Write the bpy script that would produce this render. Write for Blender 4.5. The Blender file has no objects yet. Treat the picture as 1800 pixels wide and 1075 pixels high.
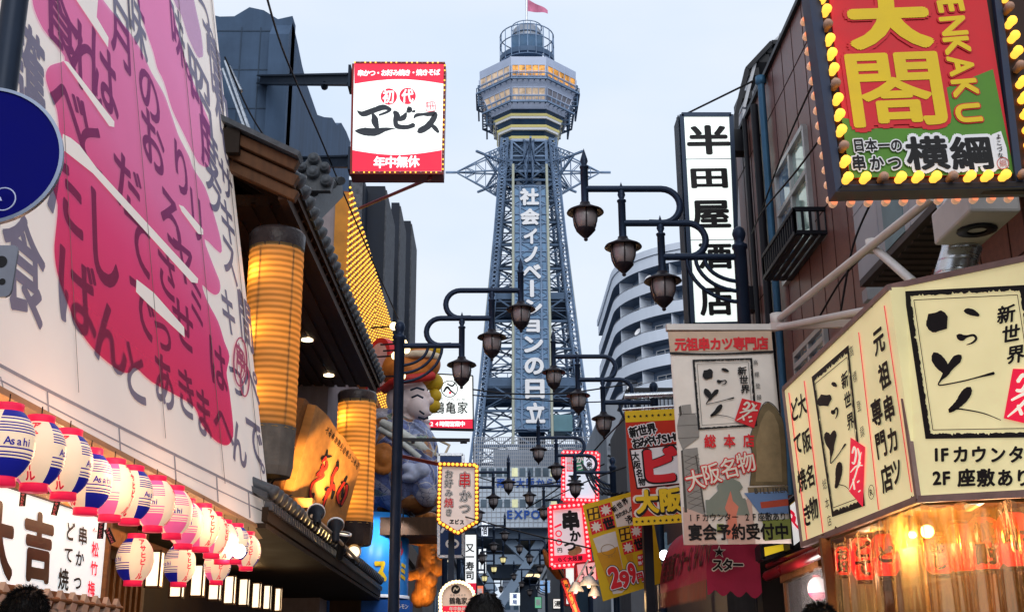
import bpy, bmesh, math, random
from mathutils import Vector, Matrix
R = math.radians
V3 = Vector
sc = bpy.context.scene
col = sc.collection
random.seed(7)

# ------------------------------------------------------------------ camera
W, H, F = 1800.0, 1075.0, 2100.0
CAM = V3((0, 0, 1.35))
_y, _p, _r = R(0.887), R(17.0), 0.006
_f0 = V3((0, math.cos(_p), math.sin(_p))); _r0 = V3((1, 0, 0)); _u0 = V3((0, -math.sin(_p), math.cos(_p)))
_yaw = Matrix.Rotation(-_y, 3, 'Z')
FW = _yaw @ _f0
RT = _yaw @ (_r0 * math.cos(_r) - _u0 * math.sin(_r))
UP = _yaw @ (_u0 * math.cos(_r) + _r0 * math.sin(_r))
cd = bpy.data.cameras.new('camera'); cam = bpy.data.objects.new('camera', cd); col.objects.link(cam)
cd.sensor_width = 36; cd.lens = 36 * F / W; cd.clip_start = 0.05; cd.clip_end = 3000
cam.matrix_world = Matrix(((RT.x, UP.x, -FW.x, CAM.x), (RT.y, UP.y, -FW.y, CAM.y), (RT.z, UP.z, -FW.z, CAM.z), (0, 0, 0, 1)))
sc.camera = cam
def ray(x, y): return RT * ((x - 900) / F) + UP * ((537.5 - y) / F) + FW
def P(x, y, Y):
    d = ray(x, y); return CAM + d * (Y / d.y)
def PX(x, y, X):
    d = ray(x, y); return CAM + d * (X / d.x)
def PP(x, y, o, n):
    d = ray(x, y); return CAM + d * ((o - CAM).dot(n) / d.dot(n))
def mpp(p): return (p - CAM).dot(FW) / F          # metres per photo pixel at p

# ------------------------------------------------------------------ world, sun, exposure
def S(r, g, b):
    return tuple(((c / 255 / 12.92) if c / 255 <= .04045 else ((c / 255 + .055) / 1.055) ** 2.4) for c in (r, g, b))
wd = bpy.data.worlds.new('World'); sc.world = wd; wd.use_nodes = True
nt = wd.node_tree; N = nt.nodes; L = nt.links; N.clear()
sky = N.new('ShaderNodeTexSky'); sky.sky_type = 'NISHITA'; sky.sun_disc = False
sky.sun_elevation = R(24); sky.sun_rotation = R(215); sky.air_density = 1.3; sky.dust_density = 2
tc = N.new('ShaderNodeTexCoord'); mp = N.new('ShaderNodeMapping'); mp.inputs['Scale'].default_value = (1.2, 1.2, 3)
no = N.new('ShaderNodeTexNoise'); no.inputs['Scale'].default_value = 1.6; no.inputs['Detail'].default_value = 5
rp = N.new('ShaderNodeValToRGB')
rp.color_ramp.elements[0].position = .3; rp.color_ramp.elements[0].color = (7.3, 8.8, 11.0, 1)
rp.color_ramp.elements[1].position = .72; rp.color_ramp.elements[1].color = (10.0, 10.3, 11.0, 1)
mx = N.new('ShaderNodeMix'); mx.data_type = 'RGBA'; mx.inputs[0].default_value = .9
bg = N.new('ShaderNodeBackground'); bg.inputs['Strength'].default_value = 0.1
out = N.new('ShaderNodeOutputWorld')
L.new(tc.outputs['Generated'], mp.inputs['Vector']); L.new(mp.outputs[0], no.inputs['Vector']); L.new(no.outputs['Fac'], rp.inputs[0])
L.new(sky.outputs[0], mx.inputs[6]); L.new(rp.outputs[0], mx.inputs[7]); L.new(mx.outputs[2], bg.inputs[0]); L.new(bg.outputs[0], out.inputs[0])
sl = bpy.data.lights.new('sun', 'SUN'); sl.energy = 1.25; sl.angle = R(35); sl.color = (1, .96, .9)
so = bpy.data.objects.new('sun', sl); col.objects.link(so); so.rotation_euler = (R(58), 0, R(8))
sc.view_settings.view_transform = 'Standard'; sc.view_settings.look = 'None'
sc.view_settings.exposure = 0.0; sc.view_settings.gamma = 1; sc.view_settings.use_curve_mapping = False
sc.cycles.use_denoising = True
sc.cycles.max_bounces = 6; sc.cycles.transparent_max_bounces = 16; sc.cycles.sample_clamp_indirect = 4
sc.cycles.caustics_reflective = False; sc.cycles.caustics_refractive = False

# ------------------------------------------------------------------ materials
MC = {}
def mat(name, c, rough=.6, metal=0, var=.18, scale=6, bump=0, emit=0, streak=0, bscale=None, spec=.16, detail=6):
    if name in MC: return MC[name]
    m = bpy.data.materials.new(name); m.use_nodes = True; MC[name] = m
    n = m.node_tree.nodes; l = m.node_tree.links
    b = n['Principled BSDF']; b.inputs['Roughness'].default_value = rough; b.inputs['Metallic'].default_value = metal
    b.inputs['Specular IOR Level'].default_value = spec
    t = n.new('ShaderNodeTexCoord'); z = n.new('ShaderNodeTexNoise'); z.inputs['Scale'].default_value = scale; z.inputs['Detail'].default_value = detail
    z.inputs['Roughness'].default_value = .62
    l.new(t.outputs['Object'], z.inputs['Vector'])
    fac = z.outputs['Fac']
    if streak:
        mpn = n.new('ShaderNodeMapping'); mpn.inputs['Scale'].default_value = (scale * 2.5, scale * 2.5, scale * .12)
        z2 = n.new('ShaderNodeTexNoise'); z2.inputs['Scale'].default_value = 1; z2.inputs['Detail'].default_value = 4
        l.new(t.outputs['Object'], mpn.inputs[0]); l.new(mpn.outputs[0], z2.inputs['Vector'])
        mm = n.new('ShaderNodeMix'); mm.data_type = 'FLOAT'; mm.inputs[0].default_value = streak
        l.new(z.outputs['Fac'], mm.inputs[2]); l.new(z2.outputs['Fac'], mm.inputs[3]); fac = mm.outputs[0]
    r = n.new('ShaderNodeValToRGB'); r.color_ramp.elements[0].position = .28; r.color_ramp.elements[1].position = .72
    lo = [max(0, x * (1 - var)) for x in c]; hi = [x * (1 + var * .7) for x in c]
    r.color_ramp.elements[0].color = (*lo, 1); r.color_ramp.elements[1].color = (*hi, 1)
    l.new(fac, r.inputs[0]); l.new(r.outputs[0], b.inputs['Base Color'])
    if rough > .15:
        rr = n.new('ShaderNodeMapRange'); rr.inputs['To Min'].default_value = max(0, rough - .12); rr.inputs['To Max'].default_value = min(1, rough + .12)
        l.new(fac, rr.inputs[0]); l.new(rr.outputs[0], b.inputs['Roughness'])
    if emit:
        l.new(r.outputs[0], b.inputs['Emission Color']); b.inputs['Emission Strength'].default_value = emit
        b.inputs['Specular IOR Level'].default_value = .2
    if bump:
        bn = n.new('ShaderNodeBump'); bn.inputs['Strength'].default_value = bump; bn.inputs['Distance'].default_value = .02
        z3 = n.new('ShaderNodeTexNoise'); z3.inputs['Scale'].default_value = bscale or scale * 6; z3.inputs['Detail'].default_value = 5
        l.new(t.outputs['Object'], z3.inputs['Vector']); l.new(z3.outputs['Fac'], bn.inputs['Height']); l.new(bn.outputs[0], b.inputs['Normal'])
    return m
def lit(name, c, e=.55, var=.05, base=.5, scale=3):
    """backlit sign face: a pale print that glows"""
    m = mat(name, c, .35, 0, var, scale, emit=e)
    return m
def film(name, tint, dif, fac=.25):
    m = bpy.data.materials.new(name); m.use_nodes = True; MC[name] = m
    n = m.node_tree.nodes; l = m.node_tree.links; n.clear()
    o = n.new('ShaderNodeOutputMaterial'); a = n.new('ShaderNodeBsdfTransparent'); d = n.new('ShaderNodeBsdfDiffuse'); x = n.new('ShaderNodeMixShader')
    a.inputs[0].default_value = (*tint, 1); d.inputs[0].default_value = (*dif, 1); x.inputs[0].default_value = fac
    l.new(a.outputs[0], x.inputs[1]); l.new(d.outputs[0], x.inputs[2]); l.new(x.outputs[0], o.inputs[0])
    return m, n, l, a, d, x

# ------------------------------------------------------------------ mesh helpers
WM = {}
def wm(o): return WM.get(o.name, Matrix()) if o else Matrix()
class MB:
    def __init__(s): s.v = []; s.f = []; s.m = []; s.s = []
    def add(s, vs, fs, mi=0, sm=False):
        k = len(s.v); s.v += [V3(q) for q in vs]
        for f in fs: s.f.append([k + i for i in f]); s.m.append(mi); s.s.append(sm)
        return s
    def obox(s, c, ax, h, mi=0):
        c = V3(c); a, b, d = ax; vs = []
        for k in (-1, 1):
            for j in (-1, 1):
                for i in (-1, 1): vs.append(c + a * (i * h[0]) + b * (j * h[1]) + d * (k * h[2]))
        return s.add(vs, [(0, 2, 3, 1), (4, 5, 7, 6), (0, 1, 5, 4), (2, 6, 7, 3), (0, 4, 6, 2), (1, 3, 7, 5)], mi)
    def box(s, lo, hi, mi=0):
        lo = V3(lo); hi = V3(hi)
        return s.obox((lo + hi) / 2, (V3((1, 0, 0)), V3((0, 1, 0)), V3((0, 0, 1))), (hi - lo) / 2, mi)
    def bar(s, p, q, w, h=None, up=(0, 0, 1), mi=0):
        p = V3(p); q = V3(q); d = q - p; ln = d.length
        if ln < 1e-6: return s
        d /= ln; u = V3(up); a = d.cross(u)
        if a.length < 1e-3: a = d.cross(V3((1, 0, 0)))
        a.normalize(); b = a.cross(d)
        return s.obox((p + q) / 2, (d, a, b), (ln / 2, w / 2, (h or w) / 2), mi)
    def tube(s, pts, r, n=8, mi=0, closed=False, rs=None):
        pts = [V3(q) for q in pts]; k = len(pts); rings = []; a = None
        for i, q in enumerate(pts):
            if closed: d = pts[(i + 1) % k] - pts[i - 1]
            else: d = pts[min(i + 1, k - 1)] - pts[max(i - 1, 0)]
            d.normalize()
            if a is None:
                a = d.orthogonal().normalized()
            else:
                a = a - d * a.dot(d)
                a = a.normalized() if a.length > 1e-6 else d.orthogonal().normalized()
            b = d.cross(a); rr = rs[i] if rs else r
            rings.append([q + (a * math.cos(t) + b * math.sin(t)) * rr for t in [2 * math.pi * j / n for j in range(n)]])
        vs = [x for g in rings for x in g]; fs = []
        for i in range(k if closed else k - 1):
            i2 = (i + 1) % k
            for j in range(n): fs.append((i * n + j, i * n + (j + 1) % n, i2 * n + (j + 1) % n, i2 * n + j))
        s.add(vs, fs, mi, True)
        if not closed:
            s.add(rings[0], [tuple(range(n))[::-1]], mi); s.add(rings[-1], [tuple(range(n))], mi)
        return s
    def lathe(s, prof, o, n=20, mi=0, ax=(0, 0, 1), sm=True, mif=None):
        o = V3(o); z = V3(ax).normalized(); a = z.orthogonal().normalized() if abs(z.z) < .99 else V3((1, 0, 0)); b = z.cross(a)
        vs = []
        for r, h in prof:
            for j in range(n):
                t = 2 * math.pi * j / n; vs.append(o + z * h + (a * math.cos(t) + b * math.sin(t)) * max(r, 1e-5))
        for i in range(len(prof) - 1):
            for j in range(n):
                m2 = mif(i, j) if mif else mi
                if i == 0 and j == 0: k0 = len(s.v); s.v += vs
                s.f.append([k0 + i * n + j, k0 + i * n + (j + 1) % n, k0 + (i + 1) * n + (j + 1) % n, k0 + (i + 1) * n + j]); s.m.append(m2); s.s.append(sm)
        return s
    def prism(s, poly, vec, mi=0, side=None):
        poly = [V3(q) for q in poly]; vec = V3(vec); n = len(poly)
        nm = V3((0, 0, 0))
        for i in range(n): nm += poly[i].cross(poly[(i + 1) % n])
        if nm.dot(vec) > 0: poly = poly[::-1]
        top = [q + vec for q in poly]
        s.add(poly, [tuple(range(n))], mi); s.add(top, [tuple(range(n))[::-1]], mi)
        k = len(s.v); s.v += poly + top
        for i in range(n):
            j = (i + 1) % n; s.f.append([k + j, k + i, k + n + i, k + n + j]); s.m.append(mi if side is None else side); s.s.append(False)
        return s
    def sheet(s, poly, mi=0):
        poly = [V3(q) for q in poly]
        return s.add(poly, [tuple(range(len(poly)))], mi)
    def grid(s, fn, nu, nv, mi=0, sm=True, mif=None):
        k = len(s.v)
        for i in range(nu + 1):
            for j in range(nv + 1): s.v.append(V3(fn(i / nu, j / nv)))
        for i in range(nu):
            for j in range(nv):
                s.f.append([k + i * (nv + 1) + j, k + (i + 1) * (nv + 1) + j, k + (i + 1) * (nv + 1) + j + 1, k + i * (nv + 1) + j + 1])
                s.m.append(mif(i, j) if mif else mi); s.s.append(sm)
        return s
    def ball(s, c, r, n=12, mi=0, sc3=(1, 1, 1), m=8):
        c = V3(c); vs = []
        for i in range(m + 1):
            t = math.pi * i / m
            for j in range(n):
                p = 2 * math.pi * j / n
                vs.append(c + V3((math.sin(t) * math.cos(p) * r * sc3[0], math.sin(t) * math.sin(p) * r * sc3[1], math.cos(t) * r * sc3[2])))
        fs = [(i * n + j, (i + 1) * n + j, (i + 1) * n + (j + 1) % n, i * n + (j + 1) % n) for i in range(m) for j in range(n)]
        return s.add(vs, fs, mi, True)
    def build(s, name, mats, parent=None, local=False, bevel=0, label=None):
        me = bpy.data.meshes.new(name)
        vs = s.v
        if not local and parent is not None:
            iv = wm(parent).inverted(); vs = [iv @ q for q in vs]
        me.from_pydata([tuple(q) for q in vs], [], s.f)
        if not isinstance(mats, (list, tuple)): mats = [mats]
        for m in mats: me.materials.append(m)
        me.polygons.foreach_set('material_index', s.m); me.polygons.foreach_set('use_smooth', s.s); me.update()
        o = bpy.data.objects.new(name, me); col.objects.link(o)
        if parent is not None: o.parent = parent
        WM[o.name] = wm(parent)
        if bevel:
            bv = o.modifiers.new('bevel', 'BEVEL'); bv.width = bevel; bv.segments = 2; bv.limit_method = 'ANGLE'; bv.angle_limit = R(50)
        if label: o['label'] = label
        return o
def tag(o, label=None, cat=None, group=None, kind=None):
    if label: o['label'] = label
    if cat: o['category'] = cat
    if group: o['group'] = group
    if kind: o['kind'] = kind
    return o
def thing(name, label, cat, loc=(0, 0, 0), group=None, M=None):
    o = bpy.data.objects.new(name, None); col.objects.link(o); o.empty_display_size = .2
    if M is None: M = Matrix.Translation(V3(loc))
    o.matrix_world = M; WM[o.name] = M.copy()
    return tag(o, label, cat, group)
def copy_tree(o, parent=None):
    c = o.copy(); col.objects.link(c)
    if parent is not None: c.parent = parent
    for ch in list(o.children): copy_tree(ch, c)
    return c
def struct(o): o['kind'] = 'structure'; return o
def lamp(name, loc, energy, color=(1, .72, .4), r=.05, spot=None, aim=None, parent=None, blend=.5):
    l = bpy.data.lights.new(name, 'SPOT' if spot else 'POINT'); l.energy = energy; l.color = color; l.shadow_soft_size = r
    o = bpy.data.objects.new(name, l); col.objects.link(o); o.location = loc
    if spot:
        l.spot_size = R(spot); l.spot_blend = blend
        o.rotation_euler = (V3(aim) - V3(loc)).to_track_quat('-Z', 'Y').to_euler()
    return o

# ------------------------------------------------------------------ lettering
GC = {}
def glyph(ch, off=0.0):
    k = (ch, off)
    if k not in GC and off > .008:                       # heavy outline: the glyph spread in a ring of small shifts
        vs, fs = glyph(ch, 0.0); V_, F_ = list(vs), list(fs); rr = off; nj = 8 if off < .05 else 12
        if off > .075: v2, f2 = glyph(ch, off * .5); b = len(V_); V_ += [(x[0], x[1], x[2] - .0012) for x in v2]; F_ += [tuple(b + i for i in f) for f in f2]
        for j in range(nj):
            a = 2 * math.pi * j / nj; b = len(V_); V_ += [(x[0] + rr * math.cos(a), x[1] + rr * math.sin(a), (j + 1) * .00007) for x in vs]; F_ += [tuple(b + i for i in f) for f in fs]
        GC[k] = (V_, F_)
    if k not in GC:
        c = bpy.data.curves.new('glyph', 'FONT'); c.body = ch; c.offset = off; c.resolution_u = 4
        o = bpy.data.objects.new('glyph', c)
        m = bpy.data.meshes.new_from_object(o)
        GC[k] = ([(v.co.x, v.co.y, 0.0) for v in m.vertices], [tuple(p.vertices) for p in m.polygons])
        bpy.data.objects.remove(o); bpy.data.meshes.remove(m); bpy.data.curves.remove(c)
    return GC[k]
def catmull(pts, n=6):
    o = []; k = len(pts)
    for i in range(k - 1):
        p0 = pts[max(i - 1, 0)]; p1 = pts[i]; p2 = pts[i + 1]; p3 = pts[min(i + 2, k - 1)]
        for j in range(n):
            t = j / n
            o.append(tuple(.5 * (2 * b + (c - a) * t + (2 * a - 5 * b + 4 * c - d) * t * t + (3 * b - a - 3 * c + d) * t ** 3) for a, b, c, d in zip(p0, p1, p2, p3)))
    o.append(tuple(pts[-1])); return o
class Board:
    """flat sign: a frame in the world plus lettering given where it stands on the sign's plane"""
    def __init__(s, name, label, cat, tl, tr, br, bl, group=None, root=None):
        U = ((tr - tl) + (br - bl)).normalized(); Vv = (tl - bl) + (tr - br); Vv = (Vv - U * Vv.dot(U)).normalized(); Nn = U.cross(Vv)
        s.M = Matrix(((U.x, Vv.x, Nn.x, bl.x), (U.y, Vv.y, Nn.y, bl.y), (U.z, Vv.z, Nn.z, bl.z), (0, 0, 0, 1)))
        s.I = s.M.inverted(); s.N = Nn; s.O = bl.copy(); s.k = 0
        s.root = root or thing(name, label, cat, group=group, M=s.M)
        s.c = [s.loc(q) for q in (bl, br, tr, tl)]
    def loc(s, p): return s.I @ p
    def uv(s, x, y):
        q = s.I @ PP(x, y, s.O, s.N); return (q.x, q.y)
    def W(s, u, v, n=0): return s.M @ V3((u, v, n))
    def shape(s, mb, pts, n=.004, mi=0, px=True):
        q = [s.uv(*a) if px else a for a in pts]
        a = sum(q[i][0] * q[(i + 1) % len(q)][1] - q[(i + 1) % len(q)][0] * q[i][1] for i in range(len(q)))
        if a < 0: q = q[::-1]
        mb.sheet([(u, v, n) for u, v in q], mi); return s
    def slab(s, mb, pts, n0, n1, mi=0, px=True):
        q = [s.uv(*a) if px else a for a in pts]
        mb.prism([(u, v, n0) for u, v in q], (0, 0, n1 - n0), mi); return s
    def put(s, mb, ch, u, v, sx, sy, n, mi, bold, rot=0, shear=0, em=True):
        vs, fs = glyph(ch, bold)
        if not vs: return
        if em:
            w = 1.0
            if ord(ch) < 128: cx = (min(a[0] for a in vs) + max(a[0] for a in vs)) / 2; cy = .37
            else: cx, cy = .5, .38
        else:
            x0 = min(a[0] for a in vs); x1 = max(a[0] for a in vs); y0 = min(a[1] for a in vs); y1 = max(a[1] for a in vs)
            cx, cy = (x0 + x1) / 2, (y0 + y1) / 2; sx /= (x1 - x0); sy /= (y1 - y0)
        c, d = math.cos(rot), math.sin(rot); o = []
        s.k += 1; nn = n + (s.k % 7) * .0002
        for a, b, dz in vs:
            x = (a - cx) * sx + (b - cy) * sy * shear; y = (b - cy) * sy
            o.append((u + x * c - y * d, v + x * d + y * c, nn + dz))
        mb.add(o, fs, mi)
    def row(s, mb, txt, x0, y0, x1, y1, k=.95, asp=1, bold=.02, n=.005, mi=0, rot=0, shear=0):
        a = V3(s.uv(x0, y0)); b = V3(s.uv(x1, y1)); m = len(txt); sp = (b - a).length / max(1, m - 1); vert = abs(b.y - a.y) > abs(b.x - a.x)
        for i, ch in enumerate(txt):
            q = a.lerp(b, i / max(1, m - 1))
            if vert and ch == 'ー':
                s.put(mb, ch, q.x, q.y, sp * k * asp, sp * k * asp, n, mi, bold, rot - math.pi / 2, shear); continue
            if vert: s.put(mb, ch, q.x, q.y, sp * k * asp, sp * k, n, mi, bold, rot, shear)
            else: s.put(mb, ch, q.x, q.y, sp * k, sp * k * asp, n, mi, bold, rot, shear)
        return s
    def ch(s, mb, c, x, y, w, h=None, bold=.02, n=.005, mi=0, rot=0, shear=0):
        h = h or w; u, v = s.uv(x, y); a = s.uv(x - w / 2, y); b = s.uv(x + w / 2, y); e = s.uv(x, y - h / 2); g = s.uv(x, y + h / 2)
        s.put(mb, c, u, v, b[0] - a[0], e[1] - g[1], n, mi, bold, rot, shear); return s
    def fit(s, mb, c, x0, y0, x1, y1, bold=.02, n=.005, mi=0, rot=0, shear=0):
        x, y = (x0 + x1) / 2, (y0 + y1) / 2; u, v = s.uv(x, y); a = s.uv(x0, y); b = s.uv(x1, y); e = s.uv(x, y0); g = s.uv(x, y1)
        s.put(mb, c, u, v, b[0] - a[0], e[1] - g[1], n, mi, bold, rot, shear, em=False); return s
    def stroke(s, mb, pts, n=.005, mi=0, tr=None, wk=1.0, rough=0):
        p = catmull([tuple(q) for q in pts]); left = []; right = []
        for i, (x, y, w) in enumerate(p):
            a = p[max(i - 1, 0)]; b = p[min(i + 1, len(p) - 1)]; dx, dy = b[0] - a[0], b[1] - a[1]; ln = math.hypot(dx, dy) or 1
            w = max(w, .3) * wk * (1 + rough * random.uniform(-1, 1)) / 2; nx, ny = -dy / ln * w, dx / ln * w
            left.append((x + nx, y + ny)); right.append((x - nx, y - ny))
        x, y, w = p[0]; a = p[1]; dx, dy = x - a[0], y - a[1]; ln = math.hypot(dx, dy) or 1; c0 = (x + dx / ln * w * wk * .35, y + dy / ln * w * wk * .35)
        x, y, w = p[-1]; a = p[-2]; dx, dy = x - a[0], y - a[1]; ln = math.hypot(dx, dy) or 1; c1 = (x + dx / ln * w * wk * .35, y + dy / ln * w * wk * .35)
        f = tr or (lambda a, b: (a, b)); k = len(left)
        pts2 = [s.uv(*f(*q)) for q in left + right + [c0, c1]]
        s.k += 1; nn = n + (s.k % 7) * .0002
        fs = [(i, i + 1, k + i + 1, k + i) for i in range(k - 1)] + [(0, k, 2 * k), (k - 1, 2 * k + 1, 2 * k - 1)]
        mb.add([(u, v, nn) for u, v in pts2], fs, mi); return s
    def disc(s, mb, x, y, r, n=.005, mi=0, ry=None, m=20):
        ry = ry or r; s.shape(mb, [(x + r * math.cos(2 * math.pi * i / m), y + ry * math.sin(2 * math.pi * i / m)) for i in range(m)], n, mi); return s
    def ring(s, mb, x, y, r, t, n=.005, mi=0, ry=None, m=24):
        ry = ry or r; o = []
        for i in range(m):
            a = 2 * math.pi * i / m
            o.append(s.uv(x + r * math.cos(a), y + ry * math.sin(a))); o.append(s.uv(x + (r - t) * math.cos(a), y + (ry - t) * math.sin(a)))
        mb.add([(u, v, n) for u, v in o], [(2 * i, 2 * i + 1, (2 * i + 3) % (2 * m), (2 * i + 2) % (2 * m)) for i in range(m)], mi); return s
    def part(s, mb, name, mats, **k):
        mb.v = [s.M @ q for q in mb.v]; return mb.build(name, mats, s.root, **k)
    def bulbs(s, pts, r, ms, n=.03, ln=.03, offs=()):
        """each bulb of a chasing border, at points given on the sign's plane"""
        cache = {}
        for i, (x, y) in enumerate(pts):
            mi = 1 if i in offs else 0; u, v = s.uv(x, y)
            if mi not in cache:
                mb = MB(); mb.lathe([(r * .8, -ln), (r * .85, -.1 * ln), (r, .1 * ln), (r * .97, .5 * ln), (r * .6, .5 * ln + r * .55), (0, .5 * ln + r * .75)], (0, 0, n), 10)
                b = mb.build('bulb', ms[mi], s.root, local=True); b.location = (u, v, 0); cache[mi] = b
            else:
                b = cache[mi].copy(); col.objects.link(b); b.location = (u, v, 0)
def lerp(a, b, t): return tuple(x + (y - x) * t for x, y in zip(a, b))
def along(pts, n, closed=False):
    """n points evenly along a polyline"""
    pts = list(pts) + ([pts[0]] if closed else []); ls = [math.dist(pts[i], pts[i + 1]) for i in range(len(pts) - 1)]; T = sum(ls); o = []
    for k in range(n):
        d = T * k / (n if closed else n - 1); i = 0
        while i < len(ls) - 1 and d > ls[i]: d -= ls[i]; i += 1
        o.append(lerp(pts[i], pts[i + 1], min(1, d / (ls[i] or 1))))
    return o

# shared materials
black = mat('black_paint', (.012, .014, .02), .45)
navy = mat('navy_steel', (.018, .028, .05), .42, .2)
ink = mat('black_ink', (.008, .008, .01), .5, var=.1)
white = mat('white_paint', (.78, .78, .8), .5, var=.06)
cream = mat('cream_print', (.72, .66, .58), .55, var=.06)
red = mat('red_print', (.62, .02, .03), .45, var=.08)
yellow = mat('yellow_print', (.75, .52, .02), .45, var=.08)
green = mat('green_print', (.09, .24, .03), .5, var=.08)
grey = mat('grey_metal', (.3, .32, .36), .5, .3)
silver = mat('galvanised_metal', (.55, .58, .62), .28, .9, var=.3, scale=10)
litwhite = lit('lit_white_sign', (.86, .93, .9), .78, .03)
litred = lit('lit_red_print', (.72, .012, .05), .6, .05)
litcream = lit('lit_cream_sign', (.82, .76, .55), .55, .1, scale=2)
bulb_on = mat('lit_amber_bulb', (1.0, .52, .06), .3, var=.02, emit=1.5)
bulb_off = mat('unlit_bulb', (.5, .3, .22), .25, var=.1)
bulb_red = mat('lit_red_bulb', (1.0, .3, .3), .3, var=.02, emit=2.0)
glowred = mat('border_glowing_red', (.9, .01, .03), .3, var=.1, emit=.9)
bulb_pale = mat('lit_pale_bulb', (1.0, .75, .4), .3, var=.02, emit=2.5)
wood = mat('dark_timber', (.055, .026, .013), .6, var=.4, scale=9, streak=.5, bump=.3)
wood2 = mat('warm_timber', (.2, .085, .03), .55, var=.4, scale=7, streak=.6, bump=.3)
tile = mat('roof_tile', (.07, .078, .09), .4, var=.35, scale=14, bump=.2)
wire = mat('cable_rubber', (.012, .012, .015), .6)
# ================================================================== ground
asph = mat('asphalt', (.05, .05, .052), .85, var=.3, scale=3, bump=.4, bscale=90)
pave = mat('pavement', (.11, .105, .1), .8, var=.2, scale=5, bump=.2)
m_ = MB(); m_.sheet([(-900, -60, -.12), (900, -60, -.12), (900, 1500, -.12), (-900, 1500, -.12)]); struct(m_.build('ground', pave))
m_ = MB(); m_.sheet([(-1.5, -20, -.115), (2.6, -20, -.115), (2.6, 140, -.115), (-1.5, 140, -.115)]); struct(m_.build('road', asph))
m_ = MB(); m_.box((-6, -20, -.11), (-1.0, 120, 0)); struct(m_.build('pavement', pave))
m_ = MB(); m_.box((2.05, -20, -.11), (7, 120, 0)); struct(m_.build('pavement', pave))

# ================================================================== the tower
YT = 172.0
def zt(py, Y=YT): return P(930, py, Y).z
AX = P(927, 160, YT).x                                   # tower axis
def hw(px, py, Y=YT): return px * mpp(P(930, py, Y))     # half width in photo pixels -> metres
steel = mat('tower_steel_blue', (.16, .235, .36), .5, .2, var=.4, scale=.6, detail=8)
steel2 = mat('tower_steel_dark', (.07, .115, .19), .5, .2, var=.3, scale=.6)
tglass = mat('tower_glass', (.02, .045, .09), .08, .1, var=.5, scale=.3)
tpanel = mat('tower_sign_panel', (.13, .23, .37), .45, .2, var=.35, scale=.5, detail=9)
tneon = mat('tower_tube_cream', (.42, .44, .36), .4, var=.08)
twhite = mat('tower_cladding', (.4, .46, .6), .4, .1, var=.12, scale=.4)
tyel = mat('tower_yellow_band', (.72, .63, .25), .5, var=.08)
tower = thing('observation_tower', 'tall blue steel lattice tower with octagonal deck and white vertical lettering down its front', 'tower', (AX, YT, 0))
def half(py): # half spread of the legs (photo px) at height row
    return 44 + (py - 300) * (92 - 44) / 470 + (((py - 300) / 470) ** 2 - (py - 300) / 470) * 12
lv = [262, 300, 335, 372, 410, 450, 492, 538, 584, 632, 686, 740, 800, 880, 1075]
lev = [(zt(y), hw(half(y), y)) for y in lv]
lev[-1] = (0.0, lev[-1][1])
def pt(i, sx, sy): z, a = lev[i]; return V3((AX + sx * a, YT + sy * a, z))
LEGC = [(-1, -1), (1, -1), (1, 1), (-1, 1)]
for sx, sy in LEGC:
    m_ = MB()
    for i in range(len(lev) - 1):
        p, q = pt(i, sx, sy), pt(i + 1, sx, sy)
        for dx in (-.48, .48):
            for dy in (-.48, .48): m_.bar(p + V3((dx, dy, 0)), q + V3((dx, dy, 0)), .25)
        n = 6
        for k in range(n):
            a = p.lerp(q, k / n); b = p.lerp(q, (k + 1) / n)
            for dx1, dy1, dx2, dy2 in ((-.48, -.48, .48, -.48), (-.48, .48, -.48, -.48), (.48, -.48, .48, .48)):
                m_.bar(a + V3((dx1, dy1, 0)), b + V3((dx2, dy2, 0)), .13)
                m_.bar(a + V3((dx2, dy2, 0)), b + V3((dx1, dy1, 0)), .13)
    m_.build('leg', steel, tower)
m_ = MB()
for i in range(len(lev) - 2):
    for k in range(4):
        a, b = LEGC[k], LEGC[(k + 1) % 4]
        p0, p1, q0, q1 = pt(i, *a), pt(i, *b), pt(i + 1, *a), pt(i + 1, *b)
        w = .24 if k != 2 else .16
        m_.bar(p0, p1, w + .1); mid = (q0 + q1) / 2; mp0 = (p0 + p1) / 2
        m_.bar(p0, mid, w); m_.bar(p1, mid, w)
        m_.bar(p0.lerp(q0, .5), (p0.lerp(mid, .5)), .1); m_.bar(p1.lerp(q1, .5), p1.lerp(mid, .5), .1)
        m_.bar(p0.lerp(mid, .5), mp0, .1); m_.bar(p1.lerp(mid, .5), mp0, .1)
        if k == 2: continue
        m_.bar(q0, p0.lerp(mid, .5), .11); m_.bar(q1, p1.lerp(mid, .5), .11)
        m_.bar(p0.lerp(q0, .25), p1.lerp(q1, .25), .12); m_.bar(p0.lerp(q0, .6), p1.lerp(q1, .6), .12)
    m_.bar(pt(i, -1, -1), pt(i, 1, 1), .2); m_.bar(pt(i, 1, -1), pt(i, -1, 1), .2)
    cc = V3((AX, YT, lev[i][0]))
    for k in range(4): m_.bar(cc, pt(i + 1, *LEGC[k]), .16)
m_.build('lattice', steel2, tower)
for y, t in ((540, 1.0), (690, 1.3)):                    # dark platforms
    z = zt(y); a = hw(half(y), y); m_ = MB()
    for k in range(4):
        s0, s1 = LEGC[k], LEGC[(k + 1) % 4]
        p = V3((AX + s0[0] * a, YT + s0[1] * a, z)); q = V3((AX + s1[0] * a, YT + s1[1] * a, z))
        m_.bar(p, q, .5, t); m_.bar(p + V3((0, 0, 1.3)), q + V3((0, 0, 1.3)), .12)
        for j in range(9): r_ = p.lerp(q, j / 8); m_.bar(r_, r_ + V3((0, 0, 1.3)), .1)
    m_.box((AX - a, YT - a, z - .12), (AX + a, YT + a, z + .1))
    m_.build('platform', steel2, tower)
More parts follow.
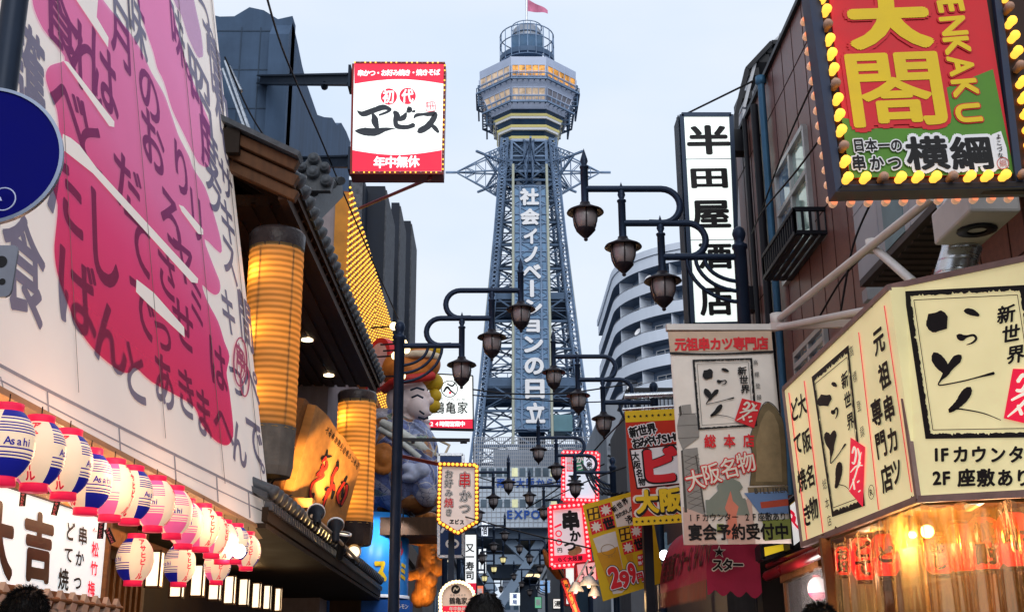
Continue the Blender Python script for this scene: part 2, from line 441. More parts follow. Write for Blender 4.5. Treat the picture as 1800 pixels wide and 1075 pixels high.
# lift core and the front sign panel
yF = YT - 7.9
z0, z1 = zt(772), zt(328, yF)
wp = hw(29, 500, yF)
m_ = MB(); m_.box((AX - wp * .8, YT - 2.6, 0), (AX + wp * .8, YT + 2.6, zt(262))); m_.build('lift_core', tglass, tower)
m_ = MB(); m_.box((AX - wp, yF, z0), (AX + wp, yF + 2.2, z1)); pn = m_.build('sign_panel', tpanel, tower)
m_ = MB()
for k in range(26):
    z = z0 + (z1 - z0) * k / 25
    m_.bar((AX - wp, yF - .12, z), (AX + wp, yF - .12, z), .14)
for x in (-1, -.62, .62, 1): m_.bar((AX + wp * x, yF - .12, z0), (AX + wp * x, yF - .12, z1), .22)
for k in range(13):
    a = z0 + (z1 - z0) * k / 13; b = z0 + (z1 - z0) * (k + 1) / 13
    m_.bar((AX - wp, yF - .1, a), (AX + wp, yF - .1, b), .1); m_.bar((AX + wp, yF - .1, a), (AX - wp, yF - .1, b), .1)
    m_.tube([(AX + wp * .7 * math.cos(t), yF - .14, (a + b) / 2 + wp * .7 * math.sin(t)) for t in [2 * math.pi * j / 16 for j in range(16)]], .06, 4, closed=True)
m_.build('panel_framework', steel, pn)
for s in (-1, 1):
    m_ = MB(); m_.tube([(AX + s * (wp + .35), yF - .3, zt(780, yF)), (AX + s * (wp + .1), yF - .3, zt(290, yF))], .2, 8); m_.build('neon_tube', tneon, tower)
    m_ = MB(); m_.tube([(AX + s * hw(half(770) + 5, 770), YT - 7.6, zt(770)), (AX + s * hw(half(300) + 3, 300), YT - 4, zt(300))], .16, 6); m_.build('neon_tube', tneon, tower)
tb = Board('lettering_frame', None, None, V3((AX - wp, yF - .3, z1)), V3((AX + wp, yF - .3, z1)), V3((AX + wp, yF - .3, z0)), V3((AX - wp, yF - .3, z0)), root=tower)
m_ = MB()
TL = [('社', 346, 30), ('会', 381, 29), ('イ', 415, 27), ('ノ', 447, 28), ('ベ', 477, 25), ('ー', 507, 29), ('シ', 540, 28), ('ョ', 573, 22), ('ン', 605, 29), ('の', 643, 30), ('日', 683, 34), ('立', 725, 36)]
for c, y, h in TL:
    x = 930.5 + (y - 346) * .0285; w = 34 if c not in 'ー' else 8
    if c == 'ー': tb.fit(m_, '｜', x - 3.5, y - 15, x + 3.5, y + 15, .05, 0)
    else: tb.fit(m_, c, x - w / 2 + (5 if c in 'イノヨョ' else 0), y - h / 2, x + w / 2 - (5 if c in 'イノョ' else 0), y + h / 2, .045, 0)
vs = [tb.M @ q for q in m_.v]; m2 = MB(); m2.add(vs, m_.f); ob = m2.build('lettering', white, tower)
sd = ob.modifiers.new('thick', 'SOLIDIFY'); sd.thickness = .18; sd.offset = 0
# decks: octagons given by front half width f and total half width t (photo px at their row)
def octa(z, f, t): return [V3((AX + x, YT + y, z)) for x, y in ((-f, -t), (f, -t), (t, -f), (t, f), (f, t), (-f, t), (-t, f), (-t, -f))]
def ring(mb, lo, hi, mi=0, caps=False):
    mb.add(lo + hi, [(i, (i + 1) % 8, 8 + (i + 1) % 8, 8 + i) for i in range(8)], mi)
    if caps: mb.add(lo, [tuple(range(8))[::-1]], mi); mb.add(hi, [tuple(range(8))], mi)
def O(py, f, t): # py on the front face
    Y = YT - hw(t, 160); z = P(930, py, Y).z; k = mpp(P(930, py, Y)); return octa(z, f * k, t * k)
deck = MB(); ring(deck, O(137, 31, 86), O(98, 31, 87), 0, True); ring(deck, O(190, 30.5, 66), O(137.5, 31, 85.5), 0, True)
do = deck.build('observation_deck', twhite, tower)
amber = mat('deck_window_amber', (.6, .27, .05), .15, var=.95, scale=1.3, emit=.75)
palew = mat('deck_window_pale', (.62, .46, .32), .12, var=.5, scale=1.1, emit=.3)
slate = mat('deck_window_slate', (.2, .2, .24), .1, var=.5, scale=.5)
def wins(lo, hi, n, mats, name, inset=.08):
    """one window band: a pane part for each of the eight faces, with mullions"""
    for i in range(8):
        a, b, c, d = lo[i], lo[(i + 1) % 8], hi[(i + 1) % 8], hi[i]
        nm = (b - a).cross(d - a).normalized()
        e = lambda u, v: (a.lerp(b, u)).lerp(d.lerp(c, u), v)
        m_ = MB(); m_.sheet([e(.03, .0) + nm * .06, e(.97, 0) + nm * .06, e(.97, 1) + nm * .06, e(.03, 1) + nm * .06]); w = m_.build(name, mats[i], do)
        m_ = MB()
        for k in range(n + 1):
            u = .03 + .94 * k / n; m_.bar(e(u, 0) + nm * .1, e(u, 1) + nm * .1, .12)
        for v in (0, .42, 1): m_.bar(e(.03, v) + nm * .1, e(.97, v) + nm * .1, .12)
        m_.build('window_frame', twhite, w)
A_ = [amber, amber, slate, slate, slate, slate, palew, palew]; B_ = [palew, slate, slate, slate, slate, slate, palew, palew]
def between(lo, hi, a, b): return [lo[i].lerp(hi[i], a) for i in range(8)], [lo[i].lerp(hi[i], b) for i in range(8)]
l_, h_ = between(O(137, 31, 86), O(98, 31, 87), .12, .62); wins(l_, h_, 5, A_, 'window')
l_, h_ = between(O(190, 30.5, 66), O(137.5, 31, 85.5), .3, .72); wins(l_, h_, 5, B_, 'window')
m_ = MB()
for y, t in ((135, 93), (176, 82)):
    o = O(y, 32, t); o2 = [q + V3((0, 0, .9)) for q in o]
    for i in range(8):
        m_.bar(o[i], o[(i + 1) % 8], .25); m_.bar(o2[i], o2[(i + 1) % 8], .12)
        for k in range(7): q = o[i].lerp(o[(i + 1) % 8], k / 6); m_.bar(q, q + V3((0, 0, .9)), .09); m_.bar(q, V3((AX, YT, q.z)).lerp(q, .9), .14)
m_.build('railing', steel, tower)
for t0, y0, y1 in ((86, 165, 200), (72, 196, 232)):       # hanging maintenance frames on the left and right faces
    for s in (-1, 1):
        m_ = MB(); k = hw(1, y0)
        for j in range(4):
            yy = YT - 2.7 + j * 1.8
            m_.bar((AX + s * t0 * k, yy, zt(y0)), (AX + s * (t0 - 1) * k, yy, zt(y1)), .2); m_.bar((AX + s * (t0 - 14) * k, yy, zt(y0)), (AX + s * (t0 - 14) * k, yy, zt(y1)), .2)
        for j in range(6):
            z = zt(y0 + (y1 - y0) * j / 5)
            m_.bar((AX + s * t0 * k, YT - 2.7, z), (AX + s * t0 * k, YT + 2.7, z), .14); m_.bar((AX + s * (t0 - 14) * k, YT - 2.7, z), (AX + s * t0 * k, YT - 2.7, z), .14)
        m_.build('maintenance_cradle', steel2, tower)
ld = MB(); ring(ld, O(249, 27, 40), O(191, 30, 64), 0, True); ld.build('lower_deck', tglass, tower)
for y, t, f in ((198, 62, 31), (218, 56, 30.5), (238, 50, 30)):
    m_ = MB(); ring(m_, O(y + 4.5, f, t - 1.5), O(y, f, t), 0, True); ring(m_, O(y + 9, f, t - 3.5), O(y + 5, f, t - 2), 1, True); m_.build('light_band', [tyel, white], tower)
nk = MB(); ring(nk, O(300, 30, 38), O(249, 25, 42), 0, True); nk.build('tower_neck', steel2, tower)
m_ = MB()
a_, b_ = O(300, 31, 42), O(247, 30, 48)
for i in range(8):
    j = (i + 1) % 8; m_.bar(a_[i], b_[i], .35); m_.bar(a_[i], b_[j], .2); m_.bar(a_[j], b_[i], .2); m_.bar(a_[i], a_[j], .3); m_.bar(b_[i], b_[j], .3)
    c0 = [(a_[i].lerp(b_[i], .5)), (a_[j].lerp(b_[j], .5))]; m_.bar(c0[0], c0[1], .2)
m_.build('neck_truss', steel, tower)
for k in range(8):                                        # spokes below the deck
    an = math.pi / 4 * k; d = V3((math.cos(an), math.sin(an), 0)); sd_ = V3((-d.y, d.x, 0)) * .9
    r0 = hw(40, 300); r1 = hw(127, 300) * (1 if k % 2 == 0 else .86); zc, zu, zl = zt(303), zt(262), zt(350)
    tip = V3((AX, YT, zc)) + d * r1; c = V3((AX, YT, 0)); m_ = MB()
    m_.bar(tip, tip + d * 1.6, .3)
    for s in (-1, 1):
        u = c + d * r0 + sd_ * s + V3((0, 0, zu)); mdl = c + d * r0 + sd_ * s + V3((0, 0, zc)); lw = c + d * r0 + sd_ * s * .6 + V3((0, 0, zl))
        m_.bar(tip, u, .17); m_.bar(tip, mdl, .2); m_.bar(tip, lw, .15)
        for f in (.2, .4, .6, .8):
            q = mdl.lerp(tip, f); g = mdl.lerp(tip, f - .2)
            m_.bar(q, u.lerp(tip, f), .1); m_.bar(q, lw.lerp(tip, f), .1); m_.bar(g, u.lerp(tip, f), .1); m_.bar(g, lw.lerp(tip, f), .1)
            if s == 1: m_.bar(q, q - sd_ * 2 * (1 - f), .08)
    m_.build('radial_truss', steel, tower)
k1 = hw(1, 80)
m_ = MB(); zb, zc_ = zt(116), zt(66)
for z in (zt(84), zc_, zb): m_.tube([(AX + 47 * k1 * math.cos(t), YT + 47 * k1 * math.sin(t), z) for t in [2 * math.pi * j / 28 for j in range(28)]], .1, 5, closed=True)
for j in range(20): t = 2 * math.pi * j / 20; m_.bar((AX + 47 * k1 * math.cos(t), YT + 47 * k1 * math.sin(t), zb), (AX + 47 * k1 * math.cos(t), YT + 47 * k1 * math.sin(t), zc_), .13)
m_.build('roof_railing', steel, tower)
m_ = MB(); m_.box((AX - 27 * k1, YT - 26 * k1, zt(100)), (AX + 27 * k1, YT + 26 * k1, zt(74))); m_.build('plant_room', mat('plant_room_blue', (.05, .11, .2), .35, .2, var=.3, scale=.6), tower)
m_ = MB(); m_.lathe([(48 * k1, zt(112)), (48 * k1, zt(104)), (30 * k1, zt(100))], (AX, YT, 0), 24, sm=False); m_.build('roof_plinth', steel2, tower)
m_ = MB(); m_.lathe([(26 * k1, zt(76)), (25.5 * k1, zt(58)), (23 * k1, zt(54)), (12 * k1, zt(51.5)), (0, zt(51))], (AX, YT, 0), 24); m_.build('dome', mat('dome_grey', (.3, .33, .38), .4, .3, var=.15), tower)
m_ = MB()
for j in range(14): t = 2 * math.pi * j / 14; m_.bar((AX + 27 * k1 * math.cos(t), YT + 27 * k1 * math.sin(t), zt(76)), (AX + 27 * k1 * math.cos(t), YT + 27 * k1 * math.sin(t), zt(50)), .1)
for y in (50, 66): m_.tube([(AX + 27 * k1 * math.cos(t), YT + 27 * k1 * math.sin(t), zt(y)) for t in [2 * math.pi * j / 24 for j in range(24)]], .08, 5, closed=True)
m_.build('dome_cage', steel, tower)
m_ = MB(); m_.tube([(AX, YT, zt(52)), (AX, YT, zt(-12))], .16, 6); m_.build('flagpole', silver, tower)
fl = MB(); kf = mpp(P(922, 10, YT))
fl.grid(lambda u, v: (AX + .2 + u * 35 * kf, YT + math.sin(u * 6) * .5, zt(-1) - (u ** 1.3) * 24 * kf - v * (24 - 17 * u) * kf + math.sin(u * 7) * .15), 10, 4)
fl.build('flag', mat('pink_flag', (.62, .2, .32), .8, var=.5, scale=.5), tower)
m_ = MB(); m_.box((P(965, 770, YT - 7).x, YT - 8, zt(776)), (P(1006, 770, YT - 7).x, YT - 3, zt(748))); m_.build('stair_house', mat('stairhouse_teal', (.1, .2, .24), .4, .2, var=.2, scale=.4), tower)

# ================================================================== base of the tower: hall over the street
YB = 150.0
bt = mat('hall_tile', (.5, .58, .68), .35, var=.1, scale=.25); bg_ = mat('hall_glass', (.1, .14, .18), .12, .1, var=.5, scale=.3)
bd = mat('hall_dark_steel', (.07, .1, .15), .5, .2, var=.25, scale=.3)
bx0, bx1 = P(775, 850, YB).x, P(1130, 850, YB).x
hall = thing('tower_hall', 'pale tiled hall at the foot of the tower spanning the street, with blue lettering', 'building', (AX, YB, 0))
m_ = MB(); m_.box((bx0, YB, P(930, 926, YB).z), (bx1, YB + 40, P(930, 819, YB).z)); hw_ = m_.build('wall', bt, hall)
m_ = MB()
for y0, y1 in ((822, 837), (877, 891)):
    n = 26
    for k in range(n):
        xa = bx0 + (bx1 - bx0) * (k + .12) / n; xb = bx0 + (bx1 - bx0) * (k + .88) / n
        m2 = MB(); m2.box((xa, YB - .12, P(930, y1, YB).z), (xb, YB + .1, P(930, y0, YB).z)); o = m2.build('window', bg_ if (k * 7 + int(y0)) % 5 else mat('hall_lit_window', (.62, .62, .38), .3, var=.4, scale=.5, emit=.5), hall)
m_ = MB()
for k in range(45):
    x = bx0 + (bx1 - bx0) * k / 44; m_.bar((x, YB - .05, P(930, 926, YB).z), (x, YB - .05, P(930, 819, YB).z), .07)
for k in range(13): z = P(930, 926 - k * 8.9, YB).z; m_.bar((bx0, YB - .05, z), (bx1, YB - .05, z), .06)
m_.build('tile_joints', grey, hall)
hb = Board('hall_text', None, None, P(775, 840, YB - .2), P(1130, 840, YB - .2), P(1130, 926, YB - .2), P(775, 926, YB - .2), root=hall)
blu = mat('blue_lettering', (.02, .08, .35), .5)
m_ = MB(); hb.row(m_, '再び大阪から世界へ', 880, 848, 1019, 848, k=.9, asp=1.1, bold=.03, n=0); hb.row(m_, 'EXPO2025', 896, 903, 1002, 903, k=1.35, asp=1.0, bold=.03, n=0)
m2 = MB(); m2.add([hb.M @ q for q in m_.v], m_.f); m2.build('lettering', blu, hall)
# roof railing of the hall
m_ = MB(); zr0, zr1 = P(930, 819, YB).z, P(930, 768, YB).z; xr0, xr1 = P(832, 800, YB).x, P(1075, 800, YB).x
for k in range(70): x = xr0 + (xr1 - xr0) * k / 69; m_.bar((x, YB, zr0), (x, YB, zr1), .08)
for k in range(9): z = zr0 + (zr1 - zr0) * k / 8; m_.bar((xr0, YB, z), (xr1, YB, z), .09)
for k in range(30): m_.bar((xr0, YB + k * .8, zr0), (xr0, YB + k * .8, zr1), .08)
m_.build('roof_railing', grey, hall)
m_ = MB(); m_.box((xr0 + 2.6, YB + 3, zr0), (xr1 - 1, YB + 30, P(930, 789, YB + 3).z)); m_.build('roof_screen', mat('screen_grey', (.2, .24, .3), .5, .2, var=.3, scale=.6), hall)
# under the hall
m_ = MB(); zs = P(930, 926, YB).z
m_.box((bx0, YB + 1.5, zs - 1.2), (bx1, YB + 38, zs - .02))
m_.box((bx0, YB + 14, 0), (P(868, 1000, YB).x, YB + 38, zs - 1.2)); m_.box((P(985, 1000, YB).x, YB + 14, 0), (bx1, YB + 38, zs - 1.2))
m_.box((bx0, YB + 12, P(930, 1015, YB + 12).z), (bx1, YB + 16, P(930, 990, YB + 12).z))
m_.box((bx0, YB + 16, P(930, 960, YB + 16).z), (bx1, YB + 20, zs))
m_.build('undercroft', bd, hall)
m_ = MB()
q = lambda x, y: P(x, y, YB + 4)
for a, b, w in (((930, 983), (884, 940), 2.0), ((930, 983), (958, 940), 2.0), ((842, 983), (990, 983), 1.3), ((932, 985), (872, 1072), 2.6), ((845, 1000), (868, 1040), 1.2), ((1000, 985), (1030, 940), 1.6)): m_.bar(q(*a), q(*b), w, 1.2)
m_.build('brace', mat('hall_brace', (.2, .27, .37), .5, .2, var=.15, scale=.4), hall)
for x0, x1, y0, y1 in ((923, 947, 950, 962), (905, 922, 950, 960), (960, 975, 952, 962)):
    m_ = MB(); m_.box((P(x0, y0, YB + 15.8).x, YB + 15.8, P(930, y1, YB + 15.8).z), (P(x1, y0, YB + 15.8).x, YB + 15.9, P(930, y0, YB + 15.8).z)); m_.build('window', mat('hall_lit_window', (.5, .6, .4)), hall)
m_ = MB(); m_.box((P(905, 1010, YB + 11.9).x, YB + 11.8, P(930, 1014, YB + 11.9).z), (P(972, 1010, YB + 11.9).x, YB + 11.95, P(930, 1008, YB + 11.9).z)); m_.build('light_strip', mat('warm_light_strip', (1, .75, .4), .3, emit=1.6), hall)

def block(name, label, lo, hi, m, fh=3.2, fw=2.4, group=None, face='-y', wm_=None, cat='building', lit_p=.0):
    """plain city building: wall, roof slab and each window of the sides that show"""
    t = thing(name, label, cat, ((lo[0] + hi[0]) / 2, lo[1], 0), group)
    b = MB(); b.box(lo, hi); b.build('wall', m, t)
    b = MB(); b.box((lo[0] - .15, lo[1] - .15, hi[2]), (hi[0] + .15, hi[1] + .15, hi[2] + .5)); b.build('roof', m, t)
    g = wm_ or mat('window_glass_blue', (.06, .1, .15), .1, .1, var=.5, scale=.4)
    first = {}
    for f in face.split(','):
        ax = 0 if 'y' in f else 1; L_ = hi[ax] - lo[ax]; n = max(1, int(L_ / fw)); nf = max(1, int((hi[2] - lo[2]) / fh))
        for i in range(nf):
            for j in range(n):
                z = lo[2] + fh * (i + .3); a = lo[ax] + L_ * (j + .2) / n; w = L_ / n * .6
                if z + fh * .5 > hi[2]: continue
                k = f
                if k not in first:
                    b = MB()
                    if f == '-y': b.box((0, -.05, 0), (w, .05, fh * .5))
                    elif f == '+x': b.box((-.05, 0, 0), (.05, w, fh * .5))
                    else: b.box((-.05, 0, 0), (.05, w, fh * .5))
                    o = b.build('window', g, t, local=True); first[k] = o
                else: o = first[k].copy(); col.objects.link(o)
                p = V3((a, lo[1], z)) if f == '-y' else V3((hi[0] if f == '+x' else lo[0], a, z))
                o.location = p - V3(t.location) if False else p - wm(t).translation
    return t
# beyond the passage
block('office_building', 'grey blue office block seen far off through the passage under the tower', (P(885, 1060, 240).x, 240, 0), (P(975, 1060, 240).x, 255, P(930, 1022, 240).z), mat('far_office', (.16, .2, .27), .5), 3, 1.6)

# ================================================================== curved white apartment building
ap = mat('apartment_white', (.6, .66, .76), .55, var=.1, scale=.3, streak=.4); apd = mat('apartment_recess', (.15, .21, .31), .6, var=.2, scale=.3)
YA = 112.0; ca = P(1262, 500, YA + 11); RA = 11.5
apt = thing('apartment_building', 'white apartment block with a rounded corner of stacked curved balconies, right of the tower', 'building', (ca.x, ca.y, 0))
def arc(r, z, n=20): # plan: rounded corner at the left front, running straight back and to the right
    o = [(ca.x - r, ca.y + 18, z)] + [(ca.x - r * math.cos(t), ca.y - r * math.sin(t), z) for t in [math.pi / 2 * 1.12 * k / n for k in range(n + 1)]] + [(ca.x + 22, ca.y - r * .8, z)]
    return [V3(q) for q in o]
ztop = P(1215, 432, YA).z; fh = 2.62; nfl = 15
m_ = MB()
a = arc(RA - 1.6, 0); b = arc(RA - 1.6, ztop - .3); n = len(a)
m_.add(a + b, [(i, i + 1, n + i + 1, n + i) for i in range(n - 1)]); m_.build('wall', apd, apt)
for f in range(nfl):
    z = ztop - 1.2 - f * fh
    if z < 1: break
    m_ = MB(); lo, hi = arc(RA, z), arc(RA, z + 1.15); n = len(lo); li, hi_i = arc(RA - .18, z), arc(RA - .18, z + 1.15); bk = arc(RA - 1.65, z)
    for A, B in ((lo, hi), (hi, hi_i), (hi_i, li)): m_.add(A + B, [(i, i + 1, n + i + 1, n + i) for i in range(n - 1)], 0, False)
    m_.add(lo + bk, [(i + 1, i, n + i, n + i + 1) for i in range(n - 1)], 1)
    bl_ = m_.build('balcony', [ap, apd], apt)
    m_ = MB(); m_.tube([q + V3((0, 0, .14)) for q in arc(RA - .05, z + 1.15)], .035, 5); m_.build('handrail', grey, bl_)
    if f:
        for t in (.25, .6, .95, 1.3):
            m_ = MB()
            d = V3((-math.cos(t), -math.sin(t), 0)); p = V3((ca.x, ca.y, 0)) + d * (RA - 1.6); m_.bar(p + V3((0, 0, z + 1.15)), p + d * 1.45 + V3((0, 0, z + 1.15)), .12, 2.9); m_.build('partition', ap, apt)
        for t in (.42, .78, 1.12, 1.45):
            d = V3((-math.cos(t), -math.sin(t), 0)); s_ = V3((-d.y, d.x, 0)); p = V3((ca.x, ca.y, z + 1.25)) + d * (RA - 1.55)
            m_ = MB(); m_.obox(p, (s_, d, V3((0, 0, 1))), (1.05, .05, .8)); w_ = m_.build('window', tglass, apt)
            m_ = MB(); [m_.bar(p + s_ * q + d * .07 - V3((0, 0, .8)), p + s_ * q + d * .07 + V3((0, 0, .8)), .07) for q in (-1.05, 0, 1.05)]; [m_.bar(p - s_ * 1.05 + d * .07 + V3((0, 0, q)), p + s_ * 1.05 + d * .07 + V3((0, 0, q)), .07) for q in (-.8, .8)]; m_.build('window_frame', white, w_)
            if (f * 3 + int(t * 10)) % 4 < 2: m_ = MB(); m_.obox(p + s_ * .9 + d * .7 + V3((0, 0, .25)), (s_, d, V3((0, 0, 1))), (.4, .15, .3)); m_.build('air_conditioner_unit', grey, apt)
    if f < 9 and f % 2:
        t = .35 + (f * .37) % .9; d = V3((-math.cos(t), -math.sin(t), 0)); p = V3((ca.x, ca.y, z + 1.5)) + d * (RA - .2)
        m_ = MB(); m_.lathe([(.0, 0), (.25, .05), (.42, .16)], p, 12, ax=d + V3((0, 0, .5))); m_.build('satellite_dish', white, apt)
m_ = MB(); lo, hi = arc(RA + .15, ztop), arc(RA + .15, ztop + .7); n = len(lo)
m_.add(lo + hi, [(i, i + 1, n + i + 1, n + i) for i in range(n - 1)]); m_.add(hi, [tuple(range(n))]); m_.add(lo, [tuple(range(n))[::-1]]); m_.build('roof', ap, apt)

# ================================================================== street lamps with three lanterns each
lglass = mat('lamp_frosted_glass', (.22, .2, .21), .25, var=.12, scale=3, spec=.6)
lglow = mat('lamp_glass_glowing', (.85, .75, .35), .3, var=.1, emit=.7)
lst = mat('lamp_post_navy', (.014, .026, .055), .42, .3, var=.25, scale=5)
lsh = mat('lamp_shade_brown', (.016, .013, .018), .45, .2, var=.3, scale=8)
def lamp_post(x, Y, s, label, glow=False):
    """s = -1: arms reach to -X, +1: to +X"""
    t = thing('street_lamp', label, 'street lamp', (x, Y, 0), 'triple lantern street lamps')
    bx = lambda u, z: V3((x + s * u, Y, z))
    m_ = MB(); m_.lathe([(.12, 0), (.12, .3), (.08, .4), (.062, 1.0), (.058, 4.93), (.07, 4.94), (.07, 4.97), (.05, 4.98), (.035, 5.0), (.05, 5.03), (.062, 5.075), (.05, 5.12), (.02, 5.145), (0, 5.15)], (x, Y, 0), 12); m_.build('post', lst, t)
    D = [.70, 1.04, 1.37]; Zs = [4.86, 5.18, 5.51]; rr = .025
    m_ = MB(); m_.tube([bx(0, Zs[0]), bx(D[0], Zs[0])], .032, 8); m_.build('arm', lst, t)
    for k in (1, 2):
        e = [.46, .68][k - 1]; h = (Zs[k] - Zs[k - 1]) / 2; cz = (Zs[k] + Zs[k - 1]) / 2
        pts = [bx(D[k], Zs[k]), bx(e, Zs[k])] + [bx(e - h * math.sin(a), cz + h * math.cos(a)) for a in [math.pi * j / 12 for j in range(1, 12)]] + [bx(e, Zs[k - 1]), bx(e + .12, Zs[k - 1] + .004)]
        m_ = MB(); m_.tube(pts, .032, 8); m_.build('arm', lst, t)
    for k, r in enumerate((.32, .40, .48)):
        a0 = bx(.0, 0); m_ = MB(); top = Zs[0] - .01; rz = [.22, .31, .41][k]
        m_.tube([bx(r * math.cos(a), top - rz * math.sin(a)) if False else bx(r - r * (1 - math.cos(a)), top - rz * math.sin(a)) for a in [math.pi / 2 * j / 9 for j in range(10)]], .018, 6); m_.build('brace', lst, t)
    for k in range(3):
        c = bx(D[k], 0); zb = Zs[k] - .13
        m_ = MB(); m_.lathe([(.034, zb - .02), (.034, zb + .33), (.042, zb + .335), (.042, zb + .35), (.02, zb + .36), (.036, zb + .40), (.03, zb + .43), (0, zb + .53)], (c.x, c.y, 0), 10)
        m_.lathe([(.045, zb - .03), (.045, zb + .0)], (c.x, c.y, 0), 10); st = m_.build('finial_stem', lst, t)
        m_ = MB(); m_.lathe([(.04, zb), (.055, zb - .03), (.1, zb - .055), (.16, zb - .085), (.168, zb - .1), (.16, zb - .105), (.1, zb - .08), (.0, zb - .075)], (c.x, c.y, 0), 22); m_.build('lamp_shade', lsh, t)
        m_ = MB(); m_.lathe([(.1, zb - .085), (.108, zb - .14), (.1, zb - .2), (.078, zb - .262), (.0, zb - .262)], (c.x, c.y, 0), 18); g = m_.build('lamp_glass', lglow if glow else lglass, t)
        m_ = MB()
        for j in range(6):
            a = math.pi / 3 * (j + .5); d = V3((math.cos(a), math.sin(a), 0))
            m_.tube([V3((c.x, c.y, 0)) + d * r_ + V3((0, 0, zb + z)) for r_, z in ((.11, -.08), (.119, -.14), (.111, -.2), (.084, -.265))], .0065, 5)
        m_.lathe([(.088, zb - .258), (.088, zb - .268), (.06, zb - .3), (.03, zb - .33), (.014, zb - .345), (.02, zb - .355), (.012, zb - .368), (0, zb - .372)], (c.x, c.y, 0), 14); m_.build('lamp_cage', lsh, g)
    return t
pR = P(1297, 385, 10); pL = P(703, 575, 13)
lamp_post(pR.x, 10, -1, 'nearest street lamp on the right, in front of the tall white vertical sign')
lamp_post(pR.x, 16, -1, 'street lamp on the right whose post stands behind the red and yellow souvenir banner')
lamp_post(pR.x, 22, -1, 'street lamp on the right hanging in front of the hall railing')
lamp_post(pR.x, 28, -1, 'small street lamp on the right just left of the narrow red skewer sign')
lamp_post(pR.x, 40, -1, 'distant street lamp on the right under the hall with lanterns near the lit strip')
lamp_post(pR.x, 52, -1, 'most distant street lamp on the right side under the hall')
lamp_post(pL.x, 13, 1, 'nearest street lamp on the left, its dark post in front of the giant robed statue')
lamp_post(pL.x, 26, 1, 'street lamp on the left behind the pentagonal skewer sign with bulbs')
lamp_post(pL.x, 36, 1, 'distant street lamp on the left with dark lanterns in front of the steel braces')
lamp_post(pL.x, 44, 1, 'distant street lamp on the left with glowing yellow lanterns', True)
lamp_post(pL.x, 60, 1, 'farthest street lamp on the left under the hall')
# ================================================================== LEFT SIDE
conc = mat('blue_grey_concrete', (.06, .1, .17), .75, var=.4, scale=1.2, bump=.25, streak=.55)
# concrete building with a wavy parapet
cb = thing('concrete_building', 'blue grey concrete building with a wavy parapet, behind the upper left tiled roof', 'building', (-6, 22, 0))
c0 = P(505, 200, 22)
def wav(a, b, n, amp, seed): return [a + (b - a) * k / n for k in range(n + 1)], [amp * (math.sin(k * 1.9 + seed) * .6 + math.sin(k * .83 + seed) * .5) for k in range(n + 1)]
zA = P(440, 26, 22).z
xs, wv = wav(-12, c0.x, 26, .18, 1.2)
m_ = MB(); m_.prism([(xs[0], 22, 0)] + [(x, 22, zA + w) for x, w in zip(xs, wv)] + [(xs[-1], 22, 0)], (0, .4, 0)); m_.build('front_wall', conc, cb)
ys = [22.4, 22.9, 23.6, 24.6, 25.6, 26.6, 27.6, 28.6, 29.6, 30.6, 31.4, 32.2, 33]
px_ = [(508, 60), (515, 40), (524, 80), (531, 115), (540, 150), (549, 176), (558, 202), (570, 206), (584, 207), (592, 220), (600, 216), (609, 232), (616, 250)]
m_ = MB(); m_.prism([(c0.x, 22.4, 0)] + [(c0.x, PX(x, y, c0.x).y, PX(x, y, c0.x).z) for x, y in px_] + [(c0.x, PX(616, 250, c0.x).y, 0)], (-.4, 0, 0)); m_.build('side_wall', conc, cb)
m_ = MB()
for y in (54, 122, 190): p = P(505, y, 21.98); m_.box((-12, 21.99, p.z - .012), (c0.x, 22.0, p.z + .012))
for x in (418, 452, 484): p = P(x, 150, 21.98); m_.box((p.x - .01, 21.988, 0), (p.x + .01, 22.0, zA - .3))
m_.build('panel_joints', mat('joint_dark', (.045, .07, .11), .8), cb)
m_ = MB()
for a, b in (((396, 108), (452, 268)), ((392, 122), (446, 268)), ((404, 118), (424, 160))): m_.tube([P(*a, 21.4), P(*b, 20.2)], .035, 6)
pr = m_.build('pipe_rail', silver, None); tag(pr, 'silver pipes slanting down beside the wavy concrete wall', 'pipe')

# dark building with three fins
fb = mat('dark_fin_paint', (.012, .018, .032), .5, var=.3, scale=2); fs_ = mat('fin_speckled_side', (.1, .105, .12), .8, var=.5, scale=7, bump=.3)
d0 = thing('dark_fin_building', 'dark navy building with stepped vertical fins above the yellow bulb wall', 'building', (-6, 36, 0))
for x0, x1, x2, y, Y0, Y1 in ((636, 677, 688, 327, 36, 39.5), (688, 702, 709, 356, 42, 45), (708, 722, 730, 388, 48, 51.5)):
    a, b = P(x0, y, Y0), P(x1, y, Y0); m_ = MB()
    m_.box((a.x, Y0, 3), (b.x, Y1, a.z), 0); f = m_.build('fin', fb, d0)
    m_ = MB(); m_.box((b.x + .002, Y0 + .1, 3), (b.x + .05, Y1 - .05, a.z - .1)); m_.build('fin_side', fs_, f)
m_ = MB(); a = P(615, 320, 35); m_.box((-9, 35, 0), (P(640, 350, 35).x, 53, P(640, 316, 35).z)); m_.build('wall', fb, d0)
m_ = MB(); a = P(618, 322, 34.9); b = P(638, 322, 34.9); m_.box((a.x, 34.8, 3), (b.x, 34.95, a.z)); m_.build('speckled_panel', fs_, d0)

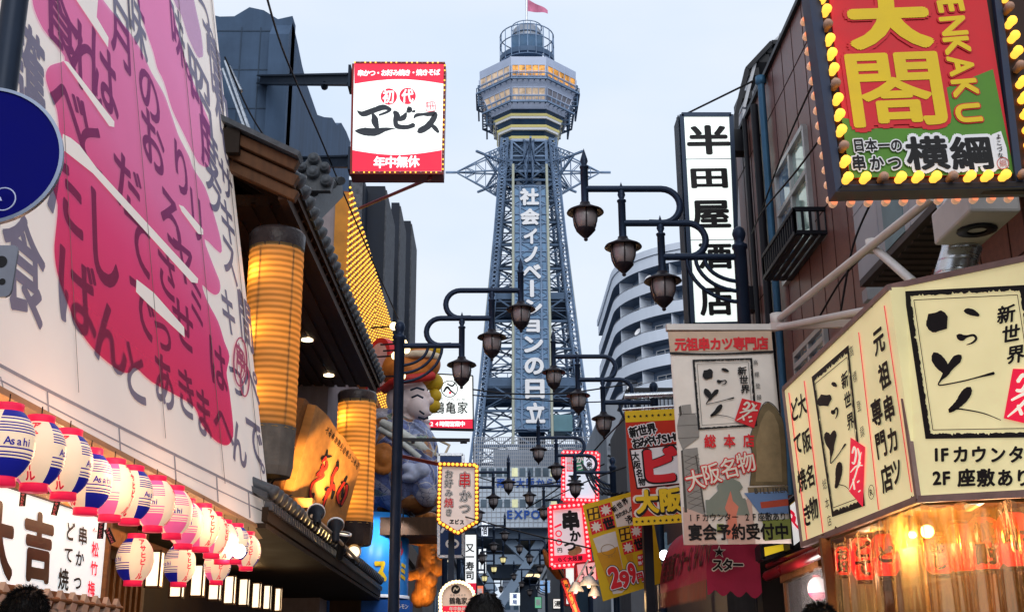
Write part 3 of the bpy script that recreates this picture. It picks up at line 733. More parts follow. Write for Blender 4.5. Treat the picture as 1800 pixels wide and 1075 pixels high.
# timber shop house with two tiled roofs
wh = thing('timber_restaurant', 'dark timber restaurant with tiled roofs, warm eave lights and rafters, on the left', 'building', (-4, 12.5, 0))
XE = -2.3
e0 = PX(516, 314, XE); e1 = PX(668, 672, XE)
ez0, ez1 = e0.z, e1.z; ey0, ey1 = e0.y, e1.y
up_ = V3((-1.9, 0, 1.25)); th = V3((0, 0, .16))
def eave(t, s, dz=0): return e0.lerp(e1, t) + up_ * s + V3((0, 0, dz))
m_ = MB(); m_.prism([eave(0, 0, -.12), eave(1, 0, -.12), eave(1, 1, -.12), eave(0, 1, -.12)], (0, 0, .1)); m_.build('roof_boards', wood, wh)
m_ = MB()
for k in range(31): t = k / 30; m_.bar(eave(t, .03, -.17), eave(t, 1, -.17), .07, .09)
for s in (.06, .5, .95): m_.bar(eave(0, s, -.27), eave(1, s, -.27), .1, .12)
rf = m_.build('rafters', wood, wh)
def tiled(f, n, ln, mb, r=.075, cap=True):
    """rows of round cover tiles running up the slope, each ending in a disc at the eave"""
    for k in range(n):
        t = (k + .5) / n; p, q = f(t, -.03), f(t, 1)
        mb.tube([p + V3((0, 0, .03)), q + V3((0, 0, .03))], r, 8)
        if cap: d = (p - q).normalized(); mb.lathe([(0, .03), (r * 1.0, .03), (r * 1.25, .01), (r * 1.25, -.03), (r, -.05)], p + V3((0, 0, .02)), 10, ax=d)
m_ = MB(); m_.prism([eave(0, -.02, -.01), eave(1, -.02, -.01), eave(1, 1, -.01), eave(0, 1, -.01)], (0, 0, .05)); tiled(lambda t, s: eave(t, s, .05), 30, 1, m_); m_.build('tiled_roof', tile, wh)
# near gable end of that roof
m_ = MB()
g0, g1 = P(402, 236, ey0 - .1), P(522, 294, ey0 - .1)
for k, (dz, dy, w) in enumerate(((0, 0, .13), (-.17, .05, .14), (-.33, .1, .12))): m_.bar(g0 + V3((-.3, dy, dz + .12)), g1 + V3((0, dy, dz)), .12, w)
m_.build('barge_board', [mat('barge_brown', (.1, .045, .02), .6, var=.4, scale=7, streak=.6)], wh, bevel=.01)
m_ = MB(); m_.bar(g0 + V3((-.3, -.03, .26)), g1 + V3((.04, -.03, .1)), .26, .06); m_.build('barge_tiles', tile, wh)
m_ = MB(); m_.box((P(405, 300, 13.9).x - 1, 13.9, P(405, 318, 13.9).z), (P(441, 300, 13.9).x, 14, P(405, 268, 13.9).z)); m_.build('plaster_patch', mat('old_plaster', (.45, .4, .33), .8, var=.2), wh)
xw = -4.3
m_ = MB(); m_.box((xw - 3, 12.6, 0), (xw, ey1, 7.2)); m_.box((xw - 3, 12.5, 7.0), (-2.9, 12.62 + .3, 7.3)); m_.build('wall', mat('restaurant_wall', (.025, .017, .013), .7, var=.4, scale=3, streak=.4), wh)
m_ = MB()
for k in range(9): z = 6.9 - k * .42; m_.box((xw - .02, 13, z), (xw + .04, ey1 - .2, z + .36))
m_.build('wall_boards', wood, wh)
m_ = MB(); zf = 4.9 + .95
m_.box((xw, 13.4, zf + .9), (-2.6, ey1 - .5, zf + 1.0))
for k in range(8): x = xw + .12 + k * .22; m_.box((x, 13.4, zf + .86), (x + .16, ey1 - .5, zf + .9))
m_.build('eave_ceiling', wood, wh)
for x, y in ((540, 598), (578, 660)):
    p = PP(x, y, V3((0, 0, zf + .84)), V3((0, 0, 1)))
    m_ = MB(); m_.lathe([(0, -.01), (.075, -.01), (.1, -.005), (.1, .03)], p, 16); m_.build('recessed_light', mat('lit_downlight', (1, .8, .5), .3, emit=3), wh)
    lamp('downlight', p - V3((0, 0, .05)), 22, (1, .7, .38), .06, spot=110, aim=p - V3((0, .2, 3)))
# ridge ornament roof just beyond (second gable)
m_ = MB(); q0, q1 = P(541, 350, 16.8), P(598, 302, 18.2)
a, b = P(518, 352, 16.5), P(600, 312, 18.5)
m_.prism([P(520, 345, 16.4), P(600, 310, 18.2), P(604, 345, 18.2), P(530, 420, 16.4)], (-.25, .1, .02))
for k in range(6): t = k / 5; m_.tube([P(528 + 68 * t, 326 - 8 * t, 16.6 + 1.4 * t), P(520 + 80 * t, 352 - 34 * t, 15.9 + 1.9 * t)], .07, 8)
m_.build('small_gable_roof', tile, wh)
m_ = MB(); c = P(551, 302, 16.5)
m_.prism([c + V3((x, 0, z)) for x, z in ((-.26, -.3), (-.3, -.12), (-.2, -.02), (-.24, .1), (-.12, .16), (-.08, .26), (.08, .26), (.12, .16), (.24, .1), (.2, -.02), (.3, -.12), (.26, -.3))], (0, .12, 0))
for x, z, r_ in ((0, .2, .085), (-.17, .06, .075), (.17, .06, .075), (-.2, -.16, .09), (.2, -.16, .09), (0, -.02, .1)): m_.lathe([(0, .06), (r_ * .6, .06), (r_ * .62, .04), (r_ * .85, .04), (r_, .02), (r_, -.12)], c + V3((x, -.05, z)), 14, ax=(0, -1, .1))
m_.tube([c + V3((0, .05, .2)), c + V3((-.3, .7, .24)), c + V3((-.9, 1.6, .26))], .1, 8)
m_.build('ridge_ornament', tile, wh)

# lower canopy: tiles, fascia, soffit
XC = -2.25
l0 = PX(470, 868, XC); l1 = PX(668, 1024, XC)
def can(t, s, dz=0): return l0.lerp(l1, t) + V3((-1.5, 0, .62)) * s + V3((0, 0, dz))
m_ = MB(); m_.prism([can(0, 0, -.04), can(1, 0, -.04), can(1, 1, -.04), can(0, 1, -.04)], (0, 0, .06))
tiled(lambda t, s: can(t, s, .03), 44, 1, m_, .06)
for k in range(4): m_.tube([can(0, .14 + .1 * k, .1), can(1, .14 + .1 * k, .1)], .018, 5)
m_.build('canopy_tiles', tile, wh)
m_ = MB()
for k in range(88): t = (k + .5) / 88; p = can(t, 0, -.1); m_.box((p.x - .03, p.y - .035, p.z - .05), (p.x + .05, p.y + .035, p.z + .03))
m_.build('eave_dentils', tile, wh)
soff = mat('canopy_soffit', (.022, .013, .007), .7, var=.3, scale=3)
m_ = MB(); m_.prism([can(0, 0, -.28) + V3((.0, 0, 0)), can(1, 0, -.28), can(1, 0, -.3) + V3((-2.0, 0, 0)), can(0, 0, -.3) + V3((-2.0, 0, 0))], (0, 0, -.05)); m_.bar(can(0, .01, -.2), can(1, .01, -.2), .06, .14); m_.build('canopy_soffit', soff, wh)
m_ = MB(); m_.box((-4.2, 12.2, 0), (-4.0, l1.y, 3.0)); m_.box((-4.0, l1.y - .2, 0), (-2.6, l1.y, 2.9)); m_.build('shop_wall', mat('shop_wall_dark', (.06, .035, .018), .6, var=.4, scale=3, streak=.4), wh)
for k in range(3): lamp('soffit_light', (-3.2, 13.2 + k * 1.5, l0.z - .5), 4, (1, .6, .25), .08)

# two giant cylindrical paper lanterns, lit from inside
def paper(name, c, tr, fac=.5):
    m = mat(name, c, .6, var=.25, scale=2.5, bump=.15)
    n = m.node_tree.nodes; l = m.node_tree.links
    t = n.new('ShaderNodeBsdfTranslucent'); x = n.new('ShaderNodeMixShader'); x.inputs[0].default_value = fac; t.inputs[0].default_value = (*tr, 1)
    o = [q for q in n if q.type == 'OUTPUT_MATERIAL'][0]; b = n['Principled BSDF']
    l.new(b.outputs[0], x.inputs[1]); l.new(t.outputs[0], x.inputs[2]); l.new(x.outputs[0], o.inputs[0]); return m
def ribbed(m, per):
    n = m.node_tree.nodes; l = m.node_tree.links; t = n.new('ShaderNodeTexCoord'); w = n.new('ShaderNodeTexWave'); w.bands_direction = 'Z'; w.inputs['Scale'].default_value = .314 / per; w.inputs['Distortion'].default_value = .4; l.new(t.outputs['Object'], w.inputs[0])
    for nd in [q for q in n if q.type in ('BSDF_TRANSLUCENT', 'BSDF_PRINCIPLED')]:
        k = nd.inputs['Color'] if nd.type == 'BSDF_TRANSLUCENT' else nd.inputs['Base Color']; x = n.new('ShaderNodeMix'); x.data_type = 'RGBA'; x.blend_type = 'MULTIPLY'; x.inputs[0].default_value = .55; x.inputs[6].default_value = k.default_value
        if k.links: l.new(k.links[0].from_socket, x.inputs[6])
        l.new(w.outputs['Color'], x.inputs[7]); l.new(x.outputs[2], k)
    return m
amberp = paper('amber_paper', (.42, .3, .14), (.85, .5, .14), .55); ribbed(amberp, .07)
canv = mat('grey_canvas', (.12, .11, .1), .7, var=.4, scale=5, bump=.5, bscale=9)
darkcap = mat('lantern_cover', (.035, .025, .025), .3, var=.5, scale=5, bump=.4)
def big_lantern(x0, x1, yt, ya, yb, yc, Y, label, en, capm):
    p = P((x0 + x1) / 2, (ya + yb) / 2, Y); r = (x1 - x0) / 2 * mpp(p)
    top, a, b, bt_ = P((x0 + x1) / 2, yt, Y).z, P((x0 + x1) / 2, ya, Y).z, P((x0 + x1) / 2, yb, Y).z, P((x0 + x1) / 2, yc, Y).z
    t = thing('paper_lantern', label, 'lantern', (p.x, p.y, bt_), 'giant cylindrical lanterns')
    n = 46; prof = [(r * (1 - .02 * (k % 2)), a + (b - a) * k / n) for k in range(n + 1)]
    m_ = MB(); m_.lathe(prof, (p.x, p.y, 0), 36); m_.build('paper_shade', amberp, t)
    m_ = MB(); m_.lathe([(0, top + .06), (r * .95, top), (r * 1.03, top - .04), (r * 1.0, a - .0), (r * .98, a - .04)], (p.x, p.y, 0), 24); m_.build('top_cover', darkcap, t)
    m_ = MB(); m_.lathe([(r * 1.02, b + .03), (r * 1.0, b - .1), (r * .97, bt_ + .1), (r * .9, bt_), (r * .6, bt_ + .015), (r * .6, bt_ + .1)], (p.x, p.y, 0), 14, sm=False); m_.build('bottom_cover', capm, t)
    m_ = MB()
    for k in range(5): an = math.pi / 2.5 * k + .5; m_.bar((p.x + r * .95 * math.cos(an), p.y + r * .95 * math.sin(an), a), (p.x + r * .95 * math.cos(an), p.y + r * .95 * math.sin(an), b), .012)
    m_.build('inner_frame', wood, t)
    for k in range(3): lamp('lantern_lamp', (p.x - r * .5, p.y - r * .6, a + (b - a) * (.15 + .33 * k)), en, (1, .5, .12), .12)
    return p
big_lantern(429, 527, 410, 440, 757, 838, 13.3, 'giant amber cylinder lantern directly beside the pink print sign', 12, canv)
big_lantern(590, 659, 690, 706, 922, 958, 17.5, 'giant amber cylinder lantern behind the slanting wooden board', 14, darkcap)

# slanting wooden board on the canopy, washed by spotlights
wdm = mat('golden_board', (.42, .19, .055), .5, var=.35, scale=3, streak=.7, bump=.25)
bq = [P(560, 728, 14.6), P(634, 815, 16.2), P(606, 938, 16.2), P(508, 885, 14.6)]
wb = Board('wooden_board', 'slanting golden wooden signboard with red brushed characters standing on the tiled canopy', 'sign', *bq)
W4 = [(556, 712), (568, 722), (577, 731), (590, 752), (596, 762), (604, 767), (634, 815), (600, 940), (508, 882)]
m_ = MB(); wb.slab(m_, W4, -.12, 0); wb.part(m_, 'board', wdm)
m_ = MB(); wb.slab(m_, [(552, 703), (570, 722), (512, 884), (478, 880)], -.5, -.125); wb.part(m_, 'side_board', wood2)
m_ = MB()
def zs(x, y): return (480 + x * .2604, 680 + y * .2604)
for s in ([(360, 420, 8), (350, 470, 16), (325, 500, 14)], [(320, 480, 14), (345, 470, 18), (390, 465, 8)], [(355, 500, 14), (350, 540, 20), (290, 590, 22)], [(330, 520, 16), (320, 560, 18), (330, 600, 16), (265, 640, 18), (245, 700, 14), (250, 740, 24), (268, 715, 14)],
          [(430, 500, 14), (425, 540, 20), (395, 600, 16), (385, 680, 18), (330, 760, 12)], [(345, 690, 16), (370, 680, 16), (350, 740, 18), (330, 815, 12)], [(400, 645, 14), (405, 690, 18), (390, 750, 14)],
          [(490, 600, 12), (475, 640, 16), (430, 720, 20), (440, 780, 18), (465, 760, 16)], [(455, 640, 14), (490, 660, 18), (485, 720, 20), (450, 800, 16)], [(465, 660, 12), (460, 740, 14)]):
    wb.stroke(m_, s, .012, 0, zs, 1.35, .1)
wb.part(m_, 'lettering_edge', ink); m_ = MB()
for s in ([(350, 470, 16), (325, 500, 14)], [(355, 500, 14), (350, 540, 20), (290, 590, 22)], [(330, 520, 16), (320, 560, 18), (330, 600, 16), (265, 640, 18), (245, 700, 14), (250, 740, 24)],
          [(425, 540, 20), (395, 600, 16), (385, 680, 18), (345, 740, 12)], [(370, 680, 16), (350, 740, 18), (330, 800, 10)], [(400, 655, 14), (405, 690, 18)], [(475, 640, 16), (430, 720, 20), (440, 780, 18)], [(490, 660, 18), (485, 720, 20), (455, 790, 14)]):
    wb.stroke(m_, s, .016, 0, zs, .85, .1)
wb.part(m_, 'lettering', mat('brushed_red', (.42, .02, .015), .5))
m_ = MB(); wb.row(m_, '大阪新世界元祖串かつ本店', 575, 755, 628, 818, k=.8, asp=1.2, bold=.02, rot=-.5); wb.part(m_, 'small_lettering', ink)
m_ = MB(); pa = P(478, 880, 14.4); m_.bar(pa + V3((-.3, 0, -.02)), P(552, 886, 14.4), .3, .12); m_.box((P(522, 900, 14.5).x, 14.45, P(522, 920, 14.5).z), (P(536, 900, 14.5).x, 14.65, P(522, 890, 14.5).z)); m_.build('board_stand', wood2, wb.root, bevel=.01)
spotw = mat('lit_spot_lens', (1, .85, .6), .3, emit=1.5)
for i, (x, y, Y, ax, ay, lab) in enumerate(((556, 902, 13.6, 545, 800, 'white rimmed spotlight in front of the wooden board, nearest of the canopy row'), (590, 925, 14.6, 590, 830, 'spotlight on the canopy below the far edge of the wooden board'),
                                (603, 943, 15.6, 620, 850, 'spotlight on the canopy under the second giant lantern'), (622, 970, 17.6, 640, 880, 'last spotlight on the canopy near the blue drum'))):
    t = thing('spotlight', lab, 'spotlight', P(x, y, Y), 'spotlights along the canopy'); p = P(x, y, Y); d = (P(ax, ay, 15.4) - p).normalized()
    m_ = MB(); m_.lathe([(.02, -.3), (.045, -.28), (.05, -.08), (.09, 0), (.1, .04), (.085, .045)], p, 14, ax=d); h = m_.build('lamp_housing', black, t)
    m_ = MB(); m_.lathe([(.088, .035), (.105, .03), (.105, .055), (.085, .055)], p, 16, ax=d); m_.build('rim', white, h)
    m_ = MB(); m_.lathe([(0, .03), (.085, .03)], p, 14, ax=d); m_.build('lens', spotw, h)
    m_ = MB(); m_.bar(p - d * .2, P(x + 4, y + 22, Y), .03); m_.build('bracket', black, t)
    lamp('spot', p + d * .08, (420, 420, 120, 60)[i], (1, .62, .22), .03, spot=42, aim=p + d * 2)
m_ = MB(); m_.tube([P(548, 906, 13.5), P(585, 938, 14.6), P(630, 985, 17.5)], .022, 6); tag(m_.build('light_rail', mat('rail_warm', (.4, .33, .25), .4), None), 'thin rail carrying the spotlights along the canopy edge', 'rail')
m_ = MB()
for k in range(7): a = can(.1 + k * .1, .2, .14); m_.tube([a + V3((0, .0, 0)), a + V3((.08, .3, .12)), a + V3((-.05, .6, .02)), a + V3((.02, 1.0, .06))], .013, 5)
tag(m_.build('cable', wire), 'loose black cables lying between the canopy spotlights', 'cable')

# ------------------------------------------------------------------ the big slanting print sign (pink hand)
B0 = PX(0, 680, -2.35); B1 = PX(479, 936, -2.35); T1 = P(375, 0, B1.y)
ud = (B1 - B0).normalized(); B00 = B0 - ud * 1.6; vd = (T1 - B1)
bs = Board('print_sign', 'huge cream sign with a pink printed hand and grey handwritten Japanese, leaning above the lanterns', 'sign', B00 + vd * 1.25, B1 + vd * 1.25, B1, B00)
L1, L2 = bs.loc(B1), bs.loc(B1 + vd * 1.25)
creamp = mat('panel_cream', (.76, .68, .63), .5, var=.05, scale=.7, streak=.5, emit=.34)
m_ = MB(); m_.prism([(0, 0, 0), (L1.x, 0, 0), (L2.x, L2.y, 0), (0, L2.y, 0)], (0, 0, -.3)); bs.part(m_, 'panel', creamp, bevel=.012)
gl = mat('panel_ink_grey', (.25, .225, .32), .6, var=.12)
m_ = MB()
for c, x, y, w, h in (('護', 48, 130, 62, 190), ('食', 42, 468, 74, 190), ('食', 105, 40, 60, 110), ('ベ', 118, 190, 60, 120), ('れ', 150, 110, 50, 130), ('た', 112, 330, 70, 150), ('ば', 135, 515, 70, 150), ('は', 182, 130, 46, 130),
                      ('し', 180, 420, 60, 170), ('と', 158, 245, 50, 120), ('月', 213, 60, 36, 110), ('ん', 192, 590, 60, 130), ('だ', 225, 330, 48, 110), ('て', 243, 425, 50, 110), ('で', 250, 540, 44, 110), ('と', 237, 655, 44, 110),
                      ('味', 240, 40, 30, 100), ('お', 268, 250, 40, 100), ('の', 262, 165, 36, 90), ('ろ', 300, 385, 40, 100), ('さ', 293, 480, 36, 90), ('っ', 285, 580, 36, 80), ('あ', 288, 670, 36, 100), ('ヤ', 322, 455, 34, 90), ('り', 318, 300, 30, 90),
                      ('リ', 345, 380, 26, 90), ('せ', 322, 570, 36, 90), ('き', 327, 690, 34, 90), ('ミ', 345, 530, 26, 80), ('ま', 357, 725, 30, 90), ('は', 382, 640, 30, 90), ('へ', 392, 745, 34, 70), ('昭', 352, 160, 34, 100), ('度', 368, 265, 30, 90), ('味', 312, 60, 22, 90),
                      ('ク', 376, 345, 28, 70), ('キ', 400, 390, 24, 70), ('。', 337, 120, 22, 66), ('っ', 357, 15, 22, 70), ('。', 378, 62, 22, 60), ('情', 378, 120, 22, 100), ('和', 390, 195, 22, 86), ('い', 401, 268, 20, 60), ('サ', 397, 318, 22, 60), ('ス', 403, 455, 24, 74),
                      ('キ', 401, 548, 24, 76), ('。', 428, 512, 20, 56), ('間', 431, 565, 22, 86), ('つ', 416, 668, 26, 64), ('ペ', 441, 672, 26, 70), ('ん', 419, 778, 26, 84), ('で', 447, 772, 28, 84), ('。', 466, 812, 18, 50)):
    bs.ch(m_, c, x, y, w, h, .022, .004, shear=.12)
bs.part(m_, 'handwriting', gl)
pk, n_, l_n, tr_, df_, mx_ = film('pink_print', (.82, .34, .52), (.78, .25, .5), .2)
tcx = n_.new('ShaderNodeTexCoord'); spx = n_.new('ShaderNodeSeparateXYZ'); rmp = n_.new('ShaderNodeValToRGB'); mr = n_.new('ShaderNodeMapRange')
va = bs.uv(393, 775); vb = bs.uv(250, 20)
mr.inputs['From Min'].default_value = va[1]; mr.inputs['From Max'].default_value = vb[1]
rmp.color_ramp.elements[0].color = (.86, .05, .17, 1); rmp.color_ramp.elements[1].color = (.97, .54, .82, 1); e_ = rmp.color_ramp.elements.new(.25); e_.color = (.91, .13, .36, 1); e_ = rmp.color_ramp.elements.new(.5); e_.color = (.94, .4, .68, 1)
l_n.new(tcx.outputs['Object'], spx.inputs[0]); l_n.new(spx.outputs['Y'], mr.inputs[0]); l_n.new(mr.outputs[0], rmp.inputs[0]); l_n.new(rmp.outputs[0], tr_.inputs[0])
lil, *_ = film('lilac_print', (.84, .68, .88), (.6, .4, .6), .35)
m_ = MB()
bs.shape(m_, catmull([(40, -70), (53, -10), (58, 17), (74, 52), (100, 84), (112, 106), (86, 116), (78, 134), (84, 159), (98, 195), (102, 259), (90, 320), (99, 361), (95, 412), (93, 440), (98, 479), (112, 520), (128, 562), (151, 600), (177, 628), (208, 651), (225, 655), (236, 646), (265, 671), (309, 695), (340, 715), (353, 746), (375, 772), (393, 782), (404, 777), (409, 755), (402, 688), (397, 655), (402, 626), (393, 600), (382, 565), (363, 529), (354, 501), (366, 512), (377, 518), (385, 512), (385, 495), (374, 467), (358, 420), (386, 445), (387, 423), (377, 384), (360, 331), (339, 297), (331, 275), (317, 248), (310, 232), (296, 190), (285, 162), (265, 128), (245, 86), (223, 53), (192, 17), (165, -20), (130, -70)], 3), .008)
bs.shape(m_, catmull([(215, -70), (237, -10), (251, 42), (268, 92), (275, 120), (287, 145), (301, 192), (321, 234), (343, 279), (352, 290), (365, 293), (368, 268), (368, 223), (363, 204), (340, 148), (321, 92), (307, 36), (296, -10), (285, -70)], 3), .008)
bs.part(m_, 'hand_print', pk)
m_ = MB(); bs.shape(m_, catmull([(290, -70), (304, 0), (318, 28), (329, 64), (345, 98), (352, 101), (356, 95), (352, 56), (340, 0), (330, -70)], 3), .008); bs.part(m_, 'fingertip_print', lil)
m_ = MB()
for g in ([(107, 106), (117, 110), (198, 214), (198, 224), (189, 222)], [(137, 256), (167, 296), (346, 490), (345, 498), (334, 496), (160, 305), (105, 262), (107, 236), (121, 243)], [(237, 491), (236, 513), (258, 535), (322, 593), (321, 575), (268, 515)], [(312, 360), (320, 363), (355, 404), (355, 413), (346, 411), (317, 372)],
          [(125, -8), (187, 84), (188, 67), (167, 31), (170, -8)]): bs.shape(m_, g, .012)
bs.part(m_, 'finger_gaps', creamp)
m_ = MB(); bs.ring(m_, 420, 636, 13, 3, .014, ry=44); bs.ring(m_, 421, 640, 8, 2, .014, ry=26); bs.ch(m_, '串', 420, 628, 14, 44, .04, .014); bs.ring(m_, 428, 668, 9, 3, .014, ry=30); bs.part(m_, 'seal_print', mat('seal_pink', (.6, .08, .2), .5))
m_ = MB()
for x0, y0, x1, y1 in ((96, -20, 134, 690), (222, -20, 288, 770), (310, -20, 393, 850), (368, -20, 463, 900)): bs.stroke(m_, [(x0, y0, 1.0), (x1, y1, 1.0)], .0135)
bs.part(m_, 'panel_seams', mat('seam_grey', (.2, .16, .16), .7))
m_ = MB()
fd = mat('frame_shadow_line', (.36, .36, .42), .6)  # shadow of the inner frame, painted as grey strokes on the panel
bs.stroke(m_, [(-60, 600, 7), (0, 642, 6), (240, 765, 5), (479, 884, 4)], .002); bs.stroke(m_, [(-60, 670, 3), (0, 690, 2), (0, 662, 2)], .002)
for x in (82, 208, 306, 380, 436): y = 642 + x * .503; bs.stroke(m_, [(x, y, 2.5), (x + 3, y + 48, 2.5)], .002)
bs.stroke(m_, [(0, 668, 3), (240, 792, 2.5), (479, 906, 2)], .002); bs.part(m_, 'valance_frame_shadows', fd)
edge = mat('panel_edge_trim', (.45, .25, .12), .45, var=.2)
m_ = MB(); m_.box((0, -.04, -.3), (L1.x, -.003, .015)); bs.part(m_, 'bottom_trim', edge)

# shop below that sign
shop = thing('lantern_shop', 'warm timber shop front under the pink print sign with paper box lamps', 'building', (-3.4, 8, 0))
sof = mat('shop_soffit', (.42, .27, .15), .55, var=.2, scale=4)
zb = B1.z
m_ = MB(); m_.prism([B00 + V3((-.28, 0, .02)), B1 + V3((-.28, 0, .02)), B1 + V3((-1.7, 0, .02)), B00 + V3((-1.7, 0, .02))], (0, 0, .08)); m_.build('soffit', sof, shop)
wl = mat('shop_timber', (.16, .085, .035), .5, var=.4, scale=4, streak=.6, bump=.2)
m_ = MB(); m_.box((-3.62, 3.6, 0), (-3.5, 12.2, zb + .1)); m_.box((-4.2, 12.15, 0), (-3.5, 12.3, zb + 3)); m_.build('wall', wl, shop)
m_ = MB()
for k in range(22): y = 8.3 + k * .18; m_.box((-3.5, y, 0), (-3.47, y + .06, 2.35))
for z in (1.2, 1.75, 2.35): m_.box((-3.5, 8.2, z), (-3.46, 12.15, z + .07))
m_.build('lattice_screen', wood2, shop)
m_ = MB(); m_.box((-3.5, 8.2, 2.42), (-3.1, 12.2, 2.48)); m_.box((-3.14, 8.2, 2.34), (-3.08, 12.2, 2.42)); m_.build('lamp_shelf', wood2, shop)
boxlit = mat('paper_box_lit', (1, .82, .55), .4, var=.05, emit=1.6)
for i, (x, y, w) in enumerate(((272, 1000, 33), (312, 1020, 28), (348, 1020, 28), (378, 1028, 25), (404, 1036, 23), (429, 1040, 21), (451, 1046, 18), (470, 1049, 16), (489, 1053, 14))):
    Y = (-2.95) / (ray(x, y).x / ray(x, y).y); p = P(x, y, Y); h = .105; hh = .15
    w_ = w * mpp(p) / 2 * .72
    t = thing('box_lamp', 'glowing paper box lamp on the shop wall, %s from the near end' % ['first', 'second', 'third', 'fourth', 'fifth', 'sixth', 'seventh', 'eighth', 'ninth'][i], 'wall lamp', p, 'paper box lamps on the shop wall')
    m_ = MB(); m_.box((p.x - w_, p.y - w_, p.z - hh), (p.x + w_, p.y + w_, p.z + hh)); m_.build('paper_shade', boxlit, t)
    m_ = MB()
    for sx in (-1, 1):
        for sy in (-1, 1): m_.bar((p.x + sx * w_, p.y + sy * w_, p.z - hh - .01), (p.x + sx * w_, p.y + sy * w_, p.z + hh + .01), .016)
    for z in (-hh, hh):
        for s in (-1, 1): m_.bar((p.x - w_, p.y + s * w_, p.z + z), (p.x + w_, p.y + s * w_, p.z + z), .016); m_.bar((p.x + s * w_, p.y - w_, p.z + z), (p.x + s * w_, p.y + w_, p.z + z), .016)
    m_.build('frame', wood, t)
    if i % 2 == 0: lamp('box_lamp_light', p + V3((.2, -.1, -.1)), 3.5, (1, .68, .35), .1)

# striped beer lanterns
lc = lit('lantern_paper', (.95, .7, .48), .5, .05, scale=8); lb = lit('lantern_blue', (.012, .015, .26), .4, .05); lp = lit('lantern_pink', (.85, .12, .3), .6, .05); lr_ = lit('lantern_red_cap', (.9, .02, .08), .5, .1); lred = lit('lantern_red_text', (.75, .02, .06), .4, .05)
def beer_lantern(p, r, rot, label):
    t = thing('beer_lantern', label, 'lantern', (p.x, p.y, p.z - r * 1.5), 'striped beer lanterns')
    n = 48; hh = r * 1.12; m = 44
    prof = [(r * (1 - abs((k / m) * 2 - 1) ** 2.5 * .48) * (1 - .012 * (k % 2)), -hh + 2 * hh * k / m) for k in range(m + 1)]
    def mi(i, j):
        a = (j / n * 4 + rot) % 4; q = int(a); f = a - q; v = (i + .5) / m; lim = .5 - .36 * math.sqrt(max(0, 1 - (v * 2 - 1) ** 4))
        if q % 2 == 0:   # cream oval panel
            return 0
        col_ = 2 if q == 1 else 1
        if v < .22 + .02 or v > .9: return col_
        if .42 < v < .62: return 0
        if v < .42: return col_ if int((v - .24) / .18 * 8) % 2 else 0
        return col_ if int((v - .62) / .28 * 12) % 2 else 0
    m_ = MB(); m_.lathe(prof, p, n, mif=mi); b = m_.build('paper_shade', [lc, lb, lp], t)
    m_ = MB(); m_.lathe([(0, -hh - .035), (r * .5, -hh - .035), (r * .5, -hh - .01), (r * .5, -hh + .03)], p, 20); m_.build('bottom_ring', lr_, t)
    m_ = MB(); m_.lathe([(r * .5, hh - .03), (r * .5, hh + .02), (r * .5, hh + .035), (0, hh + .035)], p, 20); m_.build('top_ring', lr_, t)
    m_ = MB(); m_.tube([p + V3((0, 0, hh)), p + V3((0, 0, hh + .08))], .003, 5); m_.build('hook', wire, t)
    def txt(mb, s, ang, vert, size, bold):
        k = len(s)
        for i, ch in enumerate(s):
            vs, fs = glyph('｜' if (ch == 'ー' and vert) else ch, bold); o = []
            for a, c, _ in vs:
                if vert: x = (a - .5) * size; z = ((k - 1) / 2 - i) * size * 1.02 + (c - .38) * size
                else: x = (i - (k - 1) / 2) * size * .56 + (a - .27) * size; z = (c - .37) * size
                u = (z / hh); rr = r * (1 - abs(max(-1, min(1, u))) ** 2.5 * .48) + .004; an = ang + x / max(rr, .03)
                o.append(p + V3((rr * math.cos(an), rr * math.sin(an), z)))
            mb.add(o, fs)
    m_ = MB(); m2 = MB()
    for q in range(4):
        an = ((q + .5 - rot) / 4) * 2 * math.pi
        if q % 2 == 0: txt(m_, 'アサヒビール', an, True, r * .36, .04)
        else: txt(m2, 'Asahi', an, False, r * .38, .02)
    m_.build('red_lettering', lred, t); m2.build('blue_lettering', lb, t)
    return t
LZ = [(8, 781), (66, 797), (117, 816), (155, 846), (197, 861), (231, 870), (272, 885), (305, 900), (325, 920), (355, 927), (374, 940), (392, 952), (414, 955), (434, 968)]
ordn = ['first', 'second', 'third', 'fourth', 'fifth', 'sixth', 'seventh', 'eighth', 'ninth', 'tenth', 'eleventh', 'twelfth', 'thirteenth', 'last']
for i, (x, y) in enumerate(LZ):
    Y = 5.0 + i * .42; p = P(x, y, Y)
    beer_lantern(p, .123 if i < 12 else .116, [3.95, 3.42, 3.45, 3.85, 2.6, 3.6, 2.5, 2.3, 2.35, 2.95, 2.75, 3.2, 3.5, 3.2][i], 'striped beer lantern, %s counted from the camera in the upper row under the pink sign' % ordn[i])
    if i % 2 == 1: lamp('lantern_light', p + V3((-.3, 0, .05)), 2.2, (1, .6, .33), .1)
for i, (x, y, r) in enumerate(((237, 983, .125), (316, 991, .12), (382, 993, .11))):
    beer_lantern(P(x, y, (8.4, 9.4, 10.2)[i]), r, (5.05, 4.95, 3.2)[i], 'striped beer lantern hung low on its own, %s of the three lower ones' % ['nearest', 'middle', 'farthest'][i])
p = P(420, 968, 9.6); m_ = MB(); m_.ball(p, .055, 14); tag(m_.build('bare_bulb', mat('bare_bulb_lit', (1, .9, .75), .3, emit=6)), 'glaring bare bulb among the farthest striped lanterns', 'bulb'); lamp('bare_bulb_light', p + V3((0, -.1, 0)), 8, (1, .75, .5), .06)
for x, y, Y in ((100, 760, 5.6), (250, 838, 7.4), (380, 905, 10.0)): lamp('soffit_light', P(x, y, Y) + V3((-.45, 0, -.1)), 7, (1, .62, .3), .06)
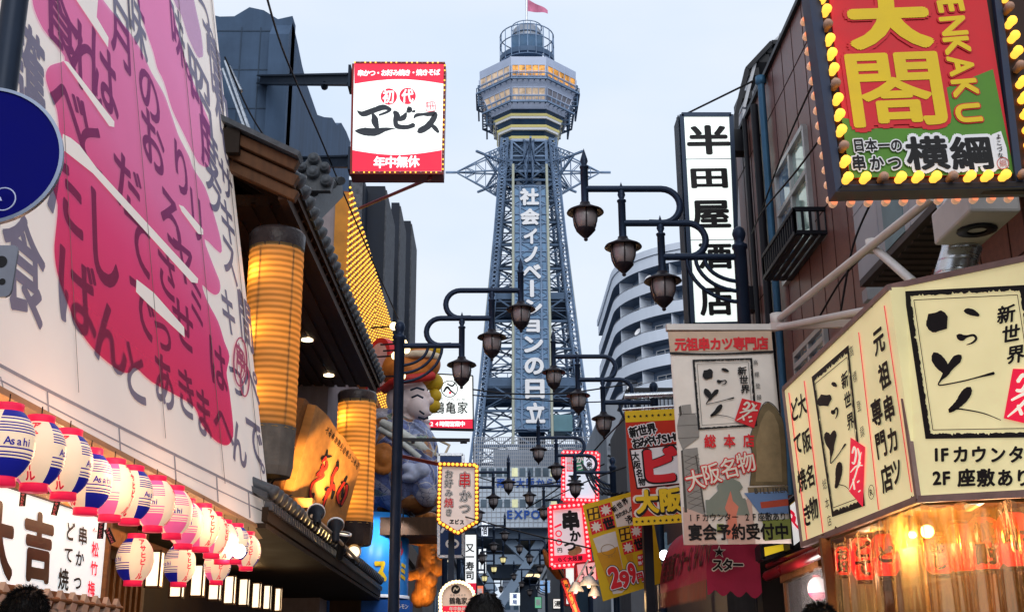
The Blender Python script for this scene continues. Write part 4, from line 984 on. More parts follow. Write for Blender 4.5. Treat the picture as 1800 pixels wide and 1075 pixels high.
for i in range(4): lamp('panel_fill_light', B0.lerp(B1, (.1, .4, .7, .93)[i]) + V3((.55, 0, -.25)), 13, (1, .52, .27), .12)  # added fill lamps without fixtures, warming the panel's lower part

# white lit board under the lanterns
d_ = P(0, 847, 6.7), P(190, 911, 8.2), P(176, 1054, 8.2), P(0, 1030, 6.7)
d_ = (P(-60, 828, 6.25),) + d_[1:3] + (P(-60, 1022, 6.25),)
sb = Board('lit_name_board', 'white backlit board with large brown black characters under the beer lanterns', 'sign', *d_)
m_ = MB(); sb.slab(m_, [(-60, 828), (190, 911), (177, 1056), (-60, 1022)], -.12, 0); sb.part(m_, 'light_box', lit('lit_cool_white', (.78, .85, .88), .72, .03))
m_ = MB()
E4 = [(-60, 828), (190, 911), (177, 1056), (-60, 1022)]
for k in range(4): a, b = V3(sb.uv(*E4[k])), V3(sb.uv(*E4[(k + 1) % 4])); m_.bar((a.x, a.y, -.05), (b.x, b.y, -.05), .03, .16, up=(0, 0, 1))
sb.part(m_, 'frame', wood2)
grad = mat('brown_lacquer', (.06, .022, .008), .35, var=.9, scale=1.6)
m_ = MB(); sb.fit(m_, '吉', 40, 898, 93, 1024, .05); sb.fit(m_, '大', -34, 878, 24, 1018, .05); sb.part(m_, 'large_lettering', grad)
m_ = MB()
for c, x, y, w, h in (('ど', 122, 933, 17, 36), ('て', 119, 974, 17, 30), ('焼', 110, 1017, 19, 40), ('串', 144, 941, 17, 34), ('か', 139, 981, 16, 30), ('つ', 135, 1023, 15, 30)): sb.ch(m_, c, x, y, w, h, .03)
sb.part(m_, 'lettering', ink); m_ = MB()
for c, x, y, w, h in (('松', 166, 965, 13, 28), ('竹', 164, 998, 13, 26), ('梅', 159, 1034, 13, 28), ('ん', 165, 930, 8, 10)): sb.ch(m_, c, x, y, w, h, .03)
sb.part(m_, 'red_lettering', litred)
cloth = mat('noren_cloth', (.5, .4, .33), .8, var=.15, scale=5, bump=.3)
nr = thing('shop_curtain', 'pale fabric curtain on a rod with loops below the lit white board', 'curtain', P(60, 1060, 7.2))
r0, r1 = P(-40, 1036, 6.1), P(212, 1068, 8.3)
m_ = MB(); m_.tube([r0, r1], .018, 8); m_.build('rod', wood2, nr)
for k in range(11): a = r0.lerp(r1, (k + .5) / 11); m_ = MB(); m_.bar(a + V3((0, -.03, -.07)), a + V3((0, .03, .035)), .03, .09); m_.build('loop', cloth, nr)
m_ = MB(); m_.grid(lambda u, v: r0.lerp(r1, u) + V3((.03 * math.sin(u * 40), 0, -.05 - v * .5)), 60, 4); m_.build('fabric', cloth, nr)
for i, (x, y, Y, rot, lab) in enumerate(((40, 875, 6.0, .0, 'small black paper tag with red print under the second lantern'), (98, 891, 6.6, .15, 'small black paper tag with red print under the third lantern'), (177, 932, 7.0, 0, 'small black tag hanging over the right edge of the lit board'), (193, 941, 7.3, -.5, 'small black tag hanging askew just right of the lit board'))):
    p = P(x, y, Y); k = mpp(p); c, s_ = math.cos(rot), math.sin(rot); u = V3((c, 0, -s_)); v = V3((s_, 0, c)); w, h = 5.5 * k, 14 * k
    tg = Board('paper_tag', lab, 'tag', p - u * w + v * h, p + u * w + v * h, p + u * w - v * h, p - u * w - v * h, 'black paper tags')
    m_ = MB(); m_.prism([(0, 0, -.004), (2 * w, 0, -.004), (2 * w, 2 * h, -.004), (0, 2 * h, -.004)], (0, 0, .004)); tg.part(m_, 'card', ink)
    m_ = MB()
    for j, ch in enumerate('アサヒビル'): tg.put(m_, ch, w, 2 * h * (.9 - .2 * j), w * 1.2, 2 * h * .19, .002, 0, .03)
    tg.part(m_, 'lettering', mat('tag_pink', (.7, .15, .2), .5))

# blue round traffic sign at the left edge
pc = P(-26, 272, 4.3)
ts = thing('traffic_sign', 'blue round traffic sign with grey rim on a dark pole at the left edge', 'traffic sign', (pc.x, 4.3, 0))
r = 131 * mpp(pc); d = (CAM - pc); d.z = 0; d = (d.normalized() + V3((0, -1, 0)) * 2).normalized()
m_ = MB(); m_.lathe([(0, .0), (r * .955, 0), (r * .957, .004)], pc, 64, ax=d, sm=False); m_.build('face', mat('sign_blue', (.002, .003, .13), .5, var=.05, spec=.03), ts)
m_ = MB(); m_.lathe([(r * .952, .006), (r, .004), (r, -.02), (0, -.02)], pc, 64, ax=d, sm=False); m_.build('rim', mat('rim_grey', (.2, .24, .33), .4, .3), ts)
o2 = P(6, 350, 4.27); m_ = MB(); m_.tube([o2 + (V3((math.cos(a), 0, math.sin(a))) * .046) for a in [2 * math.pi * k / 24 for k in range(24)]], .0028, 5, closed=True); m_.prism([P(-2, 353, 4.27), P(4, 353, 4.27), P(1, 346, 4.27)], (0, -.004, 0)); m_.build('emblem', mat('emblem_pale', (.5, .55, .75), .4), ts)
m_ = MB(); a = P(8, 150, 4.36); m_.tube([V3((a.x - .02, 4.4, 0)), V3((a.x - .02, 4.4, 5))], .052, 14); m_.build('pole', navy, ts)
p = P(4, 476, 4.3); m_ = MB(); k = mpp(p)
m_.prism([p + V3((k * x, 0, -k * y)) for x, y in [(-60, -48), (16, -48), (21, -45), (23, -38), (20, 36), (17, 44), (10, 48), (-60, 48)]], (0, .012, 0)); pl = m_.build('lower_plate', mat('plate_grey', (.17, .18, .22), .4, .2), ts, bevel=.003)
m_ = MB(); m_.lathe([(0, .002), (11 * k, .002)], P(2, 460, 4.3), 20, ax=(0, -1, 0)); m_.lathe([(0, .002), (6 * k, .002)], P(4, 495, 4.3), 16, ax=(0, -1, 0)); m_.build('plate_mark', ink, pl)
# ------------------------------------------------------------------ hanging white and red sign on steel beams (left)
Y = 17.0
eb = Board('hanging_sign', 'white and red lit sign with black brushed katakana hanging from steel beams', 'sign', P(622.5, 112, Y), P(780, 113, Y), P(776, 300, Y), P(619, 300, Y))
ER = [(622.5, 112), (780, 113), (776, 301), (619, 301)]
m_ = MB(); eb.slab(m_, ER, -.3, 0); eb.part(m_, 'light_box', [lit('lit_sign_white', (.9, .95, .92), .72, .02)])
bx_ = mat('sign_box_maroon', (.16, .018, .015), .4, .2)
m_ = MB(); q = [eb.uv(*a) for a in ER]
m_.box((q[3][0] - .03, q[3][1] - .05, -.33), (q[2][0] + .03, q[3][1] - .004, .012)); m_.box((q[3][0] - .03, q[0][1] + .004, -.33), (q[2][0] + .03, q[0][1] + .03, .012))
m_.bar((q[3][0] - .017, q[3][1], -.16), (q[0][0] - .017, q[0][1], -.16), .33, .03, up=(1, 0, 0)); m_.bar((q[2][0] + .017, q[2][1], -.16), (q[1][0] + .017, q[1][1], -.16), .33, .03, up=(1, 0, 0)); eb.part(m_, 'box_rim', bx_)
m_ = MB(); arc_ = [(623 + 157 * k / 14, 147.5 - 8 * math.sin(math.pi * k / 14)) for k in range(15)]
eb.shape(m_, [(622.5, 112)] + arc_ + [(780, 113)], .003)
arc_ = [(776.5 - 157 * k / 14, 264 + 8.5 * math.sin(math.pi * k / 14)) for k in range(15)]
eb.shape(m_, [(619, 301), (776, 301)] + arc_, .003); eb.disc(m_, 683.5, 170, 14.5, .003); eb.disc(m_, 716.5, 169, 14.5, .003)
for x in (751.5, 756, 760.5): eb.stroke(m_, [(x, 181, 1.3), (x + 1, 193, 1.3)], .003)
eb.stroke(m_, [(749.5, 181, 1.2), (763, 180, 1.2), (764.5, 194, 1.2), (750, 195, 1.2), (749.5, 181, 1.2)], .003); eb.stroke(m_, [(750, 187, 1.2), (764, 186.5, 1.2)], .0036)
eb.part(m_, 'red_print', litred)
m_ = MB(); eb.row(m_, '串かつ・お好み焼き・焼きそば', 634, 129, 768, 127.5, k=1.12, asp=1.12, bold=.04, n=.006); wt_ = lit('lit_white_text', (.95, .97, .95), .7, .01); eb.part(m_, 'top_lettering', wt_); m_ = MB(); eb.row(m_, '年中無休', 667, 285.5, 727, 284, k=1.05, asp=1.1, bold=.04, n=.006); eb.part(m_, 'bottom_lettering', wt_); m_ = MB()
eb.ch(m_, '初', 683, 170, 21, 25, .03, .006); eb.part(m_, 'round_lettering', wt_); m_ = MB(); eb.ch(m_, '代', 716.5, 169, 21, 25, .03, .006); eb.part(m_, 'round_lettering', wt_)
m_ = MB(); zs = lambda x, y: (400 + x * .2976, 80 + y * .2976)
for s in ([(766, 386, 4), (800, 405, 30), (860, 385, 30), (920, 366, 30), (965, 378, 14)], [(962, 380, 16), (940, 395, 14), (895, 412, 10)], [(858, 405, 14), (868, 430, 34), (872, 455, 38), (885, 490, 20)], [(755, 505, 8), (800, 508, 40), (870, 512, 42), (930, 497, 22), (992, 490, 3)],
          [(985, 392, 20), (1000, 415, 36), (992, 450, 26), (1005, 478, 28), (1060, 483, 24), (1100, 470, 26)], [(1070, 368, 22), (1075, 382, 30), (1060, 392, 14)], [(1055, 400, 12), (1040, 425, 30), (1010, 440, 20)], [(1092, 392, 10), (1106, 388, 14)], [(1100, 432, 4), (1118, 412, 20), (1170, 408, 8)],
          [(1125, 405, 6), (1180, 407, 22), (1225, 405, 26), (1212, 440, 32), (1180, 480, 36), (1135, 505, 30), (1122, 510, 8)], [(1195, 462, 10), (1222, 485, 24), (1245, 512, 16)]): eb.stroke(m_, s, .004, 0, zs, 1.08, .05)
eb.part(m_, 'brushed_lettering', lit('lit_black', (.012, .018, .03), .3, .1))
beam = mat('beam_navy', (.012, .02, .035), .5, .4, var=.3)
m_ = MB()
for y in (140, 284):
    a, b = P(619, y, 17.15), P(458 if y == 140 else 500, y + 1, 21.95)
    for dz in (-.085, .085): m_.bar(a + V3((0, 0, dz)), b + V3((0, 0, dz)), .17, .03)
    m_.bar(a, b, .03, .17); m_.obox(a - V3((.03, 0, 0)), (V3((1, 0, 0)), V3((0, 1, 0)), V3((0, 0, 1))), (.02, .14, .19))
m_.lathe([(0, -.05), (.06, -.05), (.06, .05), (0, .05)], P(570, 151, 18.3), 10, ax=(0, 1, 0)); eb.part(MB(), 'x', beam) if False else None
m_.build('support_beams', beam, eb.root)
m_ = MB(); m_.tube([P(757, 313, 17.1), P(632, 366, 22)], .03, 6); m_.build('stay_rod', mat('rod_dark_red', (.16, .01, .015), .4), eb.root)
k = 0
for x0, y0, x1, y1, n_b in ((622, 302.5, 775, 302.5, 16), (778.5, 300, 781, 116, 22), (623, 111, 779, 111.5, 18)):
    pass
eb.bulbs([lerp((622, 303.5), (776, 303.5), k / 17) for k in range(18)] + [lerp((778.4, 298), (782, 116), k / 21) for k in range(22)] + [lerp((624, 110.5), (779, 111), k / 17) for k in range(18)], .014, (bulb_on, bulb_off), .012, .016, set(range(1, 60, 4)))

# ------------------------------------------------------------------ wall of amber bulbs
bw = thing('bulb_wall', 'orange ribbed wall studded with rows of small amber bulbs above the tiled roof', 'illuminated wall', (-3.3, 24.5, 0))
org = mat('ribbed_orange', (.5, .2, .025), .5, var=.25, scale=3); orr = mat('ribbed_rust', (.3, .075, .02), .5, var=.25, scale=3)
XB = -3.1; n0 = PX(604, 316, XB); zt0 = n0.z
m_ = MB(); m_.box((-9, n0.y + .05, 0), (XB - .15, n0.y + 11.2, zt0 - .25)); m_.build('wall', mat('bulb_house_wall', (.3, .25, .26), .7, var=.2, streak=.5), bw)
allb = []
for k in range(19):
    y = n0.y + k * .58; m_ = MB(); m_.prism([(XB - .15, y, zt0 - 3.2), (XB + .12, y + .08, zt0 - 3.2), (XB + .12, y + .3, zt0 - 3.2), (XB - .15, y + .42, zt0 - 3.2)], (0, 0, 3.2 - (.0 if k % 2 else .25))); m_.build('rib', orr if k % 2 else org, bw)
    for s in (.05, .33):
        nb = 22 if k < 10 else 20
        for j in range(nb): allb.append(V3((XB + .135, y + s, zt0 - .15 - 3.0 * j / nb)))
def sball(mb, c, r, ): mb.ball(c, r, 6, m=4)
sb0 = MB(); sball(sb0, (0, 0, 0), .025); b0 = sb0.build('bulb', bulb_on, bw, local=True); b0.location = allb[0] - wm(bw).translation
for c in allb[1:100]: b = b0.copy(); col.objects.link(b); b.location = c - wm(bw).translation
m_ = MB()
for c in allb[100:]: sball(m_, c, .025)
tag(m_.build('bulbs', bulb_on, bw), kind='stuff')
pa = P(664, 640, 26.5); k = mpp(pa)
ag = Board('arched_sign', 'pink arched sign with red border in front of the amber bulb wall', 'sign', pa + V3((-.3, .4, .66)), pa + V3((.3, -.4, .66)), pa + V3((.3, -.4, -.6)), pa + V3((-.3, .4, -.6)))
A1 = [(0, 0)] + [(.5 - .5 * math.cos(t), .8 + .42 * math.sin(t)) for t in [math.pi * j / 14 for j in range(15)]] + [(1, 0)]
m_ = MB(); ag.slab(m_, A1, -.14, 0, px=False); ag.part(m_, 'border', [mat('arch_border', (.55, .03, .04), .4)])
m_ = MB(); ag.shape(m_, [(.5 + (u - .5) * .8, .06 + v * .85) for u, v in A1], .006, px=False); ag.part(m_, 'face', mat('arch_pink', (.65, .45, .5), .5, var=.2))
for i, (x, y) in enumerate(((692, 573), (709, 603), (714, 614), (695, 625), (706, 660))):
    p = P(x, y, 24); t = thing('floodlight', 'small lit floodlight near the left lamp post top, %s from the top' % ['first', 'second', 'third', 'fourth', 'fifth'][i], 'floodlight', p, 'floodlights behind the left lamp post')
    m_ = MB(); m_.lathe([(.03, -.15), (.09, -.02), (.1, 0)], p, 10, ax=(.3, -1, -.2)); m_.bar(p, p + V3((-.5, .3, .05)), .03); m_.build('housing', black, t)
    m_ = MB(); m_.lathe([(0, .004), (.09, .004)], p, 10, ax=(.3, -1, -.2)); m_.build('lens', bulb_pale, t)

# ------------------------------------------------------------------ giant robed statue and carved golden figure
def remesh(o, v, sm=True):
    r = o.modifiers.new('remesh', 'REMESH'); r.mode = 'VOXEL'; r.voxel_size = v; r.use_smooth_shade = True
    if sm: s = o.modifiers.new('soft', 'SMOOTH'); s.factor = .5; s.iterations = 3
    return o
YS = 25.0; ks = mpp(P(715, 780, YS))
def bl(mb, x, y, rx, ry, dy=0, rd=None, mi=0): p = P(x, y, YS + dy); mb.ball(p, ks, 18, mi, (rx, rd or (rx + ry) / 2, ry), 12)
robe_m = bpy.data.materials.new('floral_robe'); robe_m.use_nodes = True; n = robe_m.node_tree.nodes; l = robe_m.node_tree.links; b = n['Principled BSDF']; b.inputs['Roughness'].default_value = .45
t = n.new('ShaderNodeTexCoord'); v = n.new('ShaderNodeTexVoronoi'); v.inputs['Scale'].default_value = 3.4; v.inputs['Randomness'].default_value = 1; r = n.new('ShaderNodeValToRGB'); r.color_ramp.interpolation = 'CONSTANT'
no_ = n.new('ShaderNodeTexNoise'); no_.inputs['Scale'].default_value = 3; ad = n.new('ShaderNodeMix'); ad.data_type = 'RGBA'; ad.inputs[0].default_value = .12; l.new(t.outputs['Object'], no_.inputs[0]); l.new(t.outputs['Object'], ad.inputs[6]); l.new(no_.outputs['Color'], ad.inputs[7]); l.new(ad.outputs[2], v.inputs['Vector'])
for k, (p, c) in enumerate(((0, (.13, .17, .38)), (.3, (.22, .27, .45)), (.5, (.22, .28, .22)), (.63, (.17, .21, .4)), (.82, (.36, .17, .07)), (.9, (.42, .42, .5)))):
    e = r.color_ramp.elements[k] if k < 2 else r.color_ramp.elements.new(p); e.position = p; e.color = (*c, 1)
sp = n.new('ShaderNodeSeparateColor'); l.new(v.outputs['Color'], sp.inputs[0]); l.new(sp.outputs[0], r.inputs[0])
v2 = n.new('ShaderNodeTexVoronoi'); v2.feature = 'DISTANCE_TO_EDGE'; v2.inputs['Scale'].default_value = 3.4; l.new(ad.outputs[2], v2.inputs['Vector'])
lt = n.new('ShaderNodeMath'); lt.operation = 'LESS_THAN'; lt.inputs[1].default_value = .02; l.new(v2.outputs['Distance'], lt.inputs[0]); mxx = n.new('ShaderNodeMix'); mxx.data_type = 'RGBA'; mxx.inputs[7].default_value = (.42, .42, .46, 1)
v3 = n.new('ShaderNodeTexVoronoi'); v3.feature = 'DISTANCE_TO_EDGE'; v3.inputs['Scale'].default_value = 10; l.new(ad.outputs[2], v3.inputs['Vector'])
l3 = n.new('ShaderNodeMath'); l3.operation = 'LESS_THAN'; l3.inputs[1].default_value = .035; l.new(v3.outputs['Distance'], l3.inputs[0]); m3x = n.new('ShaderNodeMix'); m3x.data_type = 'RGBA'; m3x.inputs[7].default_value = (.09, .1, .2, 1); l.new(l3.outputs[0], m3x.inputs[0]); l.new(r.outputs[0], m3x.inputs[6])
bw_ = n.new('ShaderNodeTexWave'); bw_.inputs['Scale'].default_value = 1.1; bw_.inputs['Distortion'].default_value = 6; bw_.bands_direction = 'DIAGONAL'; l.new(t.outputs['Object'], bw_.inputs[0]); bb_ = n.new('ShaderNodeBump'); bb_.inputs['Strength'].default_value = .9; bb_.inputs['Distance'].default_value = .12; l.new(bw_.outputs['Fac'], bb_.inputs['Height']); l.new(bb_.outputs[0], b.inputs['Normal'])
l.new(lt.outputs[0], mxx.inputs[0]); l.new(m3x.outputs[2], mxx.inputs[6]); l.new(mxx.outputs[2], b.inputs['Base Color'])
st = thing('robed_statue', 'giant painted statue in a blue floral robe and orange hat behind the lamp post', 'statue', P(705, 900, YS))
skin = mat('statue_skin', (.6, .5, .5), .4, var=.1); hatm = mat('statue_hat_orange', (.5, .16, .03), .45, var=.5, scale=3); haty = mat('statue_hat_yellow', (.5, .33, .02), .45, var=.25, scale=2); hatr = mat('statue_hat_red', (.4, .025, .02), .4, var=.2)
m_ = MB()
for a in ((700, 815, 58, 88, 0), (668, 770, 38, 55, .3), (735, 800, 36, 55, -.3), (752, 850, 28, 40, -.4), (690, 745, 44, 30, .1), (662, 845, 34, 60, .2), (728, 770, 30, 34, -.3), (700, 860, 55, 40, 0)): bl(m_, *a[:4], dy=a[4])
remesh(m_.build('robe', robe_m, st), .05)
m_ = MB()
for k in range(16):
    a = 2 * math.pi * k / 16; bl(m_, 674 + 17 * math.cos(a), 806 + 20 * math.sin(a), 8, 9, -.78)
bl(m_, 674, 806, 14, 16, -.78); remesh(m_.build('orange_flower', mat('flower_orange', (.42, .14, .03), .5, var=.35, scale=5), st), .03)
m_ = MB()
for a in ((714, 700, 36, 42, 0), (726, 690, 26, 24, -.2), (735, 715, 20, 22, -.3), (742, 722, 13, 14, -.35), (756, 704, 7, 7, -.3), (751, 695, 6, 9, -.3), (752, 727, 8, 4, -.3), (750, 740, 7, 4, -.3), (743, 752, 14, 11, -.2), (722, 742, 24, 20, -.1), (708, 765, 24, 18, 0)): bl(m_, *a[:4], dy=a[4])
for x, y, dy in ((697, 722, -.42), (696, 735, -.42), (697, 745, -.4)): bl(m_, x, y, 9, 9 if y < 730 else 7, dy, 6)
hd = remesh(m_.build('head', skin, st), .022)
m_ = MB(); m_.tube([P(x, y, YS + q) for x, y, q in ((672, 742, -.5), (692, 752, -.75), (716, 768, -.8), (742, 786, -.75), (768, 800, -.5))], .1, 8, rs=[.08, .1, .1, .1, .05]); m_.tube([P(x, y, YS + q) for x, y, q in ((668, 754, -.55), (690, 766, -.82), (714, 784, -.86), (738, 804, -.8))], .06, 8); m_.build('collar', mat('collar_pale', (.5, .52, .5), .5, var=.25, scale=6), st)
m_ = MB()
for s in ([(724, 698), (734, 694), (744, 699)], [(722, 685), (733, 681), (746, 685)], [(736, 733), (746, 736), (753, 733)], [(738, 722), (745, 727)]): m_.tube([P(x, y, YS - .98 + (.12 if i == 0 else 0)) for i, (x, y) in enumerate(s)], .022, 6)
m_.build('face_lines', navy, hd)
m_ = MB()
for a in ((716, 655, 50, 30, 0), (740, 640, 36, 30, 0), (700, 650, 30, 34, 0)): bl(m_, *a[:4], dy=a[4])
remesh(m_.build('hat', hatm, st), .04)
m_ = MB(); m_.tube([P(x, y, YS + d) for x, y, d in ((676, 684, -.1), (690, 672, -.5), (712, 666, -.66), (735, 664, -.62), (760, 660, -.3))], .1, 8); m_.build('hat_band', hatr, st)
m_ = MB(); m_.tube([P(x, y, YS + d) for x, y, d in ((710, 625, -.2), (730, 622, -.42), (752, 622, -.38), (770, 628, -.1))], .09, 8); m_.build('hat_trim', mat('statue_cream', (.55, .45, .33), .5, var=.2), st)
m_ = MB(); bl(m_, 752, 618, 28, 16, .1); bl(m_, 738, 614, 18, 11, 0); remesh(m_.build('hat_crown', haty, st), .04)
for a in ((763, 672, 17, 17, .5), (764, 695, 13, 13, .45), (757, 712, 18, 15, .5)): m_ = MB(); bl(m_, *a[:4], dy=a[4]); m_.build('hat_flap', haty, st)
m_ = MB()
for a in ((718, 822, 14, 10, -.75), (728, 832, 12, 12, -.8), (740, 826, 16, 14, -.75), (720, 840, 16, 8, -.75), (752, 840, 14, 20, -.6), (762, 855, 12, 22, -.4)): bl(m_, *a[:4], dy=a[4], rd=a[2])
remesh(m_.build('sleeve', mat('sleeve_pale', (.36, .4, .55), .45, var=.35, scale=3), st), .03)
m_ = MB()
for a in ((722, 880, 46, 26, -.1), (745, 868, 30, 28, -.2), (690, 893, 30, 10, 0)): bl(m_, *a[:4], dy=a[4])
remesh(m_.build('lower_garment', mat('statue_brown', (.14, .055, .018), .3, var=.7, scale=4), st), .04)
m_ = MB(); m_.tube([P(742, 760, YS - .3), P(790, 782, YS - .9), P(771, 820, YS - .9)], .03, 6); m_.tube([P(768, 782, YS - .9), P(764, 800, YS - .9)], .02, 5); m_.build('fishing_rod', mat('rod_pale', (.5, .42, .3), .5), st)
m_ = MB(); p0 = P(655, 905, YS); m_.box((-3.6, YS - .9, p0.z - .5), (P(770, 905, YS).x, YS + .9, p0.z - .15)); m_.build('plinth', wood, st)

YG = 27.0; gold = mat('carved_golden_wood', (.36, .13, .03), .35, var=.75, scale=7, streak=.4, bump=.8, bscale=9)
gs = thing('carved_figure', 'carved golden wooden figure with bare arms below the giant robed statue', 'statue', P(750, 1060, YG))
kg = mpp(P(750, 980, YG)); m_ = MB()
def gb(x, y, rx, ry, dy=0, rd=None): m_.ball(P(x, y, YG + dy), kg, 16, 0, (rx, rd or (rx + ry) / 2, ry), 10)
for a in ((757, 965, 22, 42), (748, 1000, 18, 40), (764, 950, 18, 18, -.2), (776, 975, 12, 24, -.15), (770, 998, 14, 14, -.25), (748, 920, 18, 16), (756, 908, 14, 9, -.1), (738, 905, 10, 6), (748, 1035, 20, 30), (757, 1018, 13, 13, -.25), (735, 1050, 13, 18), (766, 930, 14, 9, -.2), (780, 958, 9, 13, -.1)): gb(*a[:4], dy=a[4] if len(a) > 4 else 0)
m_.tube([P(720, 948, YG - .2), P(735, 950, YG - .35), P(752, 944, YG - .3)], .1, 10, rs=[.09, .12, .13]); m_.tube([P(752, 940, YG), P(762, 930, YG)], .12, 8)
m_.tube([P(722, 1010, YG - .3), P(734, 1008, YG - .4), P(748, 1003, YG - .2)], .1, 10, rs=[.1, .125, .13]); gb(720, 948, 8, 8, -.2); gb(722, 1011, 10, 9, -.3)
for k in range(4): m_.tube([P(716 - 1, 944 + 3 * k, YG - .25), P(710, 945 + 3 * k, YG - .28)], .02, 6); m_.tube([P(716, 1006 + 3.5 * k, YG - .35), P(709, 1009 + 3 * k, YG - .4)], .022, 6)
for k in range(8): t = k / 7; m_.tube([P(754 + 5 * t, 925 + 60 * t, YG - .32 - .1 * math.sin(t * 3)), P(762 + 4 * t, 925 + 60 * t, YG - .36)], .035, 6)
remesh(m_.build('body', gold, gs), .022, True).modifiers['soft'].iterations = 1
lamp('statue_spot', P(725, 935, 25.3), 140, (1, .6, .2), .05, spot=80, aim=P(755, 990, 27)); lamp('statue_spot', P(735, 1068, 26), 90, (1, .6, .2), .05, spot=90, aim=P(752, 985, 27))
for i, (x, y) in enumerate(((707, 920), (722, 934), (727, 930))):
    p = P(x, y, 24.5); t = thing('shade_lamp', 'small black shaded lamp over the blue sign, %s of the three from the left' % ['first', 'second', 'third'][i], 'lamp', p, 'shaded lamps over the blue sign')
    m_ = MB(); m_.lathe([(.02, .3), (.035, .12), (.1, 0), (.11, -.02)], p, 12); m_.tube([p + V3((0, 0, .28)), p + V3((-.1, .2, .4)), p + V3((-.4, .5, .38))], .018, 5); m_.build('shade', black, t); m_ = MB(); m_.lathe([(0, -.012), (.1, -.012)], p, 12); m_.build('lamp_disc', bulb_pale, t)

# blue curved sign and awning
cc = P(640, 970, 24.5); rc = 76 * mpp(cc); cc.y += .4
def PC(x, y, e=.0):
    d = ray(x, y); o = CAM - cc; A = d.x ** 2 + d.y ** 2; B = 2 * (o.x * d.x + o.y * d.y); C = o.x ** 2 + o.y ** 2 - (rc + e) ** 2; D = max(0, B * B - 4 * A * C)
    return CAM + d * ((-B - math.sqrt(D)) / (2 * A))
bs_ = thing('curved_blue_sign', 'bright blue curved sign with yellow katakana beside the left lamp post', 'sign', (cc.x, cc.y, 0))
zt_, zb_ = P(660, 893, 23.6).z, P(660, 1046, 23.6).z
m_ = MB(); m_.lathe([(rc, zb_), (rc, zt_), (0, zt_)], (cc.x, cc.y, 0), 64); m_.build('drum', mat('sign_sky_blue', (.02, .19, .55), .35, var=.12, scale=1.5), bs_)
m_ = MB(); m_.lathe([(rc + .03, zb_), (rc + .03, zb_ + .06), (rc, zb_ + .06)], (cc.x, cc.y, 0), 64); m_.build('lower_rim', white, bs_)
def cyl_text(mb, ch, x0, y0, x1, y1, bold, e=.012):
    vs, fs = glyph(ch, bold); ax0 = min(a[0] for a in vs); ax1 = max(a[0] for a in vs); ay0 = min(a[1] for a in vs); ay1 = max(a[1] for a in vs)
    mb.add([PC(x0 + (a - ax0) / (ax1 - ax0) * (x1 - x0), y1 - (b - ay0) / (ay1 - ay0) * (y1 - y0), e) for a, b, _ in vs], fs)
m_ = MB(); cyl_text(m_, 'ス', 656, 985, 680, 1021, .06); cyl_text(m_, 'タ', 683, 985, 703, 1021, .06); cyl_text(m_, 'ミ', 704, 988, 713, 1020, .05); m_.build('yellow_lettering', mat('letter_yellow', (.8, .5, .02), .4), bs_)
m_ = MB(); cyl_text(m_, 'ホ', 690, 952, 699, 972, .05); cyl_text(m_, 'ル', 701, 950, 709, 976, .05); m_.build('red_lettering', red, bs_)
m_ = MB(); p0, p1 = P(575, 1046, 23.4), P(716, 1052, 24.2); m_.prism([V3((-5, p0.y + 1.6, p0.z)), V3((p1.x, p1.y + 1.6, p1.z)), p1 + V3((.05, 0, -.02)), V3((-5, p0.y, p0.z))], (0, 0, -.5)); m_.build('awning', mat('awning_blue', (.012, .1, .42), .5, var=.1), bs_)
ab = Board('awning_text', None, None, P(640, 1050, 23.3), P(716, 1052, 23.3), P(716, 1075, 23.3), P(640, 1075, 23.3), root=bs_)
m_ = MB(); ab.row(m_, '壱ホルモン', 690, 1064, 716, 1066, k=1.0, asp=1.4, bold=.03, n=.2); ab.part(m_, 'awning_lettering', white)
for x, y, e in ((668, 912, 40), (700, 925, 40)): lamp('blue_sign_spot', PC(x, y, .5) + V3((0, 0, .15)), e, (.9, .95, 1), .05, spot=120, aim=PC(x - 8, y + 70))

# ------------------------------------------------------------------ small signs over the street, left
def lit_sign(name, label, rect, Y, mface, depth=.18, frame=ink, fw=.03):
    b = Board(name, label, 'sign', *[P(x, y, Y) for x, y in rect])
    m_ = MB(); b.slab(m_, rect, -depth, 0); b.part(m_, 'light_box', mface)
    m_ = MB(); q = [V3((*b.uv(*a), -depth / 2)) for a in rect]
    for k in range(len(q)): m_.bar(q[k], q[(k + 1) % len(q)], fw, depth + .02, up=(0, 0, 1))
    b.part(m_, 'frame', frame); return b
kb = lit_sign('hanging_sign', 'white lit sign with a red lower band, right of the giant robed statue', [(752, 656), (831, 660), (832, 754), (752, 752)], 28, litwhite, frame=black)
m_ = MB(); kb.row(m_, '鶴亀家', 772, 716, 813, 716, k=.95, asp=1.15, bold=.015); kb.row(m_, '代つちのや', 776, 701, 815, 702, k=.7, asp=1, bold=.0); kb.ring(m_, 790, 683, 15, 1.4)
kb.stroke(m_, [(780, 688, 3), (786, 680, 4), (792, 686, 3), (800, 692, 2)]); kb.stroke(m_, [(786, 674, 2), (795, 678, 3), (800, 672, 2)]); kb.part(m_, 'lettering', ink)
m_ = MB(); kb.shape(m_, [(752, 737), (832, 736), (832, 754), (752, 752)], .003); kb.disc(m_, 791, 690, 2.2, .006); kb.part(m_, 'red_band', litred)
m_ = MB(); kb.row(m_, '24時間営業中', 759, 744.5, 813, 744.5, k=1.05, asp=1.05, bold=.04, n=.007); kb.part(m_, 'white_lettering', lit('lit_white_text', (.95, .97, .95)))

